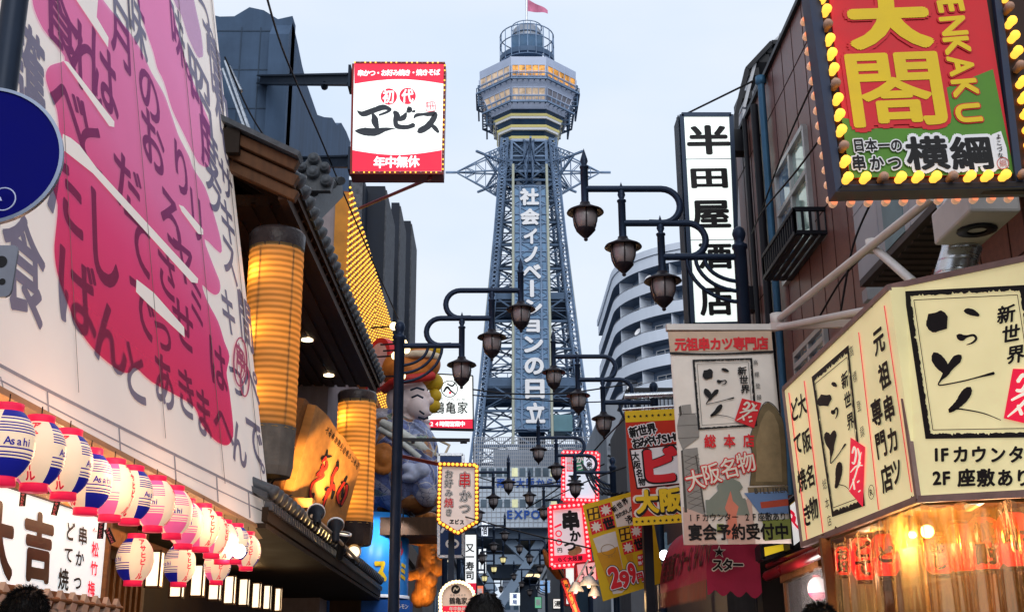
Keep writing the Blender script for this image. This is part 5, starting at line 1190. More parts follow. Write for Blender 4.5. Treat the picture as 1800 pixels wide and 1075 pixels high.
def bulb_border(b, poly, n, r, rim, ms, offs=(), w=6):
    m_ = MB(); q = [V3((*b.uv(*a), 0)) for a in poly]
    for k in range(len(q)): m_.bar(q[k], q[(k + 1) % len(q)], w * mpp(b.W(*b.uv(*poly[0]))), .14, up=(0, 0, 1))
    b.part(m_, 'border', rim); b.bulbs(along(poly, n, True), r, ms, .07, .02, offs)
rimr = mat('border_dark_red', (.25, .03, .015), .4)
YK = 20.0; PENT = [(774, 816), (838, 818), (838, 917), (804, 937), (771, 917)]
kk = Board('skewer_sign', 'pentagonal skewer restaurant sign edged with amber bulbs beside the robed statue', 'sign', P(774, 816, YK), P(838, 818, YK), P(838, 917, YK), P(771, 917, YK))
m_ = MB(); kk.slab(m_, PENT, -.12, 0); kk.part(m_, 'panel', lit('kushi_face', (.66, .56, .53), .35, .12))
bulb_border(kk, PENT, 46, .028, rimr, (bulb_on, bulb_off), w=7)
m_ = MB(); m3 = MB()
for c, x, y, w, h in (('串', 817, 843, 22, 28), ('か', 818, 871, 21, 22), ('つ', 817, 893, 21, 20), ('お', 789, 833, 15, 16), ('好', 789, 849, 15, 16), ('み', 789, 866, 14, 14), ('焼', 789, 883, 16, 17), ('き', 789, 900, 13, 14)):
    kk.ch(m_, c, x, y, w, h, .085, .004); kk.ch(m3, c, x, y, w, h, .05, .0065)
kk.row(m_, 'ヱビス', 794, 916, 812, 917, k=.9, asp=1.1, bold=.06); kk.part(m_, 'lettering_outline', ink); kk.part(m3, 'lettering_white', white)
m_ = MB()
for c, x, y, w, h in (('串', 817, 843, 22, 28), ('焼', 789, 883, 16, 17)): kk.ch(m_, c, x, y, w, h, .02, .009)
kk.part(m_, 'red_lettering', red); m_ = MB()
for c, x, y, w, h in (('か', 818, 871, 21, 22), ('つ', 817, 893, 21, 20), ('お', 789, 833, 15, 16), ('好', 789, 849, 15, 16), ('み', 789, 866, 14, 14), ('き', 789, 900, 13, 14)): kk.ch(m_, c, x, y, w, h, .0, .009)
kk.part(m_, 'black_lettering', ink)
m_ = MB(); m_.bar(P(770, 815, YK + .1), P(700, 800, YK + 2), .06); m_.build('bracket', rimr, kk.root)
m_ = MB(); p = P(793, 1000, 20.3); m_.box((p.x - .05, 20.25, 0), (p.x + .05, 20.35, P(793, 935, 20.3).z)); tag(m_.build('sign_post', navy), 'dark square post under the pentagonal skewer sign', 'post')
nb_ = lit_sign('navy_sign', 'navy sign with silver border half hidden behind the pentagonal skewer sign', [(771, 798), (814, 798), (814, 977), (771, 977)], 21.5, mat('navy_face', (.02, .05, .15), .4), frame=silver, fw=.05)
m_ = MB(); nb_.stroke(m_, [(776, 935, 4), (782, 925, 6), (786, 930, 4)]); nb_.ring(m_, 795, 955, 12, 4, ry=9); nb_.part(m_, 'lettering', white)
rs_ = [(804 + 31 * math.cos(t), 1052 - 31 * math.sin(t)) for t in [math.pi * k / 16 for k in range(17)]] + [(774, 1068), (834, 1068)]
rs_ = [(804 + 30 * math.cos(t), 1051 - 29 * math.sin(t)) for t in [math.pi * k / 16 for k in range(17)]] + [(775, 1078), (834, 1078)]
rb = Board('round_sign', 'round topped restaurant sign edged with pale bulbs at the bottom left of the street', 'sign', P(775, 1022, 17), P(834, 1022, 17), P(834, 1078, 17), P(775, 1078, 17))
m_ = MB(); rb.slab(m_, rs_, -.1, 0); rb.part(m_, 'panel', lit('round_face', (.72, .56, .48), .25, .08))
bulb_border(rb, rs_, 34, .026, mat('border_brown', (.12, .06, .03), .4), (bulb_pale, bulb_off), w=5)
m_ = MB(); rb.row(m_, '鶴亀家', 795, 1055, 816, 1055, k=1.05, asp=1.15, bold=.02); rb.disc(m_, 801, 1035, 8); rb.row(m_, '元祖つちのや', 793, 1045, 817, 1045, k=.8, bold=0); rb.row(m_, '串', 785, 1052, 785, 1053, bold=0); rb.part(m_, 'lettering', ink)
m_ = MB(); rb.stroke(m_, [(797, 1038, 1.5), (800, 1032, 2.2), (803, 1036, 2), (806, 1032, 1.2)], .008); rb.part(m_, 'emblem', cream)
m_ = MB(); rb.shape(m_, [(776, 1064), (833, 1064), (833, 1076), (776, 1076)], .003); rb.part(m_, 'red_band', litred); m_ = MB(); rb.row(m_, '年中無休', 793, 1069, 815, 1069, k=1, bold=.03, n=.007); rb.part(m_, 'white_lettering', white)
vs_ = lit_sign('vertical_sign', 'narrow white vertical sign of a sushi shop left of the hall passage', [(817, 938), (838, 938), (838, 1042), (817, 1042)], 32, lit('sushi_white', (.85, .88, .88), .75, .03), frame=black)
m_ = MB(); vs_.row(m_, '又一寿司', 826, 962, 826, 1010, k=1.0, asp=1.0, bold=.03); vs_.part(m_, 'lettering', ink); m_ = MB(); vs_.shape(m_, [(817, 1024), (838, 1024), (838, 1042), (817, 1042)], .003); vs_.part(m_, 'red_band', litred)
m_ = MB(); m_.bar(P(695, 772, 13), P(826, 773, 13), .035); [m_.tube([P(x, 774, 13), P(x, 779, 13)], .02, 6) for x in (726, 812, 818)]; tag(m_.build('banner_rod', black), 'thin black banner rod sticking out of the left lamp post', 'rod')

# ================================================================== RIGHT SIDE
brn = mat('brown_granite', (.15, .068, .058), .42, var=.4, scale=26, bump=.1, spec=.5)
XR = 3.0
r0_, r1_ = PX(1440, -66, XR), PX(1300, 240, XR)
zr = PX(1367, 93, XR).z
bb = thing('brown_building', 'brown stone clad building with a balcony window and blue downpipe on the right', 'building', (4, 8, 0))
yb0, yb1 = 6.3, PX(1296, 300, XR).y
m_ = MB(); m_.box((XR, yb0, 0), (XR + 4, yb1, zr)); m_.build('wall', brn, bb)
m_ = MB()
y = yb0 + .2
while y < yb1: m_.box((XR - .003, y - .006, 0), (XR + .01, y + .006, zr)); y += .42
for z in (3.6, 5.35, 7.1): m_.box((XR - .004, yb0, z - .005), (XR + .01, yb1, z + .005))
m_.build('cladding_joints', mat('joint_brown', (.03, .014, .012), .8), bb)
m_ = MB(); m_.box((XR - .04, yb0, zr), (XR + 4, yb1 + .05, zr + .05)); m_.build('coping', black, bb)
def on(x, y, X=XR): return PX(x, y, X)
wf = mat('window_frame_silver', (.42, .44, .45), .35, .5); wg = mat('window_mint_glass', (.2, .33, .3), .06, .05, var=.5, scale=2.5, spec=.8); wg2 = mat('window_blue_glass', (.1, .2, .32), .06, .05, var=.4, scale=2, spec=.8)
def wall_window(y0, y1, z0, z1, X, parent, split=.5, gm=(wg, wg2), s=-1):
    w = MB()
    for a, b in (((y0, z0), (y1, z0)), ((y1, z0), (y1, z1)), ((y1, z1), (y0, z1)), ((y0, z1), (y0, z0)), ((y0, z0 + (z1 - z0) * .62), (y1, z0 + (z1 - z0) * .62)), ((y0 + (y1 - y0) * split, z0), (y0 + (y1 - y0) * split, z1))): w.bar((X + s * .02, *a), (X + s * .02, *b), .06, .05)
    o = w.build('window', wf, parent)
    ym = y0 + (y1 - y0) * split; zm = z0 + (z1 - z0) * .62
    for i, (ya, yb, za, zb) in enumerate(((y0, ym, z0, zm), (ym, y1, z0, zm), (y0, ym, zm, z1), (ym, y1, zm, z1))):
        m_ = MB(); m_.box((X + s * .006 - .003, ya + .02, za + .02), (X + s * .006 + .003, yb - .02, zb - .02)); m_.build('pane', gm[i % 2], o)
wa, wb_ = on(1424, 300), on(1368, 300); zW1, zW0 = on(1412, 232).z, on(1432, 405).z
wall_window(wa.y, wb_.y, zW0 - .15, zW1, XR, bb)
wall_window(on(1458, 620).y, on(1402, 620).y, on(1402, 665).z - .1, on(1402, 625).z, XR, bb, .5, (wg2, wg2))
bal = MB(); xb = 2.72; by0, by1 = PX(1397, 380, xb).y, PX(1343, 470, xb).y; bz1, bz0 = PX(1397, 366, xb).z, PX(1397, 412, xb).z
for z in (bz1, bz0):
    bal.bar((xb, by0, z), (xb, by1, z), .035); bal.bar((xb, by0, z), (XR, by0, z), .035); bal.bar((xb, by1, z), (XR, by1, z), .035)
n = 15
for k in range(n + 1): y = by0 + (by1 - by0) * k / n; bal.bar((xb, y, bz0), (xb, y, bz1), .022)
for k in range(5): x = xb + (XR - xb) * k / 4; bal.bar((x, by0, bz0), (x, by0, bz1), .022); bal.bar((x, by1, bz0), (x, by1, bz1), .022)
for k in range(4): x = xb + (XR - xb) * (k + .5) / 4; bal.bar((x, by0, bz0 - .02), (x, by1, bz0 - .02), .05, .02)
bal.build('balcony_rail', black, bb)
m_ = MB(); a, b = PX(1341, 150, XR - .05), PX(1341, 470, XR - .05); m_.tube([(XR - .07, a.y, a.z), (XR - .07, a.y, 3.0)], .04, 10); m_.lathe([(.04, 0), (.06, .02), (.06, .1), (.0, .1)], (XR - .07, a.y, a.z), 10); m_.build('downpipe', mat('pipe_blue', (.035, .11, .2), .4, .2), bb)
m_ = MB(); a = PX(1327, 185, XR - .04); m_.tube([(XR - .05, a.y, a.z), (XR - .05, a.y, 2)], .045, 8); a = PX(1310, 210, XR - .04); m_.tube([(XR - .05, a.y, a.z), (XR - .05, a.y, 2)], .03, 8); m_.build('dark_pipes', black, bb)
# white gabled house behind
gh = thing('gabled_house', 'white sided house with a dark curved gable roof behind the brown building', 'building', (5, 18, 0))
YH = 18.0; G = [(1420, 68), (1354, 68), (1308, 118), (1289, 200), (1287, 400), (1420, 400)]
side = mat('white_siding', (.5, .52, .56), .6, var=.12, scale=3)
m_ = MB(); m_.prism([P(x, y, YH) for x, y in [(1420, 95), (1362, 95), (1324, 135), (1303, 205), (1301, 480), (1420, 480)]], (0, 5, 0)); m_.build('gable_wall', side, gh)
m_ = MB()
for k in range(26): z = P(1330, 100, YH).z - k * .16; m_.box((P(1301 + max(0, 70 - k * 9), 300, YH).x, YH - .012, z - .008), (P(1420, 300, YH).x, YH, z + .008))
m_.build('siding_lines', mat('siding_line_grey', (.25, .26, .3), .7), gh)  # darker grey lines along the siding
m_ = MB(); pr_ = [(1430, 74), (1356, 76), (1313, 122), (1294, 202), (1292, 420)]
for a, b in zip(pr_, pr_[1:]): m_.bar(P(*a, YH - .6), P(*b, YH - .6), .08, .07); m_.bar(P(a[0] + 6, a[1] + 8, YH - .2), P(b[0] + 6, b[1] + 4, YH - .2), .75, .05, mi=1)
for x, y in ((1345, 96), (1330, 112), (1312, 135), (1300, 175)): m_.obox(P(x + 6, y + 6, YH - .25), (V3((1, 0, 0)), V3((0, 1, 0)), V3((0, 0, 1))), (.09, .3, .07))
m_.build('roof', [black, side], gh)
m_ = MB(); m_.box((P(1330, 300, YH - .05).x, YH - .06, P(1330, 330, YH).z), (P(1348, 300, YH - .05).x, YH - .02, P(1330, 180, YH).z)); m_.build('louvre', black, gh)
m_ = MB(); c = P(1330, 185, YH - .2); m_.lathe([(0, 0), (.22, 0), (.22, -.1), (.0, -.3)], c, 14); m_.build('vent_hood', mat('hood_white', (.5, .52, .56), .5), gh)
# grey clad upper storey with dark slatted underside, ochre wall, duct and air conditioner
ob_ = thing('grey_clad_building', 'grey panelled overhanging storey with slatted underside and ochre wall on the right', 'building', (3.4, 6, 0))
XG = 2.62; a, b = PX(1511, 495, XG), PX(1640, 352, XG); zG = (a.z + b.z) / 2
gp = mat('grey_panel', (.3, .33, .37), .45, .1, var=.2, scale=1.2, streak=.6); gp2 = mat('grey_panel_stain', (.14, .22, .25), .45, .1, var=.2)
m_ = MB(); m_.box((XG, 5.75, zG), (XG + .1, a.y, 8)); m_.box((XG + .1, a.y - .1, zG), (4.5, a.y, 8)); m_.build('panel_wall', gp, ob_)
m_ = MB()
for y in (a.y - .5, a.y - 1.1, a.y - 1.9): m_.box((XG - .003, y - .008, zG), (XG + .01, y + .008, 8))
for z in (zG + .5, zG + 1.1): m_.box((XG - .003, 5.76, z - .006), (XG + .01, a.y, z + .006))
m_.build('panel_joints', grey, ob_)
m_ = MB(); m_.box((XG - .005, a.y - 1.0, zG), (XG + .01, a.y - .62, 8)); m_.build('stained_strip', gp2, ob_)
m_ = MB(); m_.box((XG, 5.75, zG - .05), (4.5, a.y, zG - .002)); [m_.box((XG + .05, 5.8 + k * .12, zG - .065), (4.4, 5.86 + k * .12, zG - .05)) for k in range(int((a.y - 5.8) / .12))]; m_.build('slatted_soffit', mat('soffit_dark', (.06, .055, .055), .6, var=.3), ob_)
och = mat('ochre_wall', (.3, .17, .05), .7, var=.2, scale=2)
m_ = MB(); m_.box((3.1, 4.4, 0), (3.3, a.y - .1, zG - .06)); m_.build('ochre_wall', och, ob_)
wall_window(5.3, 6.3, zG - 1.0, zG - .35, 3.1, ob_, .5, (mat('dark_pane', (.02, .02, .025), .1), black))
m_ = MB(); m_.box((3.0, 4.2, 0), (3.4, 5.7, 7)); m_.build('side_wall', mat('side_dark_brown', (.05, .022, .015), .6, var=.3), ob_)
du = thing('exhaust_duct', 'silver ribbed exhaust duct running down behind the cream lantern shop sign', 'duct', P(1680, 480, 5.6))
dp = [P(x, y, Y) for x, y, Y in ((1662, 250, 6.15), (1676, 340, 6.1), (1690, 400, 6.05), (1690, 440, 6.0), (1678, 480, 6.0), (1674, 540, 6.0))]
m_ = MB(); m_.tube(dp, 33 * mpp(dp[2]), 18); m_.build('tube', silver, du)
for k in range(9): p = V3(catmull([tuple(q) for q in dp], 4)[2 + k * 2]); m_ = MB(); m_.lathe([(34 * mpp(p), -.012), (35.5 * mpp(p), 0), (34 * mpp(p), .012)], p, 18); m_.build('clamp_ring', silver, du)
ac = thing('air_conditioner', 'white boxed air conditioner on the wall below the bulb edged banner', 'air conditioner', P(1725, 380, 5.6))
p = P(1728, 370, 5.6); k = mpp(p); m_ = MB(); m_.box((p.x - 46 * k, 5.45, p.z - 22 * k), (p.x + 44 * k, 5.95, p.z + 40 * k)); m_.build('casing', mat('ac_white', (.45, .44, .44), .5, var=.1), ac, bevel=.015)
m_ = MB(); m_.lathe([(.05, 0), (.1, -.004), (.1, -.01), (.05, -.012)], (p.x, 5.7, p.z - 22 * k), 16); m_.build('vent', black, ac)

# vertical white sign
YV = 13.0; VR = [(1198, 202), (1285, 202), (1300, 569), (1218, 571)]
vb_ = Board('vertical_sign', 'tall white backlit vertical sign with five black characters above the right lamp post', 'sign', *[P(x, y, YV) for x, y in VR])
m_ = MB(); vb_.slab(m_, VR, -.3, 0); vb_.part(m_, 'light_box', lit('vert_white', (.84, .95, .9), .78, .03))
m_ = MB(); q = [V3((*vb_.uv(*a_), -.15)) for a_ in VR]
for k in range(4): m_.bar(q[k], q[(k + 1) % 4], .05, .34, up=(0, 0, 1))
vb_.part(m_, 'frame', mat('frame_navy', (.02, .035, .065), .4, .3))
m_ = MB(); s_ = V3((-.045, 0, 0)); m_.prism([(q[0].x - .035, q[0].y, 0), (q[3].x - .035, q[3].y, 0), (q[3].x - .045, q[3].y, 0), (q[0].x - .045, q[0].y, 0)], (0, 0, -.32)); vb_.part(m_, 'side_plate', beam)
m_ = MB()
for c, x0, y0, x1, y1 in (('半', 1207, 220, 1284, 272), ('田', 1214, 296, 1279, 331), ('屋', 1214, 352, 1284, 402), ('酒', 1226, 427, 1287, 473), ('店', 1229, 499, 1288, 555)): vb_.fit(m_, c, x0, y0, x1, y1, .035)
vb_.part(m_, 'lettering', ink); m_ = MB(); vb_.stroke(m_, [(1203, 280, 1.5), (1288, 279, 1.5)], .003); vb_.stroke(m_, [(1213, 422, 1.5), (1293, 421, 1.5)], .003); vb_.part(m_, 'seams', grey)
m_ = MB()
for y in (252, 527): a = P(1298 if y > 400 else 1288, y, YV + .15); m_.box((a.x, YV + .05, a.z - .14), (3.02, YV + .25, a.z + .14))
m_.build('wall_bracket', black, vb_.root)

# big red and green banner with bulb border
YD = 4.6; DR = [(1416, -60), (1790, -75), (1845, 334), (1466, 346)]
db = Board('bulb_banner', 'large red and green banner with yellow characters edged by round amber bulbs, upper right', 'sign', *[P(x, y, YD) for x, y in DR])
sl_ = lambda x, y: (x, y)
OUT = [(1362, -420), (1740, -450), (1843, 333), (1466, 346)]
m_ = MB(); db.slab(m_, [(1425, -160), (1830, -165), (1888, 334), (1484, 333)], -.05, -.012); db.part(m_, 'back_board', mat('board_brown', (.035, .02, .018), .6))
m_ = MB(); db.slab(m_, [(1440, -160), (1709, -160), (1783, 305), (1494, 313)], -.012, 0); db.part(m_, 'banner', red)
fr = mat('border_navy_steel', (.028, .04, .075), .5, .2, var=.2)
m_ = MB()
for pts, n0, n1 in (([(1398, -160), (1422, -160), (1478, 332), (1467, 340)], -.09, .02), ([(1467, 340), (1478, 328), (1880, 320), (1880, 330)], -.09, .02), ([(1726, -160), (1738, -160), (1795, 322), (1783, 324)], -.012, .02)): db.slab(m_, pts, n0, n1)
db.part(m_, 'frame', fr)
m_ = MB(); db.slab(m_, [(1470, 339), (1481, 330), (1880, 321), (1880, 329)], .0212, .0222); db.part(m_, 'lower_rim', mat('rim_brown', (.016, .011, .01), .5))
m_ = MB(); db.shape(m_, [(1479, 207), (1500, 211), (1530, 226), (1640, 226), (1656, 214), (1660, 156), (1745, 122), (1783, 305), (1494, 313)], .002); db.part(m_, 'green_field', green)
m_ = MB(); m2 = MB()
def two(c, x0, y0, x1, y1, b1, b2, n=.004, rot=0): db.fit(m_, c, x0 - 6, y0 - 6, x1 + 6, y1 + 6, b1, n, rot=rot); db.fit(m2, c, x0, y0, x1, y1, b2, n + .0025, rot=rot)
db.fit(m_, '閤', 1485, 86, 1664, 231, .085, .004); db.fit(m2, '閤', 1491, 93, 1657, 223, .02, .007); db.fit(m_, '大', 1480, -20, 1642, 95, .09, .004); db.fit(m2, '大', 1487, -12, 1636, 88, .06, .007)
for c, x, y in zip('UKAKNETUST', [1703, 1697, 1690, 1683, 1677, 1672, 1667, 1663, 1659, 1655], [200, 156, 117, 82, 47, 12, -22, -56, -90, -124]):
    db.ch(m_, c, x, y, 54, 56, .075, .004, rot=-math.pi / 2 + .05); db.ch(m2, c, x, y, 54, 56, .035, .007, rot=-math.pi / 2 + .05)
db.part(m_, 'red_outline', red); db.part(m2, 'yellow_lettering', yellow)
m_ = MB(); m2 = MB()
for t_, xa, ya, xb_, yb_, w in (('日本一の', 1508, 257, 1574, 257, 22), ('串かつ', 1508, 288, 1571, 287, 26)):
    for i, c in enumerate(t_): x = xa + (xb_ - xa) * i / (len(t_) - 1); db.ch(m_, c, x, ya, w * 1.05, w * 1.15, .1, .0095); db.ch(m2, c, x, ya, w, w * 1.1, .03, .012)
for c, x0, x1 in (('横', 1590, 1666), ('綱', 1668, 1742)): db.fit(m_, c, x0 - 5, 235, x1 + 6, 307, .1, .0095); db.fit(m2, c, x0, 241, x1, 301, .032, .012)
for c, y in zip('よこづな', (242, 253, 264, 275)): db.ch(m2, c, 1753 + (y - 240) * .1, y, 10, 10, .02, .012)
db.shape(m_, [(1742, 238), (1758, 232), (1768, 262), (1772, 296), (1745, 300)], .009); db.part(m_, 'white_outline', white); db.part(m2, 'black_lettering', ink)
m_ = MB(); db.ring(m_, 1761, 289, 11, 1.5, .012); db.ch(m_, '綱', 1761, 289, 13, 14, .0, .012); db.part(m_, 'seal', mat('seal_red', (.5, .12, .1), .5))
BL = [(1444, 2), (1449, 25), (1451, 51), (1455, 76), (1458.5, 101), (1462, 127.5), (1464.5, 154), (1469, 180), (1472, 207.5), (1475, 235), (1479, 263), (1482, 289)]
BB = [(1486, 318), (1517, 317.5), (1548, 317.5), (1579, 317), (1609, 316), (1640, 316), (1669, 316), (1700, 315), (1730, 314.5), (1761, 313.5), (1791, 313)]
BR = [(1765, 0), (1767.5, 21), (1772, 45.5), (1777, 71), (1782.5, 97.5), (1786.5, 123), (1791.5, 150), (1795, 177), (1799, 204), (1803, 230), (1806, 256), (1810, 284)]
db.bulbs(BL + BB + BR + [(1440, -22), (1436, -46), (1762, -24)], .021, (bulb_on, bulb_off), .034, .037, {2, 6, 10, 14, 18, 22, 24, 28})
m_ = MB(); [m_.ball((db.uv(*p_)[0], db.uv(*p_)[1], -.3), .028, 8) for p_ in ()]
cache = None
for k, (x, y) in enumerate([(1425 + 47 * t, 15 + 318 * t) for t in [j / 12 for j in range(13)]] + [(1477 + 31.5 * j, 340 - .9 * j) for j in range(11)]):   # bulbs on the far face, peeping past the frame
    u, v_ = db.uv(x, y)
    if cache is None:
        m_ = MB(); m_.lathe([(.015, 0), (.018, -.02), (.016, -.035), (.0, -.045)], (0, 0, 0), 10); cache = m_.build('bulb', mat('rear_bulb', (.9, .5, .3), .3, emit=.35), db.root, local=True); b_ = cache
    else: b_ = cache.copy(); col.objects.link(b_)
    b_.location = (u, v_, -.09)
m_ = MB(); m_.bar(db.W(*db.uv(1795, 50), -.15), V3((3.4, 4.6, db.W(*db.uv(1795, 50)).z)), .06); m_.bar(db.W(*db.uv(1790, 300), -.15), V3((3.4, 4.65, db.W(*db.uv(1790, 300)).z)), .06); m_.build('wall_arm', black, db.root)
# ------------------------------------------------------------------ cream backlit corner sign with the brushed logo
crm = lit('cream_acrylic', (.82, .73, .4), .44, .22, scale=1.3)
yC, yF2 = 6.0, 8.1
ft = Board('corner_sign', 'cream backlit corner sign with brushed black logo and red stamp on the right', 'sign', P(1563, 505, yC), P(1800, 455, 5.4), P(1800, 866, 5.4), P(1615, 877, yC))
FQ = [(1563, 505), (1890, 436), (1900, 862), (1615, 877)]
lf = Board('corner_sign_side', None, None, P(1378, 683, yF2), P(1563, 505, yC), P(1615, 877, yC), P(1411, 957, yF2), root=ft.root)
LQ = [(1378, 683), (1563, 505), (1615, 877), (1411, 957)]
m_ = MB(); ft.slab(m_, FQ, -.1, 0); ft.part(m_, 'front_face', crm); m_ = MB(); lf.slab(m_, LQ, -.1, 0); lf.part(m_, 'side_face', crm)
trm = mat('sign_trim_mauve', (.25, .17, .16), .5, .2, var=.3); mold = mat('sign_mildew', (.07, .05, .025), .8, var=.5, scale=25)
m_ = MB()
for b_, Q in ((ft, FQ), (lf, LQ)):
    q = [b_.W(*b_.uv(*a), .0) for a in Q]
    m_.bar(q[0], q[1], .025, .03); m_.bar(q[3], q[2], .03, .035)
    if b_ is ft: m_.bar(q[0], q[3], .03, .03)
    else: m_.bar(q[0], q[3], .02, .03)
m_.build('trim', trm, ft.root)
m_ = MB()
random.seed(5)
for k in range(70):   # mildew along the lower and upper edge of the side face
    t = random.random() ** .7; a = lerp((1414, 955), (1612, 876), t); u, v = lf.uv(*a); h = random.uniform(.004, .018) * (1 if random.random() < .9 else 2); w = random.uniform(.02, .08)
    lf.shape(m_, [(u - w, v - .0), (u + w, v + .0), (u + w * .6, v + h * .6), (u, v + h), (u - w * .5, v + h * .5)], .003 + k * .00002, px=False)
for k in range(40):
    t = .55 + .4 * random.random(); a = lerp((1378, 683), (1563, 505), t); u, v = lf.uv(*a); h = random.uniform(.004, .022); w = random.uniform(.015, .05)
    lf.shape(m_, [(u - w, v), (u, v - h), (u + w, v)], .003 + k * .00002, px=False)
lf.part(m_, 'mildew', mold)
def lu(zx, zy): v = (zy - 148) / 648; u = (zx - (75 + 95 * v)) / 520; return u, v
LOGO = [[(190, 262, 40), (203, 275, 92), (232, 295, 96), (248, 308, 50)], [(338, 246, 14), (352, 248, 26), (375, 256, 26), (398, 268, 12)], [(308, 352, 22), (325, 360, 30), (345, 356, 12), (375, 352, 11), (386, 368, 11), (370, 384, 8), (345, 392, 3)],
        [(208, 428, 30), (220, 450, 52), (242, 480, 48), (262, 512, 28)], [(318, 440, 22), (302, 455, 40), (278, 482, 30), (255, 515, 24), (235, 540, 9), (225, 560, 6), (245, 562, 6), (330, 548, 6), (400, 532, 7), (462, 518, 14)],
        [(358, 582, 28), (342, 605, 44), (318, 638, 36), (292, 662, 26), (274, 676, 18), (300, 668, 8), (340, 672, 6), (420, 690, 5), (492, 720, 3)]]
def logo(b, mb, quad, n=.005, wk=1.0, thick=26):
    """frame, thin inner line and brushed characters, mapped into a quad tl,tr,br,bl given in photo px"""
    def f(u, v): return lerp(lerp(quad[0], quad[1], u), lerp(quad[3], quad[2], u), v)
    W_ = math.dist(quad[0], quad[1]); H_ = math.dist(quad[0], quad[3]); random.seed(3)
    def edge(p, q, hor):
        o = []; i = []
        for k in range(81):
            t = k / 80; a = lerp(p, q, t); o.append(a); jt = random.uniform(-.09, .09) + .06 * math.sin(k * .7) + (-.3 if random.random() < .07 else 0); d = thick / 520 * (.95 + jt) if not hor else thick / 648 * (.85 + jt)
            sgn = (1 if p[1] < .5 else -1) if hor else (1 if p[0] < .5 else -1)
            i.append((a[0] + (0 if hor else sgn * d), a[1] + (sgn * d if hor else 0)))
        b.shape(mb, [f(*x) for x in o + i[::-1]], n + (.0003 if hor else 0))
    edge((0, 0), (1, 0), True); edge((0, 1), (1, 1), True); edge((0, 0), (0, 1), False); edge((1, 0), (1, 1), False)
    for p, q in (((.072, .062), (.93, .062)), ((.93, .062), (.93, .94)), ((.93, .94), (.072, .94)), ((.072, .94), (.072, .062))):
        e = [f(*lerp(p, q, k / 4)) for k in range(5)]; w = W_ * .006 if p[1] != q[1] else H_ * .005; b.stroke(mb, [(*a, max(w, .7)) for a in e], n)
    for s in LOGO:
        pts = [(*f(*lu(x, y)), w * (W_ / 520 * .5 + H_ / 648 * .5) * wk) for x, y, w in s]
        b.stroke(mb, pts, n, rough=.05)
    for c, u, v in (('新', .815, .185), ('世', .83, .315), ('界', .845, .45)):
        x, y = f(u, v); b.ch(mb, c, x, y, W_ * .155, H_ * .125, .03, n, shear=.1)
    return f
def stamp(b, poly, k, n=.007, nameW='white_stamp'):
    m_ = MB(); b.shape(m_, poly, n); b.part(m_, 'red_stamp', litred if k else red)
    c = (sum(p[0] for p in poly) / 4, sum(p[1] for p in poly) / 4); f = lambda u, v: lerp(lerp(poly[0], poly[1], u), lerp(poly[3], poly[2], u), v)
    w = math.dist(poly[0], poly[1]); m_ = MB()
    for s in ([(.2, .25, .1), (.3, .12, .1), (.45, .2, .12), (.35, .4, .1), (.2, .42, .08)], [(.55, .1, .08), (.7, .22, .12), (.6, .42, .1), (.75, .3, .1)], [(.12, .62, .06), (.5, .42, .09), (.92, .32, .06)], [(.1, .95, .04), (.45, .6, .09), (.8, .12, .05)], [(.3, .7, .08), (.42, .85, .1)], [(.6, .68, .1), (.72, .62, .08)], [(.7, .82, .09), (.82, .76, .07)]):
        b.stroke(m_, [(*f(u, v), t * w) for u, v, t in s], n + .003)
    b.part(m_, 'stamp_lettering', lit('stamp_white', (.9, .86, .7), .45) if k else cream)
m_ = MB(); logo(ft, m_, [(1590, 512), (1802, 501), (1842, 768), (1628, 771)])
for c, x, w in (('1', 1647, 20), ('F', 1662, 20), ('カ', 1690, 30), ('ウ', 1722, 30), ('ン', 1755, 30), ('タ', 1788, 30), ('ー', 1820, 30)): ft.ch(m_, c, x, 798, w * (1.5 if c in '1F' else 1), 31, .04)
for c, x, w in (('2', 1648, 20), ('F', 1665, 20), ('座', 1700, 32), ('敷', 1734, 32), ('あ', 1768, 30), ('り', 1800, 30)): ft.ch(m_, c, x, 839, w * (1.5 if c in '2F' else 1), 32, .04)
ft.part(m_, 'lettering', ink); stamp(ft, [(1782, 648), (1850, 650), (1838, 752), (1766, 735)], 1)
m_ = MB(); logo(lf, m_, [(1428, 662), (1493, 606), (1522, 888), (1464, 908)], thick=30)
for c, x, y in (('大', 1411, 711), ('阪', 1419, 774), ('名', 1426, 835), ('物', 1432, 892), ('ど', 1398, 720), ('て', 1404, 779), ('焼', 1411, 843), ('き', 1420, 904)): lf.ch(m_, c, x, y, 16, 44, .03)
for c, x, y in (('元', 1546, 598), ('祖', 1556, 659), ('串', 1564, 717), ('カ', 1571, 772), ('ツ', 1577, 828), ('専', 1543, 724), ('門', 1550, 780), ('店', 1560, 840)): lf.ch(m_, c, x, y, 21, 52, .035)
for c, x, y in (('高', 1498, 617), ('標', 1504, 662), ('登', 1511, 713), ('録', 1517, 758), ('総', 1451, 850), ('本', 1455, 884), ('店', 1459, 914)): lf.ch(m_, c, x, y, 8, 22, .0)
lf.ring(m_, 1533, 864, 5.5, 1, ry=13); lf.ch(m_, 'R', 1533, 864, 9, 16, .02)
lf.part(m_, 'side_lettering', ink); stamp(lf, [(1497, 768), (1523, 785), (1519, 891), (1494, 862)], 1)
for a, b_ in (((1556, 537), (1604, 864)), ((1511, 584), (1546, 895)), ((1415, 669), (1448, 935)), ((1388, 690), (1420, 950))): m_ = MB(); lf.stroke(m_, [(*a, 1.6), (*lerp(a, b_, .5), 1.6), (*b_, 1.6)]); lf.part(m_, 'red_rule', litred)

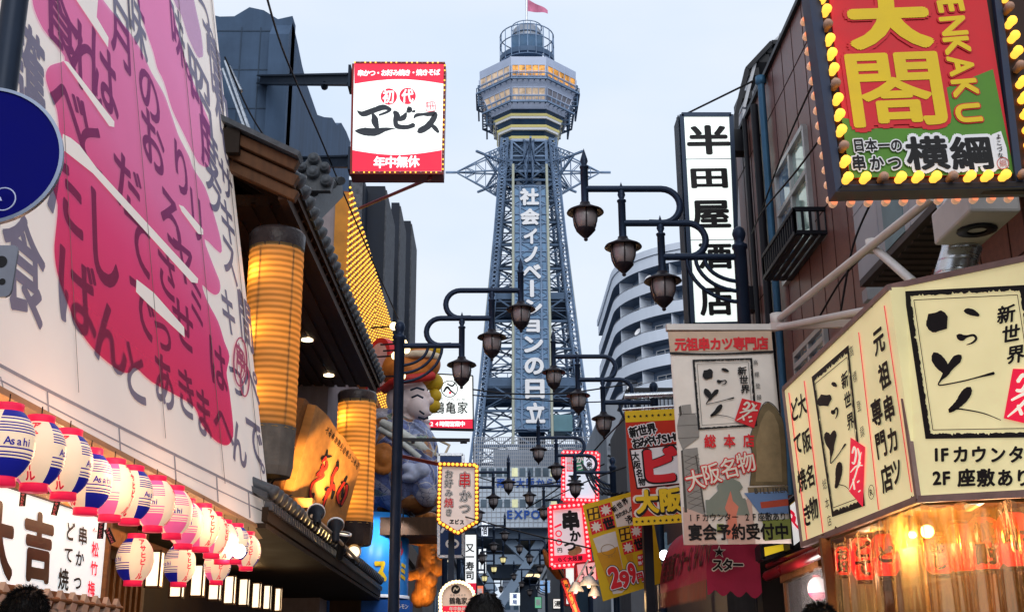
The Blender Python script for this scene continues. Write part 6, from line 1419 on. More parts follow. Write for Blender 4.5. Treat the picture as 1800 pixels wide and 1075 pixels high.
# shop under it: posts, wall, plastic curtains, red lanterns, bulbs
ish = thing('skewer_shop', 'skewer shop on the right with amber plastic curtains below the cream corner sign', 'shop', (2.6, 6.4, 0))
cA, cB, cC = P(1411, 957, yF2), P(1615, 877, yC), P(1900, 862, 5.15)
m_ = MB(); m_.box((3.35, 4.6, 0), (3.5, 8.6, 3.2)); m_.build('back_wall', mat('shop_wall_cream', (.45, .36, .26), .7, var=.2, scale=2), ish)
m_ = MB(); m_.prism([cA + V3((.06, .0, -.02)), cB + V3((.04, .08, -.02)), cC + V3((.1, .12, -.02)), V3((3.5, cC.y, cB.z)), V3((3.5, cA.y, cA.z))], (0, 0, .06)); m_.build('ceiling', mat('shop_ceiling', (.14, .08, .04), .6, var=.3), ish)
m_ = MB(); m_.bar(P(1449, 945, 7.6), P(1466, 1090, 7.6), .05, .06); m_.bar(P(1455, 940, 7.6), P(1449, 945, 7.6), .05); m_.build('post', wood2, ish)
m_ = MB(); a = P(1474, 955, 7.7); b_ = P(1540, 955, 7.3); m_.sheet([a, b_, b_ - V3((0, 0, 1.5)), a - V3((0, 0, 1.5))]); m_.build('white_panel', mat('shop_panel_white', (.55, .5, .45), .5, var=.12), ish)
m_ = MB(); m_.box((2.6, 6.3, .6), (3.3, 8.2, P(1560, 1018, 7).z)); m_.build('counter_screen', mat('screen_brown', (.1, .04, .02), .6, var=.4), ish)
pv, n_, l_n, tr_, df_, mx_ = film('amber_plastic', (.96, .82, .5), (.5, .33, .12), .17)
tl_ = n_.new('ShaderNodeBsdfTranslucent'); tl_.inputs[0].default_value = (.95, .66, .28, 1); l_n.new(tl_.outputs[0], mx_.inputs[2])
g_ = n_.new('ShaderNodeBsdfGlossy'); g_.inputs['Roughness'].default_value = .12; g_.inputs[0].default_value = (.9, .8, .6, 1); m3 = n_.new('ShaderNodeMixShader'); m3.inputs[0].default_value = .13
o_ = [q for q in n_ if q.type == 'OUTPUT_MATERIAL'][0]; l_n.new(mx_.outputs[0], m3.inputs[1]); l_n.new(g_.outputs[0], m3.inputs[2]); l_n.new(m3.outputs[0], o_.inputs[0])
random.seed(11)
def curtain(name, p, q, dz, n, amp, m, parent, off=V3((0, 0, 0))):
    m_ = MB(); d = (q - p).normalized(); nn = V3((-d.y, d.x, 0)).normalized(); ph = [random.uniform(0, 6) for _ in range(6)]
    fr_ = [n * 1.0, n * 2.3, n * .6]
    def f(u, v):
        w = math.sin(u * fr_[0] + ph[0] + v * .4) * .5 + math.sin(u * fr_[1] + ph[1] - v * .3) * .3 + math.sin(u * fr_[2] + ph[2]) * .5
        return p.lerp(q, u) + nn * amp * w * (.3 + .9 * v) + off + V3((0, 0, -dz * v - .03 * abs(math.sin(u * n * .5)) * (1 - v)))
    m_.grid(f, 110, 10); return m_.build(name, m, parent)
k0 = cA.lerp(cB, .27)
curtain('plastic_curtain', k0, cB + V3((.0, .0, 0)), 1.9, 40, .05, pv, ish, V3((.03, .02, -.03)))
curtain('plastic_curtain', cB + V3((.02, .02, 0)), cC, 1.9, 34, .05, pv, ish, V3((.0, .02, -.03)))
curtain('curtain_valance', cB.lerp(cA, .35) + V3((-.005, -.01, 0)), cB, .2, 30, .03, pv, ish, V3((.0, 0, -.02))); curtain('curtain_valance', cB + V3((.0, -.015, 0)), cC + V3((0, -.02, 0)), .2, 22, .03, pv, ish, V3((0, 0, -.02)))
redl = mat('red_lantern_paper', (.9, .018, .02), .4, var=.2, scale=4, emit=1.0); pinkl = mat('pink_lantern_paper', (.92, .04, .05), .4, var=.2, scale=4, emit=.9)
for i, (x, y, rx, ry, Y, mm, tx, lab) in enumerate(((1482, 985, 13, 24, 7.5, redl, 'お好', 'small red paper lantern at the left edge of the plastic curtains'), (1517, 982, 22, 36, 7.2, redl, 'どて', 'red paper lantern behind the plastic curtain beside the small one'), (1556, 975, 24, 36, 7.0, redl, 'ど', 'red paper lantern behind the left plastic curtain near the corner'),
                                           (1650, 975, 26, 32, 6.5, pinkl, 'めし', 'pinkish red lantern just right of the glaring bulb behind the curtain'), (1690, 962, 28, 40, 6.4, redl, '', 'plain red lantern between the pinkish one and the shochu one'), (1732, 955, 30, 44, 6.2, redl, '焼酎', 'red lantern with the two black characters for spirits behind the front curtain'), (1785, 948, 32, 46, 6.1, pinkl, '牛', 'red lantern with the character for beef at the right edge'))):
    p = P(x, y, Y); k = mpp(p); t = thing('red_lantern', lab, 'lantern', p - V3((0, 0, ry * k)), 'red lanterns behind the plastic curtains')
    m_ = MB(); mm_ = 24; m_.lathe([(rx * k * (1 - abs(j / mm_ * 2 - 1) ** 4 * .45) * (1 - .015 * (j % 2)), ry * k * (j / mm_ * 2 - 1)) for j in range(mm_ + 1)], p, 28); m_.build('paper_shade', mm, t)
    m_ = MB(); m_.lathe([(0, ry * k), (rx * k * .55, ry * k), (rx * k * .55, ry * k + .02), (0, ry * k + .02)], p, 16); m_.lathe([(0, -ry * k - .02), (rx * k * .55, -ry * k - .02), (rx * k * .55, -ry * k), (0, -ry * k)], p, 16); m_.build('cap_rings', ink, t)
    if tx:
        m_ = MB(); dd = (CAM - p); an0 = math.atan2(dd.y, dd.x); sz = ry * k * 1.7 / max(2, len(tx))
        for j, c in enumerate(tx):
            vs, fs = glyph(c, .06); m_.add([p + V3(((rx * k + .004) * math.cos(an0 + (a - .5) * sz / (rx * k)), (rx * k + .004) * math.sin(an0 + (a - .5) * sz / (rx * k)), ((len(tx) - 1) / 2 - j) * sz + (b - .38) * sz)) for a, b, _ in vs], fs)
        m_.build('lettering', ink, t)
hot = mat('hot_bulb', (1, .82, .5), .3, emit=14)
for x, y, r, e, lab in ((1630, 933, .034, 11, 'glaring bare bulb hanging behind the corner of the plastic curtain'), (1604, 939, .02, 8, 'smaller bare bulb just left of the glaring one')):
    p = P(x, y, 6.25); m_ = MB(); t = thing('bare_bulb', lab, 'bulb', p); m_.ball(p, r, 14); m_.build('glass', hot, t); m_ = MB(); m_.tube([p + V3((0, 0, r * .8)), p + V3((0, 0, .1))], .012, 6); m_.build('socket', black, t); lamp('bulb_light', p + V3((.02, .06, -.05)), e, (1, .66, .28), .04)
lamp('shop_light', P(1760, 920, 5.9), 8, (1, .5, .22), .1); lamp('shop_light', P(1530, 940, 7.2), 12, (1, .7, .4), .1)
m_ = MB(); m_.bar(P(1700, 893, 6), P(1726, 878, 5.9), .03); tag(m_.build('tube_light', mat('tube_dim', (.8, .85, .7), .3, emit=.7)), 'short pale tube light tucked under the front of the cream corner sign', 'light')
# left neighbour: red pipes, clear curtain, pink lantern
nbh = thing('neighbour_stall', 'dark stall with red pipes and a clear plastic curtain left of the skewer shop', 'shop', (2.6, 8.8, 0))
m_ = MB(); m_.tube([P(1349, 1012, 9.4), P(1447, 968, 7.9)], .04, 10); m_.tube([P(1349, 994, 9.5), P(1440, 958, 8.2)], .02, 8); m_.build('red_pipes', mat('pipe_red', (.22, .012, .015), .3), nbh)
m_ = MB(); m_.bar(P(1378, 1018, 9.0), P(1445, 988, 8.3), .06, .05); m_.bar(P(1380, 1018, 9), P(1386, 1090, 9), .03); m_.build('curtain_frame', wood2, nbh)
m_ = MB(); m_.box((2.1, 9.6, 0), (4, 9.8, 2.6)); m_.build('back_wall', mat('stall_dark', (.02, .015, .013), .7), nbh)
clp, n_, l_n, tr_, df_, mx_ = film('clear_plastic', (.85, .87, .88), (.5, .52, .52), .25)
curtain('clear_curtain', P(1380, 1018, 8.95), P(1446, 990, 8.25), 1.2, 22, .02, clp, nbh)
p = P(1437, 1034, 8.5); k = mpp(p); t = thing('pink_lantern', 'round pink and white paper lantern behind the clear plastic curtain', 'lantern', p)
m_ = MB(); m_.lathe([(17 * k * math.sqrt(max(.06, 1 - (j / 12 * 2 - 1) ** 2 * .9)), 20 * k * (j / 12 * 2 - 1)) for j in range(13)], p, 24, mif=lambda i, j: 1 if i < 4 else 0); m_.build('paper_shade', [lit('pale_paper', (.9, .75, .72), .7), lit('pink_paper', (.9, .12, .22), .6)], t); m_ = MB(); m_.lathe([(0, 0), (7 * k, 0), (7 * k, .015), (0, .015)], p + V3((0, 0, 20 * k)), 14); m_.build('top_ring', red, t); lamp('pink_lantern_light', p + V3((-.2, -.15, 0)), 6, (1, .8, .75), .1)
vsn = lit_sign('edge_sign', 'small white and yellow sign with red katakana squeezed between the banner and the cream sign', [(1384, 884), (1404, 868), (1412, 950), (1392, 965)], 8.9, lit('edge_white', (.85, .86, .86), .6), frame=black)
m_ = MB(); vsn.fit(m_, 'ビ', 1389, 888, 1406, 938, .08); vsn.part(m_, 'red_lettering', litred); m_ = MB(); vsn.shape(m_, [(1384, 884), (1404, 868), (1405, 874), (1385, 891)], .003); vsn.part(m_, 'yellow_strip', yellow)
ys_ = lit_sign('yellow_strip_sign', 'yellow strip sign below the hanging logo banner', [(1339, 958), (1404, 948), (1404, 962), (1341, 982)], 9.1, lit('strip_yellow', (.85, .62, .03), .5), frame=black)

# ------------------------------------------------------------------ hanging logo banner
YN = 8.4; BQ = [(1176, 584), (1356, 582), (1392, 954), (1202, 957)]
nb = Board('logo_banner', 'cream hanging cloth banner with brushed logo, tower drawing and red lettering', 'banner', *[P(x, y, YN) for x, y in BQ])
m_ = MB(); q = [V3(nb.uv(*a)) for a in BQ]
m_.grid(lambda u, v: (lambda a: (a.x, a.y, -.012 + .0045 * math.sin(u * 7 + v * 3) * v))(q[3].lerp(q[2], u).lerp(q[0].lerp(q[1], u), 1 - v)), 24, 24)
clothb = mat('banner_cloth', (.76, .71, .66), .75, var=.12, scale=2.5, bump=.12)
nb.part(m_, 'cloth', clothb).modifiers.new('thick', 'SOLIDIFY').thickness = .006
m_ = MB(); nb.slab(m_, [(1174, 583), (1356, 581), (1358, 616), (1178, 618)], -.006, .001); nb.part(m_, 'header_strip', mat('header_tan', (.56, .42, .32), .7, var=.15))
m_ = MB(); nb.stroke(m_, [(1178, 621, 4), (1260, 622, 3), (1358, 618, 4)]); logo(nb, m_, [(1217, 632), (1322, 629), (1331, 748), (1227, 755)], thick=20)  # first stroke paints the header strip's shadow line onto the cloth
for c, x, y in (('高', 1328, 637), ('標', 1330, 658), ('登', 1332, 678), ('録', 1334, 698)): nb.ch(m_, c, x, y, 9, 10, .0)
nb.row(m_, '宴会予約受付中', 1222, 935, 1374, 933, k=1.0, asp=1.15, bold=.035); nb.row(m_, '1Fカウンター', 1214, 909, 1292, 908, k=1.0, asp=1.2, bold=.015); nb.row(m_, '2F座敷あり', 1313, 908, 1376, 907, k=1.05, asp=1.2, bold=.015); nb.part(m_, 'lettering', ink, )
m_ = MB(); nb.row(m_, '元祖串カツ専門店', 1196, 605, 1340, 603, k=1.05, asp=1.1, bold=.045); nb.row(m_, '総本店', 1248, 775, 1316, 774, k=.62, asp=1.15, bold=.03)
for c, x, y in (('大', 1221, 843), ('阪', 1250, 832), ('名', 1282, 822), ('物', 1311, 812)): nb.ch(m_, c, x, y, 34, 37, .07, .005, rot=.2)
nb.part(m_, 'red_lettering', red); m_ = MB()
for c, x, y in (('大', 1221, 843), ('阪', 1250, 832), ('名', 1282, 822), ('物', 1311, 812)): nb.ch(m_, c, x, y, 34, 37, .015, .0085, rot=.2)
nb.part(m_, 'white_lettering', cream); stamp(nb, [(1304, 700), (1338, 708), (1325, 752), (1291, 739)], 0)
tg_ = mat('drawing_grey', (.26, .25, .24), .7, var=.15); tg2 = mat('drawing_grey_dark', (.07, .065, .06), .7)
m_ = MB()
for s in ([(1198, 712), (1214, 710), (1216, 726), (1200, 728)], [(1194, 728), (1222, 726), (1229, 746), (1229, 768), (1200, 790), (1192, 770), (1190, 748)], [(1200, 789), (1226, 786), (1240, 905), (1206, 905)]): nb.shape(m_, s, .0018)
nb.part(m_, 'tower_drawing', tg_); m_ = MB()
for s in ([(1193, 715), (1197, 712), (1199, 728), (1195, 732)], [(1197, 792), (1200, 790), (1208, 900), (1203, 900)], [(1222, 800), (1224, 800), (1240, 900), (1237, 900)]): nb.shape(m_, s, .0022)
for y in (770, 748, 728): nb.stroke(m_, [(1192, y, .8), (1228, y - 2, .8)], .0024)
for k in range(8): nb.stroke(m_, [(1203 + k, 800 + 12 * k, .7), (1230 + k, 806 + 12 * k, .7)], .0024); nb.stroke(m_, [(1228 + k, 798 + 12 * k, .7), (1203 + k, 811 + 12 * k, .7)], .0024)
nb.part(m_, 'drawing_lines', tg2)
m_ = MB(); nb.shape(m_, [(1318, 853), (1322, 800), (1318, 770), (1330, 735), (1340, 712), (1350, 706), (1364, 716), (1376, 740), (1381, 780), (1384, 852)], .002); nb.part(m_, 'arched_panel', mat('panel_brown', (.16, .12, .065), .7, var=.35, scale=6)); m_ = MB(); nb.shape(m_, [(1328, 846), (1330, 800), (1328, 775), (1337, 742), (1345, 725), (1351, 720), (1360, 728), (1368, 746), (1372, 782), (1375, 846)], .0025); nb.part(m_, 'inner_panel', mat('panel_tan', (.27, .2, .11), .7, var=.25, scale=9))
m_ = MB(); nb.stroke(m_, [(1318, 853, 1.4), (1322, 800, 1.4), (1318, 770, 1.4), (1330, 735, 1.4), (1340, 712, 1.4), (1350, 706, 1.4), (1364, 716, 1.4), (1376, 740, 1.4), (1381, 780, 1.4), (1384, 852, 1.4)], .003); nb.row(m_, 'BILLIKEN', 1329, 862, 1381, 860, k=1.6, asp=1.1, bold=.03); nb.part(m_, 'plinth_lettering', tg2)
m_ = MB(); nb.shape(m_, [(1314, 856), (1385, 853), (1386, 867), (1316, 870)], .002); nb.part(m_, 'plinth', mat('plinth_brown', (.2, .15, .09), .7))
for nm, c, ps in (('castle_drawing', (.2, .23, .2), [[(1260, 853), (1268, 845), (1283, 838), (1300, 846), (1306, 856), (1300, 862), (1306, 876), (1244, 880), (1262, 862)], [(1240, 878), (1310, 875), (1318, 905), (1242, 905)]]), ('blue_field', (.13, .22, .42), [[(1308, 866), (1384, 862), (1386, 902), (1336, 903)]]), ('red_field', (.42, .07, .04), [[(1336, 882), (1385, 876), (1386, 888), (1338, 893)]]),
                  ('green_field', (.2, .24, .06), [[(1340, 914), (1389, 911), (1391, 946), (1344, 950)], [(1260, 920), (1272, 920), (1272, 934), (1260, 934)]]), ('pink_field', (.55, .38, .33), [[(1200, 890), (1240, 905), (1262, 955), (1203, 957)], [(1275, 900), (1320, 872), (1328, 955), (1280, 955)]]), ('small_tower', (.6, .2, .14), [[(1284, 862), (1288, 880), (1298, 890), (1294, 905), (1298, 945), (1276, 946), (1280, 905), (1274, 892)]])):
    m_ = MB()
    for j, s in enumerate(ps): nb.shape(m_, s, .002 + .0003 * j + {'castle_drawing': .0012, 'blue_field': .0018, 'red_field': .0024, 'green_field': .0006, 'pink_field': 0, 'small_tower': .003}[nm])
    nb.part(m_, nm, mat('print_' + nm, c, .7, var=.1))
wp_ = mat('pole_white', (.55, .52, .5), .4, .1, var=.12)
bf = thing('banner_pole', 'white painted pole holding the logo banner out from the brown wall', 'bracket', P(1367, 565, 8.4))
m_ = MB(); m_.bar(P(1171, 576, 8.42), P(1362, 576, 8.42), .06, .045); m_.bar(P(1358, 574, 8.42), P(1542, 566, 7.4), .06, .05); m_.build('banner_bar', wp_, bf)
for a, b_ in ((P(1367, 562, 8.4), P(1640, 346, 6.0)), (P(1533, 432, 6.9), P(1606, 496, 6.1)), (P(1360, 577, 8.42), P(1525, 545, 7.2))): m_ = MB(); m_.tube([a, b_], .026, 10); m_.build('strut', wp_, bf)
m_ = MB(); m_.lathe([(.0, -.05), (.055, -.05), (.055, .05), (0, .05)], P(1367, 563, 8.4), 10); m_.lathe([(0, -.04), (.04, -.04), (.04, .04), (0, .04)], P(1533, 432, 6.9), 10); m_.build('joint', wp_, bf); m_ = MB(); p = P(1532, 523, 7.4); m_.box((p.x - .06, 7.3, p.z - .04), (p.x + .06, 7.4, p.z + .04)); m_.build('wall_plate', grey, bf)

# ------------------------------------------------------------------ red yellow souvenir banner
YR = 12.0; RQ = [(1098, 722), (1232, 716), (1246, 914), (1113, 924)]
rbn = Board('souvenir_banner', 'red banner with yellow starred strips and large katakana, partly behind the logo banner', 'banner', *[P(x, y, YR) for x, y in RQ])
m_ = MB(); rbn.slab(m_, RQ, -.02, 0); rbn.part(m_, 'cloth', mat('souvenir_red', (.52, .03, .012), .5, var=.1))
m_ = MB(); rbn.shape(m_, [(1098, 722), (1232, 716), (1234, 735), (1099.5, 742)], .002); rbn.part(m_, 'yellow_strip', yellow); m_ = MB(); rbn.shape(m_, [(1112, 909), (1245, 899), (1246, 914), (1113, 924)], .002); rbn.part(m_, 'yellow_strip', yellow)
m_ = MB()
for y in (731, 915):
    for k in range(12): x = 1105 + k * 10.5 + (0 if y < 800 else 14); yy = y - .05 * (x - 1105) + (2 if y > 800 else 1); rbn.shape(m_, [(x + (3.4 if j % 2 == 0 else 1.4) * math.sin(math.pi * j / 5), yy - (3.4 if j % 2 == 0 else 1.4) * math.cos(math.pi * j / 5)) for j in range(10)], .004)
rbn.part(m_, 'stars', ink)
m_ = MB(); m2 = MB(); m3 = MB()
for t_, x0, y0, x1, y1, w in (('新世界', 1114, 759, 1145, 753, 17), ('おみやげSHOP', 1118, 778, 1205, 764, 16)):
    for i, c in enumerate(t_): t = i / (len(t_) - 1); x, y = x0 + (x1 - x0) * t, y0 + (y1 - y0) * t; rbn.ch(m_, c, x, y, w * (1.25 if ord(c) < 128 else 1), w * 1.15, .14, .004, rot=.15); rbn.ch(m2, c, x, y, w * (1.25 if ord(c) < 128 else 1), w * 1.15, .05, .0065, rot=.15)
rbn.shape(m_, [(1109, 791), (1236, 777), (1240, 844), (1121, 856)], .003); rbn.part(m_, 'white_field', white)
for a, b_ in (((1107, 789), (1237, 775)), ((1237, 775), (1241, 846)), ((1241, 846), (1120, 858)), ((1120, 858), (1107, 789))): rbn.stroke(m2, [(*a, 2.2), (*b_, 2.2)], .0055)
for c, x, y in (('大', 1117, 801), ('阪', 1120, 816), ('名', 1124, 831), ('物', 1128, 846)): rbn.ch(m2, c, x, y, 13, 15, .04, .005)
m4 = MB(); rbn.fit(m2, 'ビ', 1129, 781, 1196, 850, .08, .0065); rbn.fit(m4, 'ビ', 1132, 784, 1193, 847, .065, .009)
rbn.fit(m2, 'リ', 1196, 784, 1228, 844, .07, .0065); rbn.fit(m4, 'リ', 1198, 786, 1226, 842, .055, .009)
for c, x in (('大', 1137), ('阪', 1178), ('名', 1218)): rbn.ch(m_ if False else m3, c, x, 882 - (x - 1137) * .09, 44, 46, .12, .004); rbn.ch(m2, c, x + 1.5, 883 - (x - 1137) * .09, 42, 44, .09, .0065); m4b = None
rbn.part(m3, 'white_outline', cream); rbn.part(m2, 'black_lettering', ink); rbn.part(m4, 'red_lettering', red)
m_ = MB()
for c, x in (('大', 1137), ('阪', 1178), ('名', 1218)): rbn.ch(m_, c, x, 881 - (x - 1137) * .09, 40, 42, .05, .009)
rbn.part(m_, 'yellow_lettering', yellow)
m_ = MB(); m_.tube([P(1094, 719, 12.03), P(1240, 710, 12.03)], .014, 6); m_.tube([P(1098, 696, 12.1), P(1240, 690, 12.1)], .03, 6); m_.build('top_rod', silver, rbn.root)

# ------------------------------------------------------------------ yellow beer banner, askew
YBE = 13.2; EQ = [(1024, 887), (1138, 856), (1168, 1022), (1060, 1056)]
be = Board('beer_banner', 'yellow beer banner hanging askew with a filled glass and a red price', 'banner', *[P(x, y, YBE) for x, y in EQ])
m_ = MB(); be.slab(m_, EQ, -.02, 0); be.part(m_, 'cloth', mat('beer_yellow', (.62, .42, .015), .55, var=.1))
z8 = lambda x, y: (940 + x * .2186, 840 + y * .2186)
db_ = mat('beer_dark_red', (.13, .012, .012), .5); gold2 = mat('beer_gold', (.72, .42, .02), .4, var=.15)
m_ = MB()
for s in ([(415, 250), (508, 222), (530, 318), (435, 345)], [(672, 408), (758, 385), (778, 485), (694, 512)]): be.shape(m_, [z8(*p) for p in s], .003)
be.part(m_, 'dark_squares', mat('beer_brown', (.05, .02, .012), .5)); m_ = MB()
for s in ([(512, 222), (605, 192), (628, 290), (535, 318)], [(436, 350), (530, 325), (552, 420), (460, 455)], [(535, 325), (630, 298), (650, 395), (558, 422)], [(764, 385), (865, 360), (882, 465), (784, 490)], [(700, 520), (786, 495), (800, 590), (718, 615)], [(790, 490), (878, 470), (890, 568), (806, 590)]): be.shape(m_, [z8(*p) for p in s], .003)
be.part(m_, 'red_squares', red); m_ = MB()
for cx, cy in ((472, 284), (726, 448)):
    for dx in (-20, 22):
        for dy in (-24, 24): be.shape(m_, [z8(cx + dx + a * 14 + dy * .12, cy + dy + b * 16 - dx * .25) for a, b in ((-1, -1), (1, -1.2), (1, 1), (-1, 1.2))], .005)
be.part(m_, 'window_squares', gold2); m_ = MB()
for cx, cy, r in ((570, 255, 42), (494, 390, 42), (816, 425, 42), (750, 556, 40)): be.shape(m_, [z8(cx + r * (1.15 if j % 2 else .62) * math.sin(math.pi * j / 9), cy - r * (1.15 if j % 2 else .62) * math.cos(math.pi * j / 9)) for j in range(18)], .005)
be.shape(m_, [z8(*p) for p in ((620, 190), (772, 148), (800, 370), (660, 392))], .0025); be.part(m_, 'white_bursts', cream)
m_ = MB(); be.ch(m_, '世', *z8(595, 362), 20, 22, .06, .006); be.ch(m_, '世', *z8(842, 528), 20, 22, .06, .006)
for t_, x0, y0, x1, y1, w in (('新世界', 640, 245, 725, 185, 11), ('おためしの', 665, 300, 775, 245, 9), ('浅', 760, 330, 765, 331, 14)):
    for i, c in enumerate(t_): be.ch(m_, c, *z8(x0 + (x1 - x0) * i / max(1, len(t_) - 1), y0 + (y1 - y0) * i / max(1, len(t_) - 1)), w, w * 1.1, .03, .0065, rot=.35)
be.part(m_, 'black_lettering', ink)
m_ = MB(); be.shape(m_, [z8(*p) for p in ((468, 485), (560, 450), (648, 425), (742, 880), (700, 920), (630, 930))], .0035); be.part(m_, 'glass_drawing', mat('foam_print', (.6, .58, .55), .5, var=.15)); m_ = MB(); be.shape(m_, [z8(*p) for p in ((496, 600), (580, 585), (668, 545), (740, 870), (700, 905), (612, 885))], .0045); be.shape(m_, [z8(*p) for p in ((730, 620), (785, 600), (800, 690), (760, 700))], .0045); be.part(m_, 'beer_drawing', mat('beer_print', (.55, .27, .015), .4, var=.2, scale=4))
m_ = MB(); be.ring(m_, *z8(590, 575), 13, 1, .0055, ry=10); be.row(m_, '一番搾り', *z8(575, 635), *z8(640, 622), k=.8, asp=1, bold=0, n=.0055); be.part(m_, 'emblem_print', mat('emblem_brown', (.25, .15, .04), .5))
m_ = MB(); m2 = MB(); m3 = MB()
for c, x0, y0, x1, y1 in (('2', 590, 702, 690, 888), ('9', 680, 740, 765, 885), ('9', 750, 675, 815, 850), ('円', 818, 755, 872, 832)):
    a, b_ = z8(x0, y0), z8(x1, y1)
    for mb, g, bo, nn in ((m_, 3.2, .11, .007), (m2, 1.8, .08, .0095), (m3, 0, .05, .012)): be.fit(mb, c, a[0] - g, a[1] - g, b_[0] + g, b_[1] + g, bo, nn, shear=.08)
be.shape(m3, [z8(*p) for p in ((825, 618), (890, 598), (900, 690), (830, 706))], .004); be.part(m_, 'price_outline', ink); be.part(m2, 'price_white', white); be.part(m3, 'price', red)
m_ = MB(); be.row(m_, '年中', *z8(843, 638), *z8(875, 628), k=.9, bold=.04, n=.006); be.row(m_, '無休', *z8(846, 680), *z8(878, 670), k=.9, bold=.04, n=.006); be.part(m_, 'white_lettering', white)
m_ = MB(); m_.box((pR.x - .0, 0, 0), (pR.x + .0, 0, 0)) if False else None

# ------------------------------------------------------------------ red bulb signs on the right, further down
YQ = 20.0; SQ = [(967, 892), (1026, 887), (1036, 990), (970, 995)]
rq = Board('red_bulb_sign', 'narrow white skewer price sign edged with glowing red bulbs right of the hall passage', 'sign', *[P(x, y, YQ) for x, y in SQ])
m_ = MB(); rq.slab(m_, SQ, -.15, 0); rq.part(m_, 'light_box', lit('pale_face', (.72, .62, .66), .42, .05))
bulb_border(rq, SQ, 40, .022, glowred, (bulb_red, bulb_red), w=9)
m_ = MB(); rq.fit(m_, '串', 988, 896, 1018, 932, .06); rq.ch(m_, 'か', 1011, 941, 20, 21, .05); rq.ch(m_, 'つ', 1002, 959, 22, 20, .05); rq.ch(m_, '円', 984, 966, 9, 9, .03); rq.part(m_, 'lettering', ink)
m_ = MB(); rq.stroke(m_, [(975, 926, 3), (986, 921, 4)]); rq.ring(m_, 982, 937, 6, 2.2); rq.ring(m_, 982.5, 952, 6, 2.2); rq.shape(m_, [(973, 976), (1031, 972), (1032, 985), (973, 989)], .002); rq.part(m_, 'red_print', litred)
m_ = MB(); rq.disc(m_, 1014, 966, 9, .003, ry=7); rq.disc(m_, 1007, 971, 9, .0035, ry=5); rq.part(m_, 'food_print', mat('food_brown', (.4, .22, .1), .5, var=.4, scale=9)); m_ = MB(); rq.row(m_, 'らく大阪屋', 984, 983, 1020, 980, k=1, bold=.03, n=.006); rq.part(m_, 'band_lettering', ink)
TQ = [(990, 795), (1051, 797), (1049, 880), (990, 878)]
r2 = Board('red_bulb_sign', 'white vertical restaurant sign edged with red bulbs behind the overhead cables', 'sign', *[P(x, y, 26) for x, y in TQ])
m_ = MB(); r2.slab(m_, TQ, -.15, 0); r2.part(m_, 'light_box', lit('pale_blue_face', (.62, .68, .78), .55, .05)); bulb_border(r2, TQ, 40, .026, glowred, (bulb_red, bulb_red), w=7)
m_ = MB(); r2.row(m_, '大衆酒人', 1035, 805, 1038, 838, k=1, bold=.03); r2.fit(m_, '立', 998, 832, 1022, 846, .08); r2.stroke(m_, [(1000, 850, 2), (1015, 856, 3), (1022, 848, 2)]); r2.stroke(m_, [(1003, 858, 3), (1026, 858, 2)]); r2.part(m_, 'lettering', ink)
m_ = MB(); r2.shape(m_, [(996, 800), (1008, 800), (1008, 828), (996, 828)], .003); r2.part(m_, 'red_patch', litred); m_ = MB(); r2.shape(m_, [(1012, 800), (1026, 800), (1026, 828), (1012, 828)], .003); r2.part(m_, 'green_patch', mat('patch_green', (.03, .2, .1), .4, emit=.2)); m_ = MB(); r2.row(m_, '新世', 1002, 807, 1002, 820, k=1, bold=.04, n=.006); r2.row(m_, 'かつ', 1019, 807, 1019, 820, k=1, bold=.04, n=.006); r2.part(m_, 'patch_lettering', white)
w2 = lit_sign('vertical_sign', 'plain white narrow lit sign below the red bulb price sign', [(993, 997), (1010, 996), (1011, 1062), (994, 1062)], 21, litwhite, frame=red)
p3 = lit_sign('pink_sign', 'pink lit sign with black kana tucked behind the beer banner', [(1012, 990), (1048, 985), (1050, 1020), (1016, 1024)], 18.5, lit('pink_face', (.85, .4, .42), .6), frame=red)
m_ = MB(); p3.ch(m_, 'じ', 1036, 1002, 18, 20, .04); p3.ch(m_, 'う', 1024, 1010, 10, 12, .03); p3.part(m_, 'lettering', ink)
o4 = lit_sign('orange_sign', 'slim orange lit banner sign leaning below the red bulb sign', [(987, 1018), (997, 1016), (1018, 1076), (1010, 1078)], 18, lit('orange_face', (.9, .25, .03), .6), frame=red)
m_ = MB(); o4.row(m_, '串カツ', 995, 1030, 1006, 1058, k=.7, bold=.03); o4.part(m_, 'lettering', ink)
for i, (x, y, w) in enumerate(((1035, 1022, 20), (1012, 1032, 15), (1045, 1040, 12))):
    p = P(x, y, 17.5); k = mpp(p); t = thing('shade_lamp', 'grey cone lamp shade below the pink sign, %s of three' % ['largest', 'middle', 'smallest'][i], 'lamp', p, 'cone lamps under the pink sign')
    m_ = MB(); m_.lathe([(w * .35 * k, 10 * k), (w * k, -6 * k), (w * .95 * k, -7 * k), (.0, -2 * k)], p, 18); m_.tube([p + V3((0, 0, 9 * k)), p + V3((.2, .1, .4))], .015, 5); m_.build('shade', grey, t); m_ = MB(); m_.ball(p - V3((0, 0, 7 * k)), 3.5 * k, 8); m_.build('bulb', bulb_red if i else bulb_pale, t)
lamp('stall_light', P(1020, 1060, 17), 60, (1, .6, .3), .1); lamp('stall_light', P(1150, 985, 13.8), 14, (.9, .95, 1), .05)
f5 = thing('fish_ornament', 'golden leaf shaped ornament under the red bulb sign', 'ornament', P(970, 1000, 20.5)); m_ = MB()
m_.tube([P(955, 965, 20.4), P(966, 985, 20.4), P(985, 1012, 20.4), P(993, 1020, 20.4)], .1, 10, rs=[.02, .1, .08, .01]); m_.build('body', gold, f5); m_ = MB(); m_.tube([P(958, 962, 20.3), P(974, 985, 20.3), P(992, 1018, 20.3)], .015, 5); m_.build('ridge', black, f5)

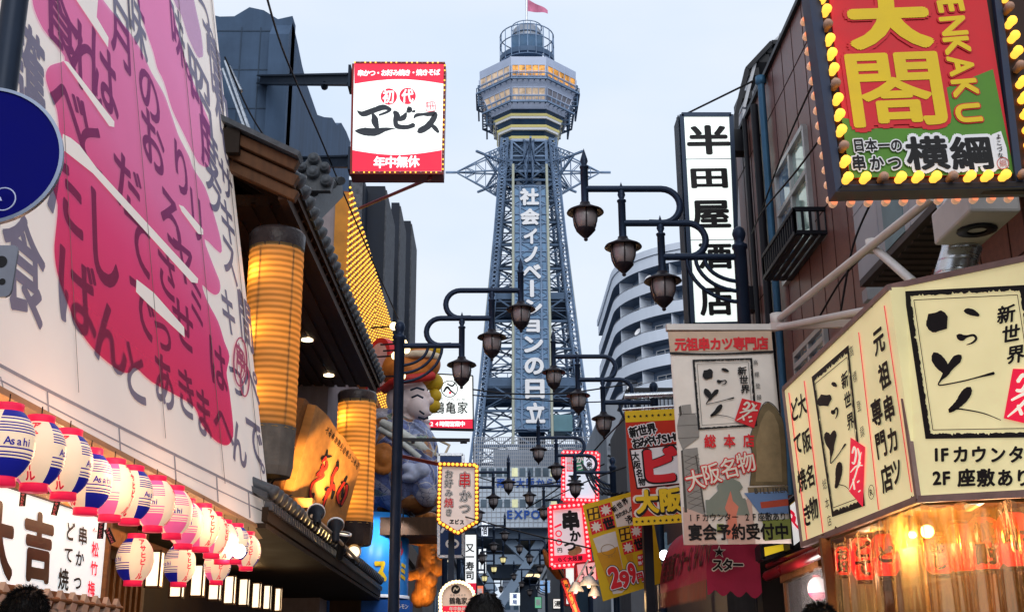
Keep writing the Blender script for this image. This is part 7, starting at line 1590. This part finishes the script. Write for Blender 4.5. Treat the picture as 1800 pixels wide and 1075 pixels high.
# ------------------------------------------------------------------ star bar awning
aw = thing('star_awning', 'maroon fabric awning with a black star and white edged katakana right of the beer banner', 'awning', P(1240, 1020, 9.6))
na, fa = P(1242, 1017, 9.5), P(1160, 1043, 12.8); ni = P(1338, 1024, 9.5)
awm = mat('awning_maroon', (.36, .024, .065), .65, var=.2, scale=3, bump=.2, streak=.3); awm2 = mat('awning_trim', (.22, .03, .02), .65, var=.2)
hgt = .62; dpt = ni.x - na.x
def prof(t): return (1 - math.cos(t * math.pi / 2)) * .75, math.sin(t * math.pi / 2)
m_ = MB(); m_.grid(lambda u, v: na.lerp(fa, u) + V3((prof(v)[0] * dpt, 0, prof(v)[1] * hgt - .012 * math.sin(u * math.pi * 8) ** 2)), 32, 12); m_.build('canopy', awm, aw)
m_ = MB(); m_.sheet([na + V3((prof(v / 12)[0] * dpt, 0, prof(v / 12)[1] * hgt)) for v in range(13)] + [ni + V3((0, 0, hgt)), ni]); m_.build('end_panel', awm, aw)
m_ = MB(); n = 44
for k in range(n): a = na.lerp(fa, k / n); b_ = na.lerp(fa, (k + .85) / n); m_.sheet([a + V3((-.004, 0, 0)), b_ + V3((-.004, 0, 0)), b_ + V3((-.01, 0, -.13)), a.lerp(b_, .5) + V3((-.01, 0, -.16)), a + V3((-.01, 0, -.13))])
m_.build('fringe', awm2, aw); m_ = MB()
m_.sheet([na + V3((0, -.004, 0)), ni + V3((0, -.004, 0))] + [na.lerp(ni, 1 - k / 24) + V3((0, -.01, -.07 - .05 * abs(math.sin(k / 24 * math.pi * 3.5)))) for k in range(25)]); m_.build('scalloped_edge', awm, aw)
sb_ = Board('star_panel', None, None, P(1242, 960, 9.48), P(1338, 960, 9.48), P(1338, 1024, 9.48), P(1242, 1020, 9.48), root=aw)
m_ = MB(); m2 = MB()
st_ = lambda cx, cy, r: [(cx + r * (1 if j % 2 == 0 else .4) * math.sin(math.pi * j / 5), cy - r * (1 if j % 2 == 0 else .4) * math.cos(math.pi * j / 5)) for j in range(10)]
sb_.shape(m_, st_(1264, 969, 12.5), .004); sb_.shape(m2, st_(1264, 969.5, 9.5), .007)
for c, x in (('ス', 1261), ('タ', 1279), ('ー', 1297)): sb_.ch(m_, c, x, 992, 22, 24, .1, .004); sb_.ch(m2, c, x, 992, 21, 23, .04, .007)
sb_.part(m_, 'white_outline', cream); sb_.part(m2, 'black_lettering', ink)
m_ = MB(); k = 0
for i, c in enumerate('居酒屋スターSHOW'):
    u0 = .92 - i * .1; vs, fs = glyph(c, .03); o = []
    for a, b_, _ in vs:
        u = u0 - a * .085 if False else u0 - (a) * .09; v = .12 + b_ * .3; o.append(na.lerp(fa, u) + V3((prof(v)[0] * dpt - .012, -.01, prof(v)[1] * hgt + .004)))
    m_.add(o, fs)
m_.build('side_lettering', mat('lettering_dark_red', (.06, .01, .012), .6), aw)
# buildings behind, right side
rbk = mat('right_block_grey', (.1, .105, .12), .75, var=.3, scale=1.5, streak=.5)
dark_b = thing('dark_shop_building', 'dark shop building behind the star awning with tall bluish windows', 'building', (4, 14.6, 0))
m_ = MB(); m_.box((2.75, 14.5, 0), (8, 21.8, 4.9)); m_.build('wall', mat('dark_shop_wall', (.035, .03, .03), .6, var=.4, streak=.5), dark_b)
for x0, x1, y0, y1 in ((1146, 1153, 940, 1020), (1158, 1170, 935, 1015), (1176, 1186, 950, 1000)):
    a, b_ = PX(x1, y0, 2.73), PX(x0, y1, 2.73); m_ = MB(); m_.box((2.72, a.y, b_.z), (2.755, b_.y, a.z)); m_.build('window', mat('shop_blue_window', (.12, .2, .28), .15, var=.5, scale=3, emit=.25), dark_b)
m_ = MB(); p = P(1168, 975, 14.2); m_.ball(p, .06, 12); tag(m_.build('wall_light', mat('cool_lamp', (.85, .95, 1), .3, emit=9)), 'glaring cool white wall lamp left of the maroon awning', 'lamp')
rf_ = thing('roof_terrace', 'dark railed roof terrace above the red and yellow banner', 'terrace', P(1140, 720, 30)); zT = P(1140, 722, 30).z
m_ = MB(); a, b_ = P(1098, 722, 30), P(1330, 722, 30); m_.box((a.x, 30, 0), (b_.x, 34, zT)); m_.build('wall', rbk, rf_); m_ = MB(); zt2 = P(1140, 685, 30).z
m_.bar((a.x + .1, 30, zt2), (b_.x, 30, zt2), .1); m_.bar((a.x + .1, 30, zt2), (a.x - .15, 30, zT), .1); m_.bar((a.x + .1, 30, zT + .35), (b_.x, 30, zT + .35), .06)
for k in range(34): x = a.x + .1 + (b_.x - a.x) * k / 33; m_.bar((x, 30, zT), (x, 30, zt2), .03)
m_.box((P(1117, 700, 30.5).x, 30.5, zT), (P(1126, 700, 30.5).x, 30.8, P(1120, 690, 30.5).z)); m_.build('railing', black, rf_)
cgw = thing('grey_wall_building', 'plain grey concrete building with conduits between the red bulb sign and the red banner', 'building', P(1085, 900, 44)); m_ = MB(); a, b_ = P(1064, 700, 44), P(1112, 700, 44); m_.box((a.x, 44, 0), (b_.x + 5, 54, P(1085, 702, 44).z)); m_.build('wall', mat('conc_pale', (.26, .29, .34), .75, var=.25, scale=.8, streak=.6, bump=.1), cgw)
for x0, y0 in ((1072, 850), (1088, 845)): m_ = MB(); m_.box((P(x0, y0, 43.9).x, 43.9, P(x0, y0 + 16, 43.9).z), (P(x0 + 11, y0, 43.9).x, 44, P(x0, y0, 43.9).z)); m_.build('window', tglass, cgw)
m_ = MB()
for pts in (((1068, 800), (1080, 806), (1092, 830), (1098, 850)), ((1075, 812), (1084, 860), (1100, 870)), ((1070, 780), (1090, 790), (1108, 786))): m_.tube([V3(catmull([tuple(P(x, y, 43.8)) for x, y in pts], 5)[j]) for j in range(16)] if len(pts) == 4 else [P(x, y, 43.8) for x, y in pts], .05, 5)
m_.build('conduits', black, cgw)
block('side_building', 'dark grey low building on the right between the terrace and the hall', (3.2, 56, 0), (12, 75, 8.5), rbk, 3, 2.5, face='-y')
block('side_building', 'brown grey low building on the left beyond the carved figure', (-9, 33, 0), (-2.7, 46, 4.6), mat('left_block', (.11, .09, .08), .75, var=.3, streak=.5), 2.6, 2.0, face='-y,+x')
block('side_building', 'blue grey low building far down the left side of the street', (-12, 60, 0), (-3.0, 95, 9), rbk, 3, 2.5, face='-y,+x')
block('side_building', 'pale low building far down the right side before the hall', (4.2, 85, 0), (14, 120, 9), mat('right_far', (.25, .27, .3), .75, var=.2), 3, 2.5, face='-y')
for x, y, Y, m, lab in ((905, 1052, 100, 'white lit', 'tiny white lit shop sign far down the street under the hall'), (958, 1030, 60, 'blue lit', 'small blue and white lit sign under the steel braces right of the passage')):
    b = lit_sign('far_sign', lab, [(x - 9, y - 11), (x + 9, y - 11), (x + 9, y + 11), (x - 9, y + 11)], Y, litwhite if 'white' in m[:5] else lit('far_blue', (.25, .45, .8), .6), frame=silver)
    m_ = MB(); b.row(m_, '薬局', x, y - 5, x, y + 5, k=.9, bold=.03); b.part(m_, 'lettering', blu if 'white' in m[:5] else white)
SM = [(786, 962, 9, 26, 34, (.85, .8, .6), '居酒屋', 'narrow cream lit sign beside the navy sign'), (848, 985, 7, 22, 60, (.8, .85, .9), '寿し', 'narrow white lit sign under the left end of the hall'), (842, 1040, 8, 12, 48, (.85, .2, .1), '麺', 'small red lit sign low on the left of the passage'),
      (1003, 1045, 7, 14, 40, (.85, .6, .15), '酒', 'small amber lit sign low on the right of the passage'), (870, 1062, 7, 9, 70, (.8, .85, .85), '茶', 'tiny white lit sign low in the middle of the passage'), (946, 1058, 6, 10, 65, (.15, .5, .3), '薬', 'tiny green lit sign low in the passage'), (980, 1060, 8, 9, 45, (.8, .75, .7), '湯', 'small white lit sign at the foot of the orange banner'),
      (852, 930, 6, 15, 75, (.7, .75, .85), '宿', 'small pale blue lit sign high under the left of the hall')]
for x, y, w, h, Y, cc_, tx, lab in SM:
    b = lit_sign('street_sign', lab, [(x - w, y - h), (x + w, y - h), (x + w, y + h), (x - w, y + h)], Y, lit('small_sign_%d' % x, cc_, .7), frame=black, depth=.25)
    m_ = MB(); n = len(tx); [b.ch(m_, c, x, y + (i - (n - 1) / 2) * (1.7 * h / n), w * 1.6, 1.6 * h / max(n, 1.3), .03) for i, c in enumerate(tx)]; b.part(m_, 'lettering', ink if sum(cc_) > 1.6 else white)
m_ = MB(); m_.box((P(1131, 980, 12.7).x, 12.6, 0), (P(1147, 980, 12.7).x, 12.75, P(1135, 922, 12.7).z)); tag(m_.build('utility_post', black), 'thick dark square post between the beer banner and the star awning', 'post')

# ------------------------------------------------------------------ cables over the street
def cable(pts, Y0, Y1, r, label, sag=0):
    n = len(pts); q = [P(x, y, Y0 + (Y1 - Y0) * i / (n - 1)) for i, (x, y) in enumerate(pts)]
    c = [V3(a) for a in catmull([tuple(v) for v in q], 8)]
    if sag and n == 2: c = [q[0].lerp(q[1], t / 16) - V3((0, 0, sag * math.sin(math.pi * t / 16))) for t in range(17)]
    m_ = MB(); m_.tube(c, r, 5); return tag(m_.build('cable', wire), label, 'cable', 'overhead cables')
cable([(468, -8), (500, 95), (560, 235), (600, 330), (660, 470), (700, 560)], 11.5, 24, .014, 'thick black cable running down from the top past the concrete building to the bulb wall')
cable([(395, 100), (440, 200), (492, 280)], 14, 14.6, .012, 'black cable over the near gable end of the tiled roof')
cable([(1190, 208), (1345, 132)], 14, 12, .013, 'black cable from the white gabled house down to the vertical sign')
cable([(1446, 110), (1385, 245), (1338, 372)], 8.6, 11.9, .009, 'upper black cable slanting across the brown stone wall')
cable([(1466, 210), (1400, 300), (1340, 372), (1322, 410)], 8.2, 12.0, .009, 'lower black cable slanting across the brown stone wall')
cable([(1536, 345), (1500, 430), (1478, 545)], 7.4, 7.9, .008, 'thin black cable dropping beside the grey panels')
cable([(1532, 436), (1480, 490), (1430, 575)], 7.4, 8.6, .008, 'thin black cable behind the long white strut')
cable([(830, 684), (905, 692), (1000, 690), (1120, 672)], 28, 30, .02, 'thin cable across the foot of the tower, upper')
cable([(830, 694), (930, 702), (1050, 706), (1180, 690)], 28, 30, .016, 'thin cable across the foot of the tower, lower')
cable([(790, 900), (900, 930), (990, 952), (1145, 985), (1230, 985)], 20.5, 13, .012, 'black cable sagging from the skewer sign to the beer banner')
cable([(925, 893), (990, 850), (1062, 772), (1098, 735)], 30, 24, .016, 'cable rising from the hall to the roof terrace')
cable([(960, 880), (1030, 846), (1100, 820)], 27, 20, .014, 'cable crossing the white vertical sign with red bulbs')
cable([(840, 838), (900, 852), (985, 846), (1062, 815)], 40, 30, .02, 'cable in front of the blue lettering on the hall')
for i in range(7): cable([(1022 + 3 * i, 812 + 4 * i), (1032 + 6 * i, 838 + 2 * i), (1042 + 8 * i, 858 + 2 * i), (1050 + 9 * i, 870 - i)], 23.5, 21.5, .018, 'bundled black cable beside the white sign with red bulbs, strand %s from the left' % ['one', 'two', 'three', 'four', 'five', 'six', 'seven'][i])

# ------------------------------------------------------------------ passers by (only the tops of their heads show)
skinm = mat('skin', (.5, .3, .22), .5, var=.1); hairm = mat('black_hair', (.01, .009, .009), .4, var=.4, scale=30, bump=.6, bscale=60)
def person(x, y, Y, label, coat, spiky=False):
    top = P(x, y, Y); h = top.z; s = h / 1.72; t = thing('person', label, 'person', (top.x, top.y, 0))
    J = {'pel': (0, 0, .95, .15), 'bel': (0, 0, 1.1, .145), 'che': (0, .01, 1.3, .16), 'nk': (0, 0, 1.46, .065), 'nk2': (0, -.01, 1.54, .06)}
    for k, q in (('L', -1), ('R', 1)):
        J.update({'sh' + k: (q * .18, 0, 1.4, .065), 'el' + k: (q * .24, .02, 1.12, .045), 'wr' + k: (q * .25, -.06, .88, .03), 'ha' + k: (q * .25, -.08, .82, .036), 'hi' + k: (q * .09, 0, .9, .1), 'kn' + k: (q * .1, -.01 * q, .5, .065), 'an' + k: (q * .1, .02 * q, .08, .045), 'to' + k: (q * .11, -.14, .03, .04)})
    Eg = [('pel', 'bel'), ('bel', 'che'), ('che', 'nk'), ('nk', 'nk2')]
    for k in 'LR':
        Eg += [('che', 'sh' + k), ('sh' + k, 'el' + k), ('el' + k, 'wr' + k), ('wr' + k, 'ha' + k), ('pel', 'hi' + k), ('hi' + k, 'kn' + k), ('kn' + k, 'an' + k), ('an' + k, 'to' + k)]
        q = -1 if k == 'L' else 1; b = J['ha' + k]
        for f in range(4):
            L_ = (.07, .08, .075, .06)[f]; y0 = b[1] - .03 + .02 * f
            J[f'f{f}a' + k] = (b[0], y0, b[2] - .045, .0095); J[f'f{f}b' + k] = (b[0] - q * .012, y0, b[2] - .045 - L_ * .55, .009); J[f'f{f}c' + k] = (b[0] - q * .03, y0, b[2] - .045 - L_, .008); Eg += [('ha' + k, f'f{f}a' + k), (f'f{f}a' + k, f'f{f}b' + k), (f'f{f}b' + k, f'f{f}c' + k)]
        J['ta' + k] = (b[0] - q * .01, b[1] - .045, b[2] - .01, .011); J['tb' + k] = (b[0] - q * .025, b[1] - .065, b[2] - .05, .009); Eg += [('ha' + k, 'ta' + k), ('ta' + k, 'tb' + k)]
    ks_ = list(J); me = bpy.data.meshes.new('body'); me.from_pydata([(J[k][0] * s, J[k][1] * s, J[k][2] * s) for k in ks_], [(ks_.index(a), ks_.index(b)) for a, b in Eg], [])
    o = bpy.data.objects.new('body', me); col.objects.link(o); o.parent = t; o.rotation_euler.z = math.pi; me.materials.append(coat)
    md = o.modifiers.new('skin', 'SKIN'); md.use_smooth_shade = True
    for i, k in enumerate(ks_): me.skin_vertices[0].data[i].radius = (J[k][3] * s, J[k][3] * s); me.skin_vertices[0].data[i].use_root = k == 'pel'
    o.modifiers.new('sub', 'SUBSURF').levels = 1
    c = V3((top.x, top.y, h - .125 * s)); m_ = MB(); m_.ball(c, .1 * s, 20, 0, (.78, .95, 1.18), 14); m_.ball(c + V3((0, .095, -.02)) * s, .018 * s, 8); m_.ball(c + V3((0, .085, -.065)) * s, .02 * s, 8, 0, (1.3, .5, .4))
    for q in (-1, 1): m_.ball(c + V3((q * .08, 0, -.01)) * s, .026 * s, 8, 0, (.4, .7, 1.1)); m_.ball(c + V3((q * .032, .086, .012)) * s, .011 * s, 8, 1)
    m_.build('head', [skinm, ink], t)
    m_ = MB(); m_.ball(c + V3((0, -.018, .022)) * s, .112 * s, 24, 0, (.86, .98, 1.02), 16); rnd = random.Random(int(x))
    for k in range(1500):
        th_, ph_ = rnd.uniform(0, 6.283), math.acos(rnd.uniform(-.35, 1)); d = V3((math.sin(ph_) * math.cos(th_), math.sin(ph_) * math.sin(th_) * 1.05, math.cos(ph_)))
        if d.y > .5 and d.z < .35: continue
        dn = V3((0, -.25, -1)); tn = dn - d * dn.dot(d)
        a = c + V3((0, -.018, .022)) * s + V3((d.x * .094, d.y * .108, d.z * .112)) * s; g = (tn * (.5 if spiky else 1) + d * (.22 if spiky else .0) + V3((rnd.uniform(-.2, .2), rnd.uniform(-.2, .2), rnd.uniform(-.12, .12)))).normalized(); w = V3((-g.y, g.x, 0)).normalized() * .003 * s; ln = (.035 if spiky else .045) * s
        m_.add([a - w, a + w, a + g * ln], [(0, 1, 2)]); m_.add([a - w.cross(g), a + w.cross(g), a + g * ln], [(0, 1, 2)])
    m_.build('hair', hairm, t)
person(852, 1046, 6.3, 'dark haired person seen from behind at the bottom centre', mat('coat_dark', (.02, .02, .025), .8))
person(50, 1038, 5.7, 'person with spiky black hair in front of the pale shop curtain', mat('coat_brown', (.05, .035, .03), .8), True)
person(1438, 1064, 6.7, 'dark haired person in front of the plastic curtains on the right', mat('coat_navy', (.02, .025, .05), .8), True)
bpy.context.view_layer.update()
